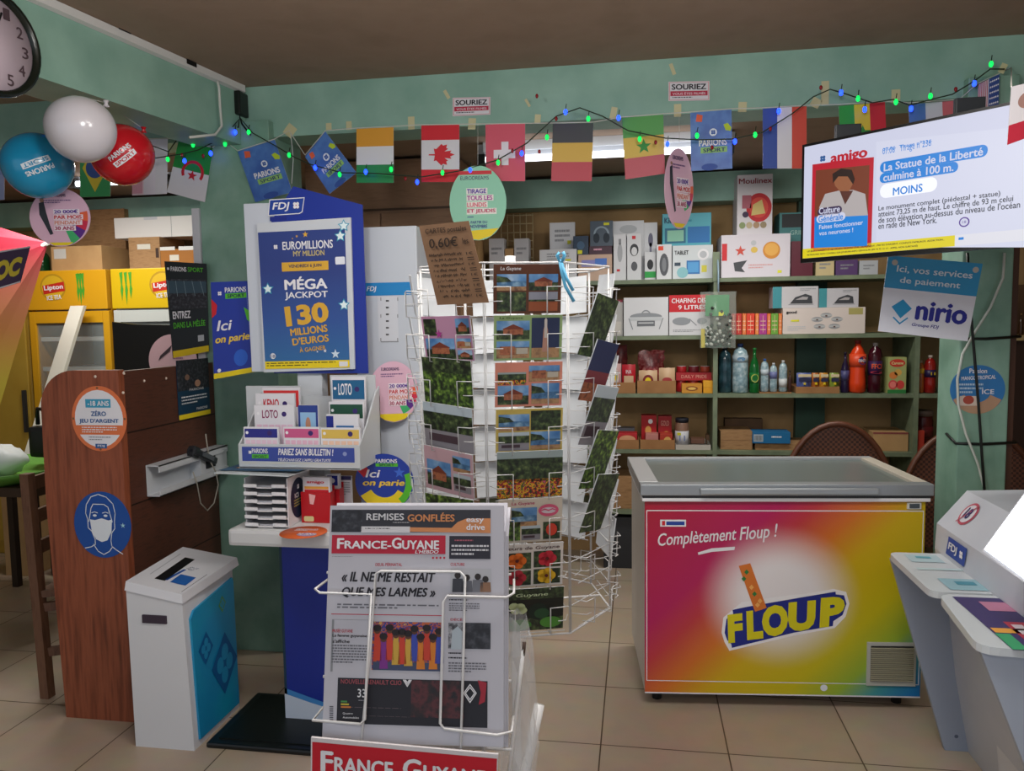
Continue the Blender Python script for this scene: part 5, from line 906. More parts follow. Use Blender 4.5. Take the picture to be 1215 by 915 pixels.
# third shelf, left bay
TRAY = nm('tray_card', ['#93683f', '#a2764a'], 12, .8)
def tray(label, x0, y0, x1, sh, m=TRAY, dep=.26):
    xa, xb, z1, zb = X(x0, 4.99), X(x1, 4.99), Z(y0, 4.99, (x0 + x1) / 2), SZ[sh] + .001; b = MB(); b.box(xa, 4.99, zb, xb, 4.994, z1, m); b.box(xa, 4.994 + dep, zb, xb, 4.998 + dep, z1, m); b.box(xa, 4.994, zb, xa + .004, 4.994 + dep, z1, m); b.box(xb - .004, 4.994, zb, xb, 4.994 + dep, z1, m); b.box(xa + .004, 4.994, zb, xb - .004, 4.994 + dep, zb + .004, m)
    fin(b, 'cardboard_tray', label, 'tray', 'display trays on the shelves'); return zb + .005
def pouch(label, x0, y0, x1, y1, Y, m, art=None, zb=None, seed=1, crump=.0, name='snack_packet', cat='packet', grp='snack packets on the third shelf'):
    xa, xb = X(x0, Y, y1), X(x1, Y, y1); z1 = Z(y0, Y, (x0 + x1) / 2); z0 = zb if zb is not None else Z(y1, Y, (x0 + x1) / 2); b = MB(); n = 7; vs = []; rn = random.Random(seed); zig = .012
    for s_ in (0, 1):
        for i in range(n):
            f = i / (n - 1); z = z0 + (z1 - z0) * f; bul = .03 * math.sin(math.pi * f) + .002
            for j in range(6):
                g = j / 5; q = bul * math.sin(math.pi * min(max(g, .04), .96)); vs.append((xa + (xb - xa) * g + rn.uniform(-crump, crump), Y + .03 + (-q if s_ == 0 else q), z + rn.uniform(-crump, crump) + (zig * .2 if i == n - 1 and j % 2 else 0)))
    fs = []
    for s_ in (0, 1):
        o = s_ * n * 6
        for i in range(n - 1):
            for j in range(5):
                a = o + i * 6 + j; f = (a, a + 1, a + 7, a + 6); fs.append(f if s_ == 0 else f[::-1])
    b.add(vs, fs, m, True); 
    if art: art(front(b, xa, xb, Y - .002, z0, z1))
    return fin(b, name, label, cat, grp)
zt = tray('brown display tray of snacks nearest the rack, third shelf', 715, 454, 754, 2); zt2 = tray('brown display tray of cream snack packets, third shelf', 756, 452, 802, 2)
RP = c('#b01e2c', .35); CR = c('#c9a884', .4); MR = nm('snack_maroon', ['#3a1216', '#6a1c22', '#8a3a34'], 30, .4)
badge = lambda cc: (lambda cv: (cv.ell(.5, .45, .28, .26, c(cc), 1), cv.ell(.5, .45, .16, .14, YEL, 2), cv.rect(.15, .75, .85, .9, PAPER, 1)))
pouch('red and cream snack packet nearest the rack in the tray', 714, 431, 724, 456, 5.02, RP, badge('#e8c020'), zt, 1); pouch('pale pink snack packet second in the first tray', 725, 432, 737, 456, 5.02, c('#c09a98', .4), badge('#d8c8c0'), zt, 2); pouch('dark red snack packet with a white panel in the first tray', 738, 433, 754, 456, 5.02, RP, lambda cv: (cv.rect(.15, .4, .85, .9, CR, 1), cv.text('INA', .3, .18, .7, .32, WHITE)), zt, 3)
pouch('cream biscuit packet with dark red badge in the second tray', 758, 440, 780, 456, 5.02, CR, badge('#7a1c24'), zt2, 4); pouch('cream packet with red script in the second tray', 782, 437, 801, 456, 5.02, CR, lambda cv: cv.ell(.5, .5, .3, .12, c('#a83a3c'), 1), zt2, 5)
pouch('crumpled maroon packet on the pile at the back, nearest the rack', 714, 408, 728, 436, 5.2, MR, None, SZ[2] + .012, 6, .006); pouch('dark brown crumpled packet at the back of the snack pile', 729, 410, 744, 436, 5.2, MR, None, SZ[2] + .012, 7, .006); pouch('shiny dark red crumpled packet towering over the cream biscuits', 758, 417, 788, 446, 5.14, nm('snack_red', ['#5a1518', '#94262a', '#c0807c'], 40, .25), None, SZ[2] + .014, 8, .009)
RC = c('#a81f26', .35)
def tin(label, x0, x1, y0, zb, Y, m, band=None):
    xa, xb = X(x0, Y, 440), X(x1, Y, 440); r = (xb - xa) / 2; z1 = Z(y0, Y, (x0 + x1) / 2); t = thing('food_tin', label, 'tin', ((xa + xb) / 2, Y + r, zb), 0, 'tins on the third shelf'); b = MB(); o = ((xa + xb) / 2, Y + r, zb); h = z1 - zb
    b.lathe([(r * .96, 0), (r, .004), (r, h - .004), (r * .96, h)], m, 16, o); b.build('body', t); b = MB(); b.lathe([(r * .9, h + .0005), (r * .9, h + .002)], LGREY, 16, o); b.build('lid', t); return z1
zz = []
for i, (x0, x1) in enumerate(((802, 815), (816, 830), (831, 844))): zz.append(tin(('bottom red tin beside the cream packets', 'bottom red tin in the middle of the tin pile', 'bottom red tin beside the upright')[i], x0, x1, 452, SZ[2] + .001, 5.09, RC))
z_ = carton('long red biscuit carton lying across the three bottom tins', 802, 442, 845, None, 5.08, .08, RC, lambda cv: (cv.text('DAILY', .15, .3, .5, .7, c('#e0a090')), cv.text('PRIDE', .55, .3, .85, .7, c('#e0a090'))), 'biscuit_box', zbase=max(zz) + .002)
for i, (x0, x1, m) in enumerate(((803, 815, RC), (817, 830, c('#6a1a24', .4)), (831, 843, c('#a0402c', .4)))): tin(('top tin in plain red, beside the cream packets', 'top tin in dark red with white badge, between the others', 'top tin in rust red, beside the upright')[i], x0, x1, 435, z_ + .001, 5.085, m)
carton('mustard biscuit box in front of the red tins', 809, 455.5, 833, 2, 5.0, .07, c('#c98c30', .5), lambda cv: (cv.ell(.5, .5, .3, .25, c('#8a5020'), 1), cv.ell(.5, .5, .2, .14, c('#e0b860'), 2)), 'biscuit_box')
z = carton('lower of the two small golden boxes beside the upright', 834.5, 460, 846, 2, 5.0, .07, c('#d8981c', .5), None, 'biscuit_box'); carton('upper of the two small golden boxes beside the upright', 834.5, 452, 846, None, 5.0, .07, c('#dca024', .5), None, 'biscuit_box', zbase=z)
# third shelf, right bay
WB = nm('water_bottle_blue', ['#6f8c98', '#8fa9b2', '#bccbd0'], 40, .12); DT = nm('dark_bottle', ['#15262c', '#24404a', '#3a5a64'], 20, .15)
bottle('dark teal large water bottle beside the upright, third shelf', 853, 869, 412, 2, 5.02, DT, c('#14222a'), None, 'water')
bottle('large clear bottle with white label and blue cap, third shelf', 870, 889, 408, 2, 5.0, WB, c('#243a6c'), (c('#a9b8c0', .4), .62, .76), 'water', lt=lambda cv: cv.ell(.5, .5, .25, .3, c('#5f86a8'), 2))
bottle('green sparkling water bottle with yellow leaf badge', 890, 902, 413, 2, 5.0, c('#0f5a24', .12), c('#1a6a2c'), (c('#146a2c', .3), .22, .45), 'wine', lt=lambda cv: (cv.ell(.5, .5, .38, .4, c('#b8c058'), 2), cv.ell(.5, .5, .3, .3, c('#146a2c'), 3)))
zt = tray('shallow brown tray under the small water bottles', 902, 465.5, 940, 2, TRAY, .2)
def bott2(*a, **k): return bottle(*a, **k)
SZL = list(SZ); SZ = tuple(SZL[:2] + [zt] + SZL[3:])
bottle('small clear water bottle with blue cap beside the green one', 903, 913, 426, 2, 5.02, WB, c('#2b5a9c'), (c('#b8c4cc', .4), .5, .68), 'water'); bottle('small clear bottle with violet label in the shallow tray', 914, 923, 431, 2, 5.02, WB, c('#c8ccd0'), (c('#6a70a0', .4), .45, .7), 'water'); bottle('small clear bottle with white label and silver cap', 925, 935, 428, 2, 5.02, WB, c('#cfd2d4'), (c('#c8cdd0', .4), .15, .42), 'water'); bottle('short brown bottle at the end of the shallow tray', 935.5, 940, 440, 2, 5.02, c('#3a2018', .2), BLACK, None, 'wine')
SZ = tuple(SZL); zt = tray('brown display tray holding four small sachet packs', 945, 459, 997, 2)
for x0, x1, cc, lb in ((946, 963, '#5a6aa8', 'blue and white sachet pack at the end of its tray'), (964, 972, '#c07030', 'blue and orange sachet pack second in its tray'), (973, 983, '#d09030', 'orange sachet pack third in its tray'), (985, 996, '#8aa040', 'black and lime sachet pack beside the dark bottle')): pouch(lb, x0, 443, x1, 466, 5.03, c(cc, .3), lambda cv: (cv.rect(.05, .05, .95, .2, c('#d8c8a0'), 1), cv.star(.5, .55, .012, YEL, 2), cv.rect(.1, .25, .9, .45, c('#2a2c4c'), 1)), zt, x0)
bottle('dark purple syrup bottle beside the big orange soda', 999, 1009, 418, 2, 5.02, c('#231a38', .15), c('#1c1428'), (c('#4a4a78', .4), .3, .55), 'wine')
bottle('large bright orange soda bottle on the third shelf', 1010, 1030, 404, 2, 4.995, c('#e0441c', .15), c('#7a1c18'), (c('#e4502c', .35), .5, .74), 'soda', lt=lambda cv: (cv.circ(.68, .5, .025, c('#3a2a68'), 2), cv.text('FANTA', .42, .38, .95, .62, WHITE, l=3, b=.03)))
bottle('large dark red fruit drink bottle with purple label', 1032, 1049, 407, 2, 5.0, c('#3c0f1c', .15), c('#a8a0a0'), (c('#381a4a', .4), .36, .64), 'water', lt=lambda cv: (cv.text('FFCI', .15, .2, .85, .55, c('#d8502c'), b=.03), cv.ell(.5, .8, .4, .1, c('#c03a4c'), 2)))
carton('tall juice carton picturing pink grapefruit on the third shelf', 1054, 424, 1076, 2, 5.0, .1, c('#a3ab6c', .45), lambda cv: (cv.ell(.5, .16, .42, .11, c('#c83a2c'), 1), cv.text('Caresse', .18, .12, .82, .2, c('#f0e0a0'), b=.02), cv.ell(.3, .5, .22, .1, c('#d8803c'), 1), cv.ell(.55, .42, .2, .09, c('#d8a850'), 1), cv.ell(.28, .76, .24, .13, c('#d8484c'), 2), cv.ell(.68, .76, .22, .12, c('#d0403c'), 2), cv.ell(.28, .76, .17, .09, c('#e87c74'), 3), cv.rect(0, .9, 1, 1, c('#2c7a3c'), 1)), 'juice_carton', 'carton')
bottle('orange juice bottle with yellow band beside the end upright', 1090, 1098, 428, 2, 5.02, c('#b0602c', .2), c('#b8a890'), (c('#d8b030', .4), .6, .75), 'water'); bottle('red syrup bottle with white cap behind the corner pillar', 1099, 1113, 422, 2, 5.0, c('#8f1e1a', .15), c('#c8bcb0'), (c('#2c1f4a', .4), .42, .62), 'water', lt=lambda cv: cv.rect(.4, .3, .8, .7, YEL, 2))
# fourth shelf
zt = tray('brown tray of biscuit packs on the fourth shelf', 716, 522, 758, 3); zt2 = tray('brown tray of red coffee boxes on the fourth shelf', 759.5, 522, 801, 3); tray('white shallow tray of jars on the fourth shelf', 802, 528, 844, 3, c('#b9b4ac', .6))
def c4(label, x0, y0, x1, zb, cc, art=None, Y=5.02, dep=.09): carton(label, x0, y0, x1, None, Y, dep, c(cc, .45), art, 'food_box', 'box', 'goods on the fourth shelf', zbase=zb)
c4('red and white biscuit pack lying in the fourth shelf tray', 717, 514, 756, zt, '#b8242c', lambda cv: (cv.text('Gaufres', .08, .25, .4, .6, WHITE, b=.02), cv.ell(.7, .45, .25, .3, c('#d8a078'), 1))); c4('grey metallic biscuit box behind the red and white pack', 720, 508, 753, zt, '#7a7c84', None, 5.15)
c4('red coffee box with brown cup picture, fourth shelf', 761, 493, 779, zt2, '#a8141c', lambda cv: (cv.ell(.45, .5, .2, .15, c('#d09a50'), 1), cv.ell(.6, .2, .15, .08, WHITE, 1)), 5.11); c4('red coffee box with biscuit picture, fourth shelf', 781, 494, 797, zt2, '#9a1a20', lambda cv: (cv.ell(.6, .7, .3, .2, c('#c08a48'), 1), cv.text('GOLD', .2, .15, .8, .32, c('#e0b0a0'))), 5.11)
c4('pink food box in front of the red coffee boxes', 766, 515, 781, zt2, '#c08078', None); c4('small red and yellow food box in the tray front', 783, 515, 798, zt2, '#b03a28', lambda cv: cv.ell(.6, .5, .3, .3, c('#d8b060'), 1))
bottle('white labelled jar with dark lid on the fourth shelf', 801.5, 818, 497, 3, 5.03, c('#8a6a58', .3), c('#1d1f2a'), (c('#c4c6cc', .5), .12, .58), 'jar', 'goods on the fourth shelf', 'coffee_jar', lt=lambda cv: (cv.rect(.3, .3, .7, .7, c('#6a7aa8'), 2), cv.rect(.15, .1, .4, .3, ys, 3)))
c4('lower small brown box beside the jar', 820, 521, 836, SZ[3] + .035, '#6a4a3c'); carton('small tan box leaning near the upright, fourth shelf', 838, 516, 843, 3, 5.2, .06, c('#8a6a50'), None, 'food_box', 'box', 'goods on the fourth shelf')
carton('wide brown carton on the fourth shelf, right of the upright', 855, 512, 893, 3, 5.02, .25, CARD, lambda cv: cv.rect(0, .48, 1, .5, c('#7a5a3c'), 1)); z = carton('brown carton under the blue box behind the wicker chair', 896, 526, 960, 3, 5.02, .25, CARD)
carton('blue box with barcode lying behind the wicker chair', 893, 513, 938, None, 5.0, .15, c('#1f6a9c', .45), lambda cv: (cv.rect(.03, .2, .28, .85, c('#a8b4bc'), 1), *[cv.rect(.06 + .03 * i, .3, .072 + .03 * i, .75, INK, 2) for i in range(7)], cv.dashes(.5, .35, .95, .6, 1, WHITE, 1)), 'storage_box', zbase=z)
carton('brown flat carton between the two wicker chair backs', 1036, 513, 1078, 3, 5.03, .25, CARD2, lambda cv: cv.rect(0, 0, 1, .1, c('#8a4a44'), 1))
carton('dark brown carton deep behind the other fourth shelf cartons', 860, 497, 905, 3, 5.28, .07, nm('carton_dark', ['#5a4430', '#6a5038'], 10, .8))
bottle('large red preserve jar at the corner pillar, fourth shelf', 1089, 1113, 488, 3, 5.06, c('#5a1a1c', .25), c('#7a6a60'), (c('#6a2024', .4), .3, .6), 'jar', 'goods on the fourth shelf', 'preserve_jar')
carton('small red packet in front of the preserve jar', 1088, 511, 1097, 3, 4.99, .04, c('#b03a2c', .5), None, 'food_box', 'packet', 'goods on the fourth shelf')
# lowest shelf and floor
for x0, x1, y0, lb in ((700, 724, 562, 'brown carton on the lowest shelf beside the rack'), (726, 760, 566, 'tan carton on the lowest shelf behind the freezer corner')): carton(lb, x0, y0, x1, 4, 5.02, .25, CARD)
carton('dark grey crate on the floor under the lowest shelf', 716, 614, 752, None, 5.02, .25, c('#2e3034'), None, 'crate', 'crate', zbase=0)
# left end of the shelving seen over the rack
b = MB(); xa, xb, za, zb = X(597, 5.3), X(634, 5.3), SZ[0], Z(254, 5.3, 610)
for i in range(6): x = xa + (xb - xa) * i / 5; b.tube([(x, 5.3, za), (x, 5.3, zb)], .004, c('#c0ac84'), 5)
for i in range(9): z = za + .01 + (zb - za - .02) * i / 8; b.tube([(xa, 5.3, z), (xb, 5.3, z)], .004, c('#c0ac84'), 5)
fin(b, 'wire_grid', 'cream wire display grid standing on the top shelf', 'display grid')
tag_ = lambda cv: (cv.dashes(.15, .2, .85, .4, 2, GREY, 1), cv.dashes(.2, .6, .8, .8, 2, LGREY, 1))
for x0, x1, lb in ((580, 598, 'white labelled ink box under the mint disc'), (610, 627, 'white labelled ink box in front of the wire grid')): carton(lb, x0, 283, x1, 0, 5.1, .1, c('#c4c4c8'), tag_, 'ink_box')
carton('brown box between the two ink boxes on the top shelf', 599, 295, 609, 0, 5.1, .1, CARD2, None)
carton('tan carton standing on the top shelf beside the mint disc', 505, 207, 566, 0, 4.99, .19, CARD2, lambda cv: (cv.rect(.4, 0, .5, 1, c('#8f7350'), 1), cv.rect(.1, .45, .3, .6, c('#8a7458'), 1)), zbase=None)
carton('white pack lying on the top shelf behind the postcards', 640, 296, 684, 0, 5.04, .08, WBX, dev, 'electronics_box')
# hanging bag on the shelf upright
t = thing('hanging_bag', 'clear bag of dark beads with green header hung on the shelf upright', 'bag', (UX[1], 4.95, Z(413, 4.95, 850)))
b = MB(); xa, xb, z1, z0 = X(831, 4.93), X(873, 4.93), Z(346, 4.93, 850), Z(413, 4.93, 850); n = 9; rn = random.Random(5); vs = []
for s_ in (0, 1):
    for i in range(n):
        f = i / (n - 1); 
        for j in range(9): g = j / 8; q = (.035 * math.sin(math.pi * g) * (1 - f) ** .5 + .002); vs.append((xa + (xb - xa) * g + rn.uniform(-.004, .004), 4.945 + (-q if s_ == 0 else q * .5) + rn.uniform(-.003, .003), z0 + (z1 - z0) * f + rn.uniform(-.003, .003)))
fs = [tuple((s_ * n * 9 + i * 9 + j, s_ * n * 9 + i * 9 + j + 1, s_ * n * 9 + (i + 1) * 9 + j + 1, s_ * n * 9 + (i + 1) * 9 + j)) for s_ in (0, 1) for i in range(n - 1) for j in range(8)]
b.add(vs, fs, glass('bag_film', '#c8d0c8', .1, .16), True); b.build('film', t)
b = MB(); b.box(xa + .03, 4.943, z1 - .15, xb - .04, 4.946, z1 - .02, c('#3e8a58', .5)); b.box(xa + .11, 4.938, z1 - .15, xa + .14, 4.942, z1 - .125, ys); b.build('header_card', t)
b = MB(); rn = random.Random(8)
for i in range(110): b.ball((rn.uniform(xa + .035, xb - .03), 4.94 + rn.uniform(-.012, .004), z0 + .02 + abs(rn.gauss(0, .07))), .011, .011, .011, c(rn.choice(['#1c211e', '#2c332c', '#343c38', '#aab0a8', '#1d3a2c'])), 8, 5)
o = b.build('beads', t); o['kind'] = 'stuff'
b = MB(); b.box(xa + .01, 4.945, z0 + .005, xb - .03, 4.95, z0 + .07, c('#1f5a40', .4)); b.box(xa + .005, 4.944, z0 + .002, xa + .03, 4.949, z0 + .12, c('#c8b838', .4)); b.build('backing', t)
b = MB(); b.tube([(UX[1] + .01, 4.975, Z(308, 4.96, 850)), (UX[1] + .012, 4.955, Z(325, 4.96, 850)), (UX[1] + .012, 4.95, Z(347, 4.96, 850))], .006, c('#8fa8b8', .3), 6); b.build('hook_strap', t)
# ================================================================== WICKER CHAIRS
def wicker_mat():
    m, tr, bs = _new('wicker'); N = tr.nodes; L = tr.links; tc = N.new('ShaderNodeTexCoord'); ck = N.new('ShaderNodeTexChecker'); ck.inputs['Scale'].default_value = 75; ck.inputs['Color1'].default_value = lin('#6a3d28'); ck.inputs['Color2'].default_value = lin('#3a1d12'); L.new(tc.outputs['Object'], ck.inputs[0]); L.new(ck.outputs[0], bs.inputs['Base Color']); bp = N.new('ShaderNodeBump'); bp.inputs['Distance'].default_value = .004; L.new(ck.outputs[1], bp.inputs['Height']); L.new(bp.outputs[0], bs.inputs['Normal']); bs.inputs['Roughness'].default_value = .5; return m
WK = wicker_mat(); CANE = c('#5a3322', .4)
def wicker(label, xc, Y, half, top):
    t = thing('wicker_chair', label, 'chair', (xc, Y + .3, 0), 0, 'wicker chairs behind the freezer'); arc = [(xc + half * math.cos(R_(a)), Y + .03 * math.sin(R_(a)), .62 + (top - .62) * math.sin(R_(a))) for a in range(0, 181, 9)]
    arc = [(xc + half * .82, Y + .02, .40)] + arc + [(xc - half * .82, Y + .02, .40)]
    b = MB(); b.tube(arc, .016, CANE, 8); b.build('back_rim', t)
    b = MB(); b.add(arc, [tuple(range(len(arc)))], WK); b.add([(x, y + .012, z) for x, y, z in arc], [tuple(range(len(arc)))], WK); b.build('woven_back', t)
    b = MB(); b.prism([(xc + half * .8 * math.cos(R_(a)), Y + .27 + .26 * math.sin(R_(a)), .40) for a in range(0, 360, 15)], (0, 0, .05), WK); b.build('seat', t)
    for s in (-1, 1):
        for yy in (Y + .06, Y + .46): b = MB(); b.tube([(xc + s * half * .68, yy, 0), (xc + s * half * .62, yy, .41)], .017, CANE, 8); b.build('leg', t)
        b = MB(); b.tube([(xc + s * half * .95, Y + .02, .66), (xc + s * half, Y + .22, .66), (xc + s * half * .9, Y + .45, .62), (xc + s * half * .75, Y + .46, .41)], .016, CANE, 8); b.build('arm', t)
Yc = 4.28; wicker('wicker chair whose whole arched back shows above the freezer', X(995, Yc, 530), Yc, (X(1062, Yc, 540) - X(928, Yc, 540)) / 2, Z(504, Yc, 1000)); wicker('wicker chair half hidden by the green corner pillar', X(1069, 4.3, 540) + .36, 4.32, .34, Z(509, 4.3, 1130))
# ================================================================== BUNTING
FY = 3.49
def flag(pts, y, art, label, name='paper_flag'):
    b, cv = qsheet(pts, y, c('#d4d4da', .5), .0015); art(cv); return fin(b, name, label, 'flag', 'flags on the bunting')
def bands(cols, vert=False, extra=None):
    def f(cv):
        n = len(cols)
        for i, h in enumerate(cols): cv.rect(*((i / n, 0, (i + 1) / n, 1) if vert else (0, i / n, 1, (i + 1) / n)), c(h, .45), 1)
        if extra: extra(cv)
    return f
def algeria(cv):
    cv.rect(0, 0, 1, .5, c('#1f8a3c'), 1); cv.sector(.56, .52, .056, 150, 390, c('#c22030'), 3, .042); cv.star(.56, .58, .026, c('#c22030'), 4, .4)
flag([(212, 167), (253, 176), (243, 240), (198, 228)], FY, algeria, 'green and white flag with red crescent and star')
SPB = nm('sport_flag', ['#3659a4', '#3f68b2', '#4f7cbf', '#3a5fa8'], 9, .4)
def sport(cv):
    cv.rect(0, 0, 1, 1, SPB, 1); cv.poly([(.16, .03), (.3, .06), (.28, .17), (.13, .16)], c('#e0603c'), 2); cv.poly([(.8, .24), (.9, .22), (.99, .3), (.97, .36), (.85, .34)], c('#b4cc28'), 2); cv.circ(.55, .36, .016, c('#dfe6f0'), 2); cv.clover(.55, .36, .012, c('#3a5fa8'), 3); cv.text('PARIONS', .2, .48, .88, .59, WHITE, b=.03); cv.rect(.24, .61, .88, .71, c('#8fc06a'), 2); cv.text('SPORT', .3, .63, .84, .695, c('#24406c'), b=.02); cv.ell(.45, .95, .2, .06, c('#2f4f9c'), 2)
flag([(282, 180), (326, 166), (347, 228), (303, 240)], FY, sport, 'blue sports flag hanging tilted, nearest the green and white crescent flag'); flag([(362, 186), (386, 156), (423, 205), (391, 230)], FY, sport, 'blue sports flag hanging cornerwise beside the orange white green flag')
flag([(423, 153), (467, 151), (467, 217), (423, 217)], FY, bands(['#d89a30', '#dadce0', '#1f8a4c']), 'flag with orange, white and green bands')
ML = [(0, 1), (.17, .68), (.36, .78), (.28, .3), (.52, .55), (.58, .42), (.9, .47), (.8, .2), (.95, .08), (.5, -.28), (.56, -.45), (.07, -.38), (.05, -.8)]; ML = ML + [(-x, y) for x, y in reversed(ML[1:])]
def canada(cv):
    cv.rect(0, 0, 1, .26, c('#cc1c2c'), 1); cv.rect(0, .78, 1, 1, c('#cc1c2c'), 1); cv.poly([(.5 + y * .38, .52 + x * .20) for x, y in ML], c('#cc1c2c'), 2)
flag([(500, 149), (545, 148), (545, 216), (500, 216)], FY, canada, 'red and white flag with a maple leaf')
def swiss(cv): cv.rect(0, 0, 1, 1, c('#cf5468'), 1); cv.rect(.2, .45, .75, .6, c('#e2dce4'), 2); cv.rect(.4, .31, .58, .72, c('#e2dce4'), 2.6)
flag([(576, 148), (623, 146), (623, 215), (577, 215)], FY, swiss, 'pinkish red flag with a white cross'); flag([(656, 147), (704, 146), (702, 215), (654, 215)], FY, bands(['#3a3c44', '#d0aa48', '#b8404e']), 'flag with black, yellow and red bands')
star_ = lambda cv: cv.star(.5, .5, .034, c('#2f8a3c'), 2, .42)
flag([(738, 140), (787, 136), (789, 206), (742, 213)], FY, bands(['#4f9a4c', '#d0b04c', '#b8505c'], False, star_), 'green, yellow and red banded flag with a green star before the tube lamp')
flag([(819, 134), (868, 130), (869, 200), (820, 203)], FY, sport, 'blue sports flag hanging straight beside the blue white red flag'); flag([(905, 129), (957, 126), (957, 200), (905, 200)], FY, bands(['#2a4aa0', '#dcdce4', '#cf4a3a'], True), 'blue, white and red flag hanging clear of the television')
flag([(995, 126), (1050, 121), (1053, 190), (998, 195)], FY, bands(['#2f9a44', '#d8c03c', '#c82838'], True, star_), 'green, yellow and red striped flag dipping behind the television'); flag([(1078, 124), (1138, 119), (1141, 190), (1081, 195)], FY, bands(['#4f78b8', '#c9ccd8', '#c86870'], True), 'blue, white and red flag dipping behind the television')
def usa(cv):
    for i in range(7): cv.rect(i * .07, 0, i * .07 + .035, 1, c('#b84858'), 1)
    cv.rect(.5, 0, 1, 1, c('#2f4a8c'), 2)
    for i in range(5):
        for j in range(8): cv.star(.58 + .09 * i, .08 + .12 * j, .005, WHITE, 3)
flag([(1161, 100), (1186, 88), (1184, 146), (1159, 150)], 3.47, usa, 'narrow flag of red stripes and white stars beside the television top')
flag([(1200, 103), (1262, 88), (1256, 150), (1195, 172)], 2.35, bands(['#d8d4d8', '#d8d4d8', '#b8283c'], False, lambda cv: (cv.ell(.35, .3, .2, .15, c('#a07a70'), 2),)), 'white flag with red foot hanging in front of the television corner')
def brazil(cv): cv.rect(0, 0, 1, 1, c('#3fa060'), 1); cv.poly([(.5, .1), (.92, .5), (.5, .92), (.08, .5)], c('#e0cc40'), 2); cv.circ(.5, .5, .05, c('#3a5a9c'), 3)
flag([(95, 165), (131, 165), (131, 233), (95, 234)], FY, brazil, 'green flag with yellow diamond behind the balloons'); flag([(157, 166), (199, 165), (198, 230), (157, 232)], FY, bands(['#e2cdd6', '#dcd8e2', '#d8d8de'], True, lambda cv: (cv.rect(.0, .4, .3, .97, c('#d8a0b0'), 2),)), 'pale white and pink flag behind the red balloon'); flag([(-38, 180), (5, 178), (5, 237), (-38, 240)], FY, bands(['#8a9ac8', '#9aa8d0']), 'pale blue flag behind the blue balloon')
b = MB(); sp = [(-40, 178), (5, 176), (95, 164), (131, 164), (157, 165), (199, 164), (212, 166), (253, 175), (262, 163), (282, 179), (326, 165), (343, 155), (362, 184), (386, 155), (423, 152), (467, 150), (500, 148), (576, 147), (656, 146), (704, 145), (738, 139), (787, 135), (819, 133), (868, 129), (905, 128), (957, 125), (995, 124), (1050, 120), (1078, 122), (1138, 118), (1160, 99), (1186, 87), (1200, 80)]
b.tube([P(*p, y=FY) for p in sp] + [P(1200, 103, y=2.36)], .0022, c('#cfd0c8'), 5); fin(b, 'bunting_string', 'white string carrying the row of flags along the green beam', 'string')
b = MB(); b.tube([P(345, 158, y=3.48), P(348, 190, y=3.48), P(346, 218, y=3.48)], .0018, c('#d0d4d4'), 5); fin(b, 'loose_string', 'loose white string hanging from the tape above the blue display board', 'string')
# sticky tape pieces
for i, (x, y, w_, h_, r) in enumerate(((344, 155, 13, 14, 40), (390, 150, 7, 8, 0), (414, 149, 7, 10, 0), (488, 146, 8, 15, 0), (560, 147, 9, 13, 5), (530, 112, 4, 11, -30), (638, 141, 7, 10, 5), (626, 122, 3, 10, -30), (728, 134, 7, 13, 12), (798, 82, 4, 13, -20), (804, 131, 8, 14, 0), (881, 127, 9, 11, 3), (979, 110, 8, 25, 0), (968, 122, 10, 10, 30), (1063, 114, 9, 14, 0), (1190, 81, 6, 10, 25), (300, 150, 3, 6, 10))):
    if x > 1150: yy = 3.465
    else: yy = 3.548
    q = P(x, y, y=yy); k_ = 1 / FPX * 3.55; b = MB(); ca, sa = math.cos(R_(r)), math.sin(R_(r)); pts = [(a * w_ * k_ / 2, d * h_ * k_ / 2) for a, d in ((-1, -1), (1, -1), (1, 1), (-1, 1))]
    b.prism([q + Vector((a * ca + d * sa, 0, d * ca - a * sa)) for a, d in pts], (0, .001, 0), TAPE)
    fin(b, 'tape_strip', 'small strip of cream tape holding the bunting on the green beam', 'tape', 'tape strips on the beam')
def smile(pts, label):
    b, cv = qsheet(pts, 3.546, c('#d8d0d4', .45), .002); cv.rect(.02, .04, .98, .96, c('#d8a0a8'), 1); cv.rect(.04, .07, .96, .93, c('#dddde2'), 2); cv.text('SOURIEZ', .08, .14, .92, .43, c('#22222c'), l=4, b=.03); cv.rect(.05, .5, .95, .75, c('#b82a48'), 3); cv.text('VOUS ÊTES FILMÉS', .1, .555, .9, .7, c('#e8d0d8'), l=5, b=.02); cv.dashes(.1, .8, .9, .9, 1, c('#4a4a52'), 3); fin(b, 'warning_sign', label, 'sign')
smile([(537, 116), (582, 115), (582, 136), (537, 138)], 'smaller looking red and white smile notice above the pink cross flag'); smile([(793, 97), (842, 96), (842, 119), (793, 120)], 'red and white smile notice above the straight blue sports flag')
clubdisc(567, 241, .128, .165, 3.44, R_(5), 'round mint green draw sign hanging under the maple leaf and cross flags', 'mint')
clubdisc(806, 224, .100, .17, 3.44, R_(50), 'pink prize disc turned edgewise under the straight blue sports flag', 'man')
clubdisc(71, 258, .121, .113, 2.75, R_(8), 'round pink prize disc with a standing man, hanging under the blue balloon', 'man')
for (x0, y0, y1, Y_) in ((567, 147, 202, 3.45), (806, 135, 180, 3.45)): b = MB(); b.tube([P(x0, y0, y=3.5), P(x0, y1, y=Y_)], .0012, c('#c8c8c0'), 4); fin(b, 'hanging_thread', 'thin thread from the bunting holding up the ' + ('mint draw sign' if x0 < 700 else 'edgewise pink disc'), 'thread')
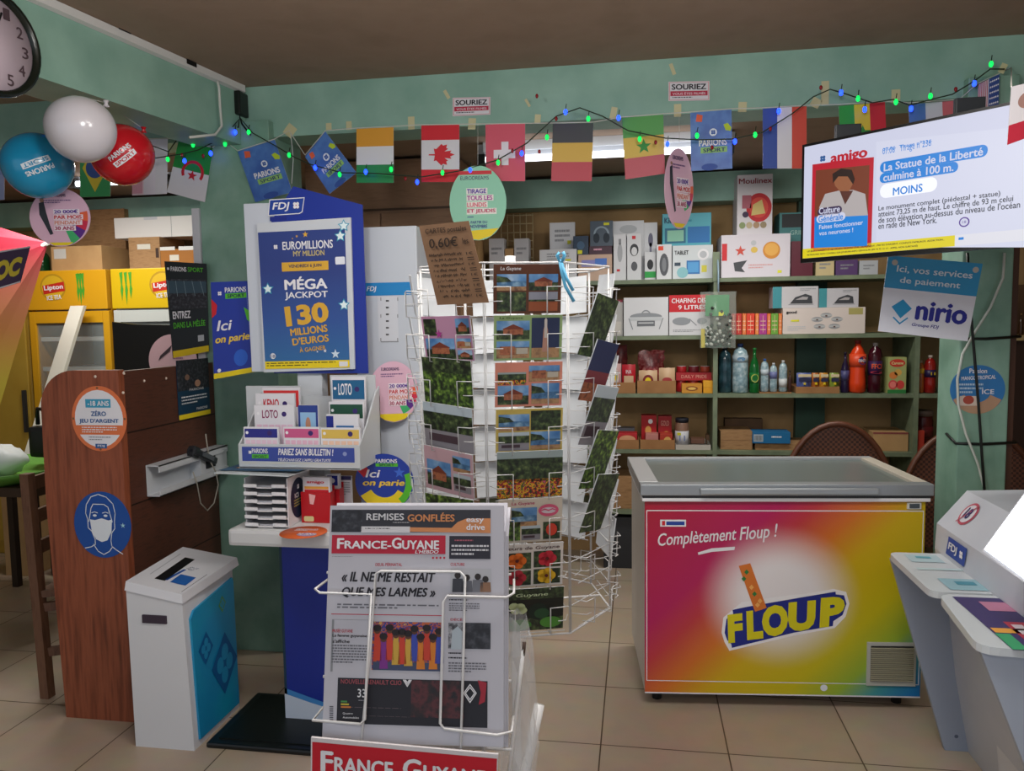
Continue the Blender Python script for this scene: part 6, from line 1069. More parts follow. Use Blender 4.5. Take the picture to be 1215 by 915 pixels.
# ================================================================== FAIRY LIGHTS
t = thing('fairy_lights', 'dark wired fairy lights with blue and green bulbs strung along the flags', 'fairy lights', (-.5, 3.45, 2.5))
BL = [(63, 91), (137, 139), (165, 171), (219, 191), (250, 182), (279, 157), (374, 199), (434, 204), (495, 216), (558, 202), (619, 182), (671, 133), (734, 140), (792, 171), (872, 168), (924, 132), (998, 110), (1026, 130), (1081, 129), (1156, 99)]
GL = [(110, 119), (153, 151), (199, 189), (229, 172), (267, 171), (295, 157), (343, 184), (403, 207), (464, 201), (525, 205), (591, 193), (649, 163), (698, 141), (759, 165), (827, 161), (896, 160), (1018, 117), (1063, 121), (1104, 114), (1176, 76)]
def wy(x): return 3.44 if x > 205 else 3.44 - (205 - x) * .0045
b = MB(); w1 = [(38, 55), (62, 78), (98, 104), (125, 128), (150, 152), (178, 172), (200, 180), (214, 160)]; w2 = [(76, 115), (100, 145), (125, 168), (150, 187)]; w3 = [(182, 188), (214, 183), (235, 178), (255, 168), (265, 163), (285, 140), (300, 158), (330, 175), (350, 187), (368, 195), (405, 205), (450, 206), (500, 210), (545, 203), (590, 190), (625, 170), (660, 138), (688, 128), (715, 138), (745, 155), (790, 164), (830, 166), (870, 165), (905, 157), (940, 135), (965, 115), (985, 106), (1005, 112), (1035, 122), (1060, 118), (1080, 125), (1105, 118), (1130, 112), (1155, 97), (1175, 82), (1192, 82)]
for wv in (w1, w2, w3): b.tube([P(*p, y=wy(p[0])) for p in wv], .0028, c('#22301f'), 5)
for x, y in BL + GL: q = P(x, y, y=wy(x)); b.tube([q + Vector((0, 0, .01)), q + Vector((.004, .004, .035))], .0022, c('#22301f'), 4)
b.build('wire', t)
for L_, m in ((BL, e('#1838ff', 4.5)), (GL, e('#08d850', 1.8))):
    for x, y in L_: q = P(x, y, y=wy(x)); b = MB(); b.ball(q, .0085, .0085, .0125, m, 10, 8); b.build('bulb', t)
for x, y in ((115, 136), (637, 114), (660, 141), (640, 180), (608, 179), (778, 169), (845, 175), (216, 184), (241, 185), (481, 212), (547, 208), (974, 104), (1134, 106), (914, 153)): q = P(x, y, y=wy(x)); b = MB(); b.ball(q, .007, .007, .010, c('#8f1c24', .25), 8, 6); tag(b.build('bulb', t), 'unlit red bulb')
b = MB(); q = P(283, 124, y=3.50); b.box(q.x - .028, 3.46, q.z - .055, q.x + .028, 3.545, q.z + .055, c('#101412', .35), .008); b.tube([(q.x, 3.50, q.z - .05), (q.x + .004, 3.48, q.z - .11), (q.x - .03, 3.45, q.z - .14)], .004, BLACK); b.tube([(q.x, 3.50, q.z - .05), (q.x + .03, 3.47, q.z - .1), P(297, 160, y=3.44)], .004, BLACK); fin(b, 'power_adapter', 'black plug adapter of the fairy lights fixed at the beam corner', 'adapter')
b = MB(); q0 = P(268, 122, y=3.548); b.box(q0.x - .03, 3.538, q0.z - .05, q0.x + .03, 3.549, q0.z + .05, c('#c8ccc8', .4), .004); fin(b, 'socket_plate', 'white wall socket plate beside the black adapter', 'socket')
# ================================================================== BALLOONS
def balloon(label, px, py, rp, Y, col, txt, rot=0.):
    q = P(px, py, y=Y); d = (q - Vector((0, 0, EYE))).dot(CAMR.to_3x3() @ Vector((0, 0, -1))); r = rp / FPX * d * .90; t = thing('balloon', label, 'balloon', tuple(q), 0, 'balloons'); m = c(col, .18, 0, .6)
    b = MB(); b.ball(q, r, r, r * .98, m, 28, 18, .04); b.build('skin', t)
    b = MB(); k_ = q + Vector((.03, .10, r * .9)); b.lathe([(.012, 0), (.006, .012), (.011, .022)], m, 10, tuple(k_)); b.build('knot', t)
    b = MB(); b.tube([k_ + Vector((0, 0, .015)), Vector((min(k_.x, -2.06), k_.y + .02, 2.489))], .0015, c('#c8c8c0'), 4); b.build('balloon_string', t)
    if txt:
        b = MB(); n = (Vector((0, 0, EYE)) - q).normalized(); ux = Vector((0, 0, 1)).cross(n).normalized(); uy = n.cross(ux); ca, sa = math.cos(R_(rot)), math.sin(R_(rot)); ux, uy = ux * ca + uy * sa, uy * ca - ux * sa
        cv = Canvas(b, q - ux * r + uy * r + n * r, ux, uy, 2 * r, 2 * r); cv.text('PARIONS', .28, .40, .72, .48, c('#e4eef4'), l=0, b=.03); [cv.rect(.28 + .044 * i, .52 + .03 * j, .324 + .044 * i, .55 + .03 * j, c('#e4eef4'), 0) for i in range(10) for j in range(3)]; cv.text('SPORT', .31, .535, .69, .595, m, l=1.5, b=.02)
        b.v = [q + (v - q).normalized() * r * (1.004 if abs((v - q).dot(n) - r) < 1e-4 else 1.012) for v in b.v]; b.build('print', t)
balloon('turquoise blue balloon with white lettering', 45, 197, 43, 2.62, '#1b93c0', True, 205); balloon('white balloon resting between the blue and the red one', 96, 154, 43, 2.5, '#cfccd2', False); balloon('red balloon partly behind the white one', 145, 184, 40, 2.80, '#c41624', True, 40)
# ================================================================== LAMPS SEEN IN THE FAR ROOM
TUBE = e('#f4f8ff', 3.5)
def tube_lamp(label, xa, xb, Y, z, refl=True):
    t = thing('tube_lamp', label, 'lamp', ((xa + xb) / 2, Y, z)); b = MB(); b.box(xa - .03, Y + .03, z + .02, xb + .03, Y + .08, z + .09, LGREY, .004)
    if refl: b.prism([(xa, Y + .024, z + .05), (xa, Y + .024, z + .10), (xa, Y + .1, z + .12), (xa, Y + .1, z + .05)], (xb - xa, 0, 0), c('#eceff2', .5))
    b.build('housing', t); b = MB(); b.tube([(xa, Y, z), (xb, Y, z)], .018, TUBE, 10); b.build('tube', t)
    for x in (xa, xb): b = MB(); b.box(x - .025, Y - .022, z - .03, x + .02, Y + .035, z + .03, c('#2a2c2c'), .004); b.build('tube_holder', t)
ly = 4.15; tube_lamp('long bright tube lamp behind the middle flags', X(572, ly, 184), X(866, ly, 178), ly, P(720, 183, y=ly).z)
ly2 = 4.5; tube_lamp('tube lamp glowing behind the balloons', X(88, ly2, 218), X(199, ly2, 214), ly2, P(140, 216, y=ly2).z - .0, False)
# ================================================================== FAR ROOM, LEFT
t = thing('wooden_cupboard', 'tall plain brown wooden cupboard behind the blue display board', 'cupboard', (X(455, 4.4), 4.6, 0)); BW = nm('plywood', ['#86664e', '#947258', '#8d6c53'], 8, .6, 6, (1, 1, 6)); xa, xb = X(362, 4.4, 200), X(543, 4.4, 200)
b = MB(); b.box(xa, 4.4, 0, xb, 4.85, 2.58, BW); b.box(xa, 4.395, Z(247, 4.4, 500) - .006, xb, 4.4, Z(247, 4.4, 500) + .006, c('#4a3526')); b.build('body', t)
for s in (0, 1): b = MB(); m_ = (xa + xb) / 2; b.box(xa + .02 if s == 0 else m_ + .005, 4.385, .08, m_ - .005 if s == 0 else xb - .02, 4.398, Z(252, 4.4, 500), BW, .003); d = b.build('door', t); b = MB(); hx = m_ + (-.04 if s == 0 else .04); b.box(hx - .008, 4.37, 1.0, hx + .008, 4.384, 1.12, c('#3a3a3a', .3, .8), .003); b.build('handle', d)
YF = c('#d8a01c', .4); YF2 = c('#c48a14', .45)
def fridge(label, x0, x1, yellow, lipton_x, monster_x, doorc):
    Y = 4.8; zt = 2.03; t = thing('drinks_fridge', label, 'fridge', ((x0 + x1) / 2, Y + .3, 0), 0, 'drinks fridges'); w_ = x1 - x0
    b = MB(); b.box(x0, Y + .03, .0, x0 + .03, Y + .62, zt, YF2 if yellow else WHITE, .004); b.box(x1 - .03, Y + .03, 0, x1, Y + .62, zt, YF2 if yellow else WHITE, .004); b.box(x0 + .03, Y + .59, .0, x1 - .03, Y + .62, zt, LGREY); b.box(x0 + .03, Y + .03, 0, x1 - .03, Y + .59, .14, YF2); b.box(x0 + .03, Y + .03, 1.74, x1 - .03, Y + .59, zt, LGREY); b.build('body', t)
    for z in (.45, .75, 1.05, 1.35, 1.56): b = MB(); [b.tube([(x0 + .04, yy, z), (x1 - .04, yy, z)], .004, WHITE, 5) for yy in (Y + .07, Y + .15, Y + .25, Y + .35, Y + .45, Y + .55)]; b.box(x0 + .032, Y + .06, z - .018, x1 - .032, Y + .066, z + .012, c('#d8dad8')); b.build('wire_shelf', t)
    b = MB(); b.box(x0, Y - .01, 1.76, x1, Y + .03, zt, YF if yellow else c('#d9b414', .4), .006); cv = front(b, x0, x1, Y - .01, 1.76, zt)
    if lipton_x is not None: cv.ell(lipton_x, .42, .16, .34, c('#b8901c'), 1); cv.ell(lipton_x, .42, .14, .29, c('#d8b024'), 2); cv.poly([(lipton_x - .13, .38), (lipton_x + .14, .28), (lipton_x + .15, .52), (lipton_x - .12, .6)], c('#c02a1c'), 3); cv.text('Lipton', lipton_x - .11, .36, lipton_x + .13, .52, WHITE, l=5, b=.03, rot=4); cv.text('ICE TEA', lipton_x - .08, .62, lipton_x + .1, .74, WHITE, l=5, b=.03, rot=4)
    if monster_x is not None:
        for i in range(3): u = monster_x + .045 * (i - 1) * (1.2 if not yellow else .7); h_ = (.75, .85, .7)[i]; cv.poly([(u - .018, .1), (u + .02, .08), (u + .012, .4), (u + .022, .5), (u + .002, h_ + .06), (u - .012, .55), (u - .004, .4)], c('#4aa02c'), 3)
    b.build('header', t)
    b = MB(); f = .05; b.box(x0, Y, .12, x0 + f, Y + .028, 1.75, doorc, .004); b.box(x1 - f, Y, .12, x1, Y + .028, 1.75, doorc, .004); b.box(x0 + f, Y, .12, x1 - f, Y + .028, .19, doorc); b.box(x0 + f, Y, 1.67, x1 - f, Y + .028, 1.75, doorc); b.box(x0 + f - .006, Y + .004, .184, x1 - f + .006, Y + .024, .2, c('#a8a8a4')); d = b.build('door', t)
    b = MB(); b.box(x0 + f, Y + .012, .19, x1 - f, Y + .018, 1.67, glass('fridge_glass', '#b8c4c4', .05, .22)); b.build('door_glass', d)
    b = MB(); b.box(x1 - .035, Y - .03, .9, x1 - .015, Y - .002, 1.2, c('#3a3a3a', .4), .004); b.build('handle', d)
    return t
fridge('yellow drinks fridge with the white plank leaning on its glass door', -4.20, -3.58, True, .34, .68, YF); fridge('white doored drinks fridge with green claw mark on its yellow header', -3.545, -2.92, False, .62, .18, c('#c8ccc8', .4))
t = thing('yellow_cooler', 'yellow cooler cabinet standing beside the yellow fridge at the picture edge', 'cooler', (-4.55, 5.1, 0)); b = MB(); b.box(-4.86, 4.84, 0, -4.24, 5.385, 1.95, nm('cooler_yellow', ['#a8862c', '#b59235'], 4, .5), .01); b.build('body', t); b = MB(); b.box(-4.84, 4.825, .1, -4.26, 4.84, 1.7, nm('cooler_yellow2', ['#b08c30', '#bc9a3c'], 4, .45), .006); b.build('door', t); b = MB(); b.box(-4.3, 4.80, .9, -4.28, 4.825, 1.2, c('#303030')); b.build('handle', t)
t = thing('white_plank', 'long white plank leaning against the yellow fridge', 'plank', (-3.8, 4.55, 0)); b = MB(); pa, pb = P(95, 363, y=4.74), P(22, 628, y=4.30); d = (pb - pa); pb = Vector((P(38, 535, y=4.2).x, 4.2, P(20, 565, y=3.6).z - .027)); s_ = Vector((1, 0, 0)); b.prism([pb - s_ * .05, pb + s_ * .05, pa + s_ * .05, pa - s_ * .05], (0, -.03, 0), c('#d3d0c4', .5)); b.build('board', t)
def tbox(label, px0, py0, px1, Y, dep, zb, m, art=None, z1=None):
    xa, xb = X(px0, Y, py0), X(px1, Y, py0); z1 = z1 or Z(py0, Y, px0); b = MB(); b.box(xa, Y, zb + .001, xb, Y + dep, z1, m, .003)
    if art: art(front(b, xa, xb, Y, zb, z1, .001))
    fin(b, 'cardboard_box', label, 'box', 'boxes stacked on the fridges'); return z1
FT = 2.031; lab_ = lambda cv: cv.rect(.06, .1, .3, .5, c('#c8c8c4'), 1)
tbox('small carton with a white label on the yellow fridge', 60, 293, 120, 4.85, .3, FT, CARD2, lab_)
z = tbox('large brown carton behind the small one on the fridges', 82, 250, 147, 5.15, .2, FT, CARD); 
z = tbox('tan carton with handle hole on the white doored fridge', 152, 282, 189, 4.9, .3, FT, CARD, lambda cv: (cv.rect(.28, .22, .7, .38, c('#c8c4b8'), 1), cv.rect(.86, .35, .96, .65, c('#3a2418'), 1)))
z = tbox('orange brown carton with white lids on the white doored fridge', 190, 296, 234, 4.9, .3, FT, c('#9c6428', .7), lambda cv: (cv.rect(.0, -.12, .4, .06, c('#d0d0cc'), 1), cv.rect(.5, -.12, .95, .08, c('#d0d0cc'), 1), cv.rect(.25, .3, .5, .6, c('#c8c4b8'), 1)))
tbox('long white flat box lying over the two cartons', 135, 259, 235, 4.95, .22, Z(282, 4.9, 160) + .002, c('#d3d0cc', .5), lambda cv: (cv.rect(.68, 0, .685, 1, GREY, 1), cv.rect(.36, 0, .52, .14, LGREY, 1)))
bottle_z = SZ; SZ = (FT,); bottle('green glass bottle standing on the yellow fridge beside the cartons', 43, 59, 290, 0, 4.9, c('#123c1c', .1), c('#1f4a24'), None, 'wine', 'boxes stacked on the fridges', 'wine_bottle'); SZ = bottle_z
# black speaker-like panel with a pink disc in front of the white fridge
t = thing('display_board', 'black display board with pale round sticker standing before the white doored fridge', 'board', (-3.1, 4.3, 0)); b = MB(); q = [P(*p, y=4.3) for p in ((133, 382), (160, 385), (205, 386), (258, 372))]; zz = .6; b.prism([(q[0].x, 4.3, .002), (q[3].x, 4.3, .002)] + [tuple(p) for p in q[::-1]], (0, .03, 0), c('#0f1114', .35))
b.build('panel', t); b = MB(); o_ = P(205, 428, y=4.297); cv = disc(b, o_.x, 4.297, o_.z, .16, .16, (1, 0, 0), .002, c('#cfa8b0')); cv.poly([(.2, .5), (.25, .4), (.5, .2), (.45, .32)], c('#3a2c34'), 2); cv.dashes(.5, .3, .85, .5, 3, c('#8a5a7a'), 2); tag(b.build('round_sticker', t), 'pale pink round sticker')
# beach parasol
COLS = ['#e88a30', '#e0a028', '#e0b828', '#dcb420', '#c02030', '#b81c34', '#c83838', '#e07038']
t = thing('parasol', 'half open red, orange and yellow parasol with printed panel hanging at the picture edge', 'parasol', (-3.9, 3.9, 1.2)); A = P(57, 288, y=4.25); axd = Vector((-math.cos(R_(25)), .0, -math.sin(R_(25)))).normalized(); e1 = axd.orthogonal().normalized(); e1 = Vector((0, 1, 0)) - axd * axd.y; e1.normalize(); e2 = axd.cross(e1)
PARM = gradz('parasol_cloth', .1, .93, ['#d0b840', '#d4a448', '#d08850', '#c87a58', '#b85a50', '#a82038'], .6); N_ = 16; Lq = .85; cols = COLS
def rim(i, f=1.): a = 2 * math.pi * i / N_; rr = .92 if i % 2 == 0 else .82; return A + axd * Lq * f + (e1 * math.cos(a) * .35 + e2 * math.sin(a)) * rr * Lq * f
for i in range(0, N_, 2):
    b = MB(); hh = (i // 2) % 8
    b.add([A, rim(i), rim(i + 1), rim((i + 2) % N_)], [(0, 1, 2), (0, 2, 3)], PARM); b.build('canopy_panel', t)
b = MB(); b.tube([A - axd * .06, A + axd * 1.05], .014, c('#d8d4cc'), 8); q_ = A + axd * 1.0; b.tube([(q_.x, q_.y, .02), (q_.x, q_.y, q_.z + .06)], .018, c('#d8d4cc'), 8); b.build('pole', t)
b = MB(); b.lathe([(.22, 0), (.22, .05), (.06, .08), (.03, .2)], c('#3a3a3a'), 20, (q_.x, q_.y, 0)); b.build('base', t)
b = MB(); o_ = P(-25, 300, y=3.3); PU = c('#4a3a58', .6)
b, cv = qsheet([(-30, 303), (36, 292), (24, 335), (-30, 352)], 3.28, PU, .002); cv.rect(.0, .0, 1, .04, PAPER, 1); cv.rect(0, .96, 1, 1, PAPER, 1); cv.text('OC', .42, .25, .92, .78, c('#e0cc40'), b=.06); b.build('printed_band', t)
# wooden chair tucked beside the counter
t = thing('wooden_chair', 'dark wooden chair tucked in beside the wooden counter', 'chair', (-2.5, 3.05, 0)); CW_ = nm('chair_wood', ['#5a3a28', '#74503a', '#684630'], 8, .5, 6, (6, 6, 1))
pt_, pb_ = P(32, 562, y=3.0), P(57, 829, y=2.925); pb_.z = 0
def leg(a, d, s_=.021): b = MB(); a, d = Vector(a), Vector(d); b.prism([d + Vector((-s_, -s_, 0)), d + Vector((s_, -s_, 0)), d + Vector((s_, s_, 0)), d + Vector((-s_, s_, 0))], a - d, CW_); b.build('leg', t)
dx = Vector((.30, .16, 0)); dy = Vector((-.06, .36, 0))
leg(pt_, pb_); leg(pt_ + dy, pb_ + dy); leg(pb_ + dx + Vector((0, 0, .44)), pb_ + dx); leg(pb_ + dx + dy + Vector((0, 0, .44)), pb_ + dx + dy)
b = MB(); pm = pb_ + (pt_ - pb_) * .47; b.prism([Vector((p.x, p.y, .44)) for p in (pm - dy * .05, pm + dx * 1.1, pm + dx * 1.1 + dy, pm + dy)], (0, 0, .03), CW_); b.build('seat', t)
for f, nme in ((.20, 'stretcher'), (.40, 'stretcher')): p_ = pb_ + (pt_ - pb_) * f; b = MB(); b.prism([p_ + Vector((0, -.01, -.02)), p_ + Vector((0, .01, -.02)), p_ + Vector((0, .01, .02)), p_ + Vector((0, -.01, .02))], dx, CW_); b.build(nme, t)
for f in (.66, .8, .95): p_ = pb_ + (pt_ - pb_) * f; b = MB(); b.prism([p_ + Vector((-.01, 0, -.03)), p_ + Vector((.01, 0, -.03)), p_ + Vector((.01, 0, .03)), p_ + Vector((-.01, 0, .03))], dy, CW_); b.build('back_rail', t)
# low table with tub and bags at the picture edge
t = thing('work_table', 'dark low table at the picture edge under the green tub', 'table', (-3.55, 3.7, 0)); tzz = P(20, 565, y=3.6).z - .03; b = MB(); b.box(-3.95, 3.45, tzz - .05, -3.06, 4.27, tzz, c('#3a2a1e', .5), .004); b.build('table_top', t)
for x in (-3.9, -3.23):
    for y in (3.5, 4.22): b = MB(); xx = x + (.12 if x > -3.5 and y < 4 else 0); b.box(xx - .02, y - .02, 0, xx + .02, y + .02, tzz - .05, c('#2c1f16')); b.build('leg', t)
b = MB(); q0 = P(0, 555, y=3.62); b.lathe([(.25, 0), (.36, .05), (.385, .075), (.375, .075), (.33, .05), (.24, .012)], c('#5f9a3c', .45), 30, (-3.42, 3.66, tzz)); fin(b, 'plastic_tub', 'shallow round green plastic tub on the dark low table', 'tub')
b = MB(); b.ball((-3.45, 3.64, tzz + .105), .17, .13, .085, c('#cfd4d4', .5), 18, 12); b.crumple(.012, 4); fin(b, 'carrier_bag', 'crumpled white plastic bag lying in the green tub', 'bag')
t = thing('rucksack', 'black rucksack with stiff handle standing behind the white bag', 'bag', (-3.32, 3.93, tzz)); b = MB(); b.box(-3.46, 3.88, tzz + .075, -3.14, 3.95, tzz + .26, c('#14161a', .6), .03); b.build('body', t); b = MB(); b.tube([(-3.4, 3.9, tzz + .27), (-3.38, 3.88, tzz + .36), (-3.2, 3.88, tzz + .35), (-3.14, 3.9, tzz + .27)], .012, BLACK); b.build('handle', t); b = MB(); b.box(-3.2, 3.885, tzz + .1, -3.13, 3.898, tzz + .24, c('#24402c', .5), .004); b.build('green_pocket', t)
b = MB(); b.box(X(3, 4.4, 620), 4.4, .001, X(34, 4.4, 620), 4.7, Z(590, 4.4, 20), CARD2, .003); fin(b, 'cardboard_box', 'brown carton on the floor beneath the dark low table', 'box')
b = MB(); b.box(-3.83, 4.42, .001, -3.65, 4.62, .30, c('#17191c', .5), .01); fin(b, 'storage_crate', 'black crate on the floor beside the brown floor carton', 'crate')
# ================================================================== RIGHT: PAYMENT SIGN, PILLAR STICKER, CABLES, CABINET
b, cv = qsheet([(1054, 303), (1166, 313), (1148, 405), (1042, 393)], 3.42, c('#ebedf8', .3), .004)
cv.rect(0, 0, 1, .42, c('#2b9bd2', .3), 1); cv.text('Ici, vos services', .11, .115, .92, .215, c('#e4f0f8'), b=.015); cv.text('de paiement', .16, .26, .81, .365, c('#e4f0f8'), b=.015); cv.poly([(.11, .66), (.225, .55), (.335, .66), (.225, .80)], c('#2b9bd2'), 2); cv.line([(.15, .80), (.225, .87), (.30, .79)], .006, c('#2b9bd2'), 2); cv.text('nirio', .38, .545, .945, .80, c('#2a2f98'), b=.035); cv.text('Groupe FDJ', .36, .84, .66, .895, c('#2a2f98'), b=.015, sh=.2)
for u in (.08, .94): cv.circ(u, .085, .012, c('#c8c4bc'), 2, 14)
fin(b, 'payment_sign', 'white and blue payment services sign hung under the television', 'sign')
q = P(1160, 462, y=3.497); b = MB(); cv = disc(b, q.x, 3.4985, q.z, .107, .102, (1, 0, 0), .0012, c('#2f78b8', .4)); cv.text('Passion', .34, .07, .66, .17, WHITE, b=.02); cv.text('MANGO TROPICAL', .2, .22, .82, .30, WHITE, b=.02, rot=3); cv.dashes(.12, .38, .6, .62, 3, c('#b8d0e4'), 2); cv.sector(.5, .5, .104, 25, 155, c('#b89478'), 1, .055); cv.rect(.18, .64, .5, .84, c('#d8c8bc'), 3); cv.ell(.34, .72, .1, .09, c('#a84a3c'), 4); cv.text('ICE', .58, .5, .8, .6, WHITE, b=.02); fin(b, 'round_sticker', 'round blue tropical sticker on the green corner pillar', 'sticker')
b = MB(); bc = c('#0f1412', .4); b.tube([P(*p, y=3.44) for p in ((1148, 300), (1151, 360), (1156, 420), (1161, 480), (1165, 540), (1170, 610))], .0055, bc); fin(b, 'black_cable', 'black cable running straight down the corner pillar', 'cable')
b = MB(); b.tube([P(*p, y=3.47) for p in ((1192, 300), (1190, 330), (1175, 365), (1158, 392), (1142, 420), (1136, 450), (1137, 480), (1146, 515), (1160, 550), (1168, 580), (1172, 615))], .005, c('#c8cfc8', .4)); fin(b, 'white_cable', 'white cable curving loosely down the corner pillar', 'cable')
for zp, lb in ((400, 'upper black strap tied around the corner pillar below the payment sign'), (525, 'lower black strap tied around the corner pillar below the sticker')):
    z = P(1160, zp, y=3.49).z; b = MB(); b.tube([(1.33, 3.60, z + .02), (1.33, 3.497, z - .006), (1.43, 3.494, z - .008), (1.565, 3.497, z), (1.566, 3.6, z)], .006, bc); fin(b, 'black_strap', lb, 'strap')
t = thing('storage_cabinet', 'dark brown storage cabinet behind the corner pillar with drinks on top', 'cabinet', (2.5, 5.1, 0)); zc = P(1205, 398, y=4.86).z; b = MB(); b.box(2.1, 4.88, 0, 2.9, 5.3, zc - .03, c('#2c1a12', .5), .003); b.build('body', t); b = MB(); b.box(2.09, 4.86, zc - .03, 2.92, 5.3, zc, c('#a89468', .5)); b.build('top', t); b = MB(); b.box(2.1, 5.26, zc, 2.9, 5.3, P(1205, 338, y=5.26).z, nm('brown_back', ['#5a4026', '#6a4c30'], 6, .6)); b.build('back_board', t)
SZ = (zc,)
def can(label, x0, x1, y0, m, art): xa, xb = X(x0, 4.92, 380), X(x1, 4.92, 380); r = (xb - xa) / 2; h = Z(y0, 4.92, x0) - zc; t = thing('drink_can', label, 'can', ((xa + xb) / 2, 4.92 + r, zc + .001), 0, 'drinks on the brown cabinet'); b = MB(); b.lathe([(r * .85, 0), (r, .008), (r, h * .9), (r * .82, h)], m, 18, ((xa + xb) / 2, 4.92 + r, zc + .001)); b.build('body', t); b = MB(); cv = front(b, xa, xb, 4.918, zc, zc + h); art(cv); b.build('emblem', t)
def claw(cv):
    for i in range(3): u = .35 + .15 * i; cv.poly([(u - .05, .15), (u + .05, .12), (u + .02, .4), (u + .06, .45), (u, .68), (u - .02, .45)], c('#a8d020'), 1)
can('black drink can with lime claw mark on the brown cabinet', 1195, 1206, 364, c('#14161a', .25), claw)
bottle('small dark bottle beside the black can on the brown cabinet', 1208, 1213, 372, 0, 4.92, c('#3a2414', .2), c('#8a6a3a'), None, 'wine', 'drinks on the brown cabinet')
SZ = SZL
# ================================================================== GAMING TERMINALS
def term_mat(): return nm('terminal_white', ['#b9bfca', '#c6cbd4'], 3, .35)
TW = term_mat(); TG = c('#98a3b4', .4)
t = thing('lottery_terminal', 'white lottery counter terminal with two rounded tablet ledges beside the freezer', 'terminal', (1.3, 2.6, 0))
b = MB(); prof = [(1.16, .30), (1.095, .765), (1.10, .86), (1.20, .985), (1.62, 1.0), (1.62, .0), (1.22, .0)]
b.prism([(x, 3.04, z) for x, z in prof][::-1], (0, -1.25, 0), TW); 
Nf = Vector((-.125, 0, .1)).normalized(); uy = Vector((.1, 0, .125)).normalized()
cv = Canvas(b, Vector((1.20, 3.04, .985)), (0, -1, 0), uy, 1.25, .16, .0012)
cv.ell(.11, .45, .048 / 1.25, .048 / .16, c('#b04a5c'), 2); cv.ell(.11, .45, .038 / 1.25, .038 / .16, c('#d0cdd6'), 3); cv.text('18', .095, .3, .125, .58, c('#3a2f6a'), l=4, b=.03); cv.line([(.09, .72), (.13, .2)], .006, c('#b04a5c'), 5)
cv = Canvas(b, Vector((1.0985, 3.04, .86)), (0, -1, 0), Vector((.005, 0, .095)), 1.25, .095, .0012); cv.poly([(.10, .16), (.225, .16), (.215, .86), (.09, .86)], c('#2a4a9c'), 2); cv.text('FDJ', .108, .32, .17, .7, WHITE, l=4, b=.03, sh=.15); cv.clover(.195, .5, .017, WHITE, 4)
b.build('body', t)
def ledge(pts, z, art, nme='tablet_ledge'):
    b = MB(); b.prism([(x, y, z - .022) for x, y in pts], (0, 0, .022), c('#c4cbd0', .3)); art(b); b.build(nme, t)
def rc(p, r=.05):                                    # round the corners of an xy outline
    o = []
    for i in range(len(p)):
        a, q, d = Vector(p[i - 1]), Vector(p[i]), Vector(p[(i + 1) % len(p)]); v1 = (a - q).normalized() * r; v2 = (d - q).normalized() * r
        for k_ in range(5): f = k_ / 4; o.append((q + v1 * (1 - f) ** 2 + v2 * f ** 2).to_tuple())
    return o
def a1_(b): cv = Canvas(b, (.92, 3.0, .761), (1, 0, 0), (0, 1, 0), .2, .44, .0008); cv.rect(.2, .1, .75, .3, c('#a8c0c8'), 1); cv.rect(.15, .45, .9, .5, c('#b8ccd0'), 1); cv.rect(.35, .15, .6, .2, c('#5a9cac'), 2); cv.rect(.3, .7, .95, .95, c('#8fb4c0'), 1); cv.rect(.5, .76, .8, .84, c('#4a8ca0'), 2)
ledge(rc([(.915, 2.985), (.915, 2.56), (1.13, 2.56), (1.13, 2.985)], .04), .76, a1_)
def a2_(b):
    cv = Canvas(b, (.94, 2.53, .761), (1, 0, 0), (0, 1, 0), .27, .42, .0008); cv.rect(.08, .03, 1, .97, c('#3f3468'), 1); cv.rect(.3, .12, .7, .3, c('#b87a98'), 2); cv.rect(.1, .62, .5, .7, c('#e0a040'), 2); cv.rect(.3, .5, .95, .85, c('#b8384c'), 2)
    for i in range(4):
        for j in range(3): cv.rect(.34 + .15 * i, .55 + .1 * j, .45 + .15 * i, .62 + .1 * j, c('#e0d4dc'), 3)
    cv.rect(.08, .72, .22, .97, c('#3a9c6a'), 3)
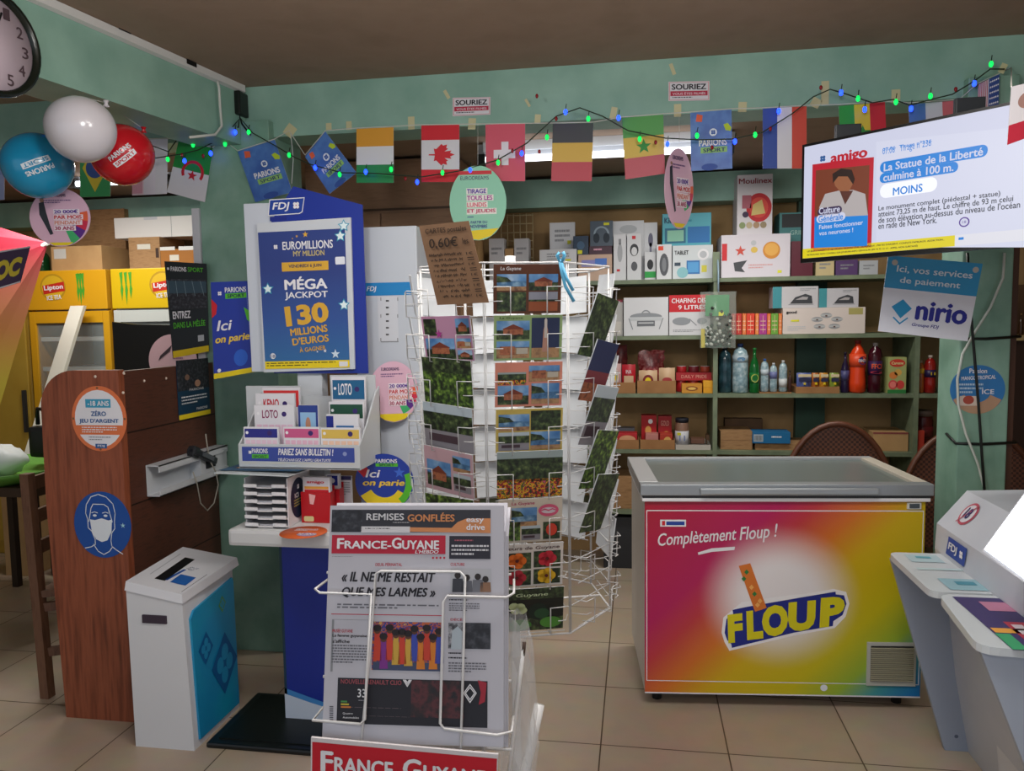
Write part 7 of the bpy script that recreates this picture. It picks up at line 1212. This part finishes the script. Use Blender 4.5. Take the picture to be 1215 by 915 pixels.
ledge(rc([(.93, 2.545), (.885, 2.14), (1.24, 2.11), (1.24, 2.545)], .05), .76, a2_)
b = MB(); b.prism([(.92, 2.965, .737), (1.138, 3.0, .001), (1.245, 3.0, .001), (1.10, 2.965, .737)][::-1], (0, .02, 0), c('#9aa5b8', .45)); cv = Canvas(b, (1.12, 2.998, .2), (1, 0, 0), (0, 0, 1), .1, .2, .002); cv.circ(.5, .3, .007, c('#5a6478')); cv.circ(.55, .7, .007, c('#5a6478')); b.build('slanted_leg', t)
b = MB(); b.prism([(.90, 2.16, .737), (1.20, 2.22, .001), (1.6, 2.22, .001), (1.24, 2.16, .737)][::-1], (0, .02, 0), c('#aab4c4', .45)); b.build('slanted_leg', t)
b = MB(); b.prism([(1.13, 2.69, .70), (1.20, 2.69, .0), (1.5, 2.69, .0), (1.5, 2.69, .70)][::-1], (0, -.3, 0), c('#cfd2d8', .4)); cv = Canvas(b, (1.19, 2.62, .42), (0, -1, 0), (-.1, 0, 1), .25, .42, .004); cv.poly([(.35, .1), (.9, .5), (.6, 1), (.0, .62)], c('#1d3a70'), 1); b.build('pedestal', t)
t = thing('customer_screen', 'brightly lit tilted customer screen on the white terminal', 'screen', (1.2, 2.2, .99))
c0, cu, cd = P(1168, 652, y=2.28), P(1222, 578, y=2.32), P(1222, 692, y=2.02)
b = MB(); ua, ub = (cu - c0), (cd - c0); nn = ua.cross(ub).normalized(); nn = nn if nn.dot(Vector((0, 0, EYE)) - c0) > 0 else -nn; ua *= 1.15; ub *= 1.35
def rq(f0, f1, off): return [c0 + ua * f0 + ub * f0 + nn * off, c0 + ua * f1 + ub * f0 + nn * off, c0 + ua * f1 + ub * f1 + nn * off, c0 + ua * f0 + ub * f1 + nn * off]
def orient(p): return p if (p[1] - p[0]).cross(p[2] - p[1]).dot(nn) > 0 else p[::-1]
b.prism(orient(rq(-.03, 1.03, -.03)), nn * .028, c('#c4c8d0', .4)); b.build('casing', t); b = MB(); b.prism(orient(rq(0, 1, 0)), nn * .001, e('#eef2ff', 2.2)); b.build('display', t)
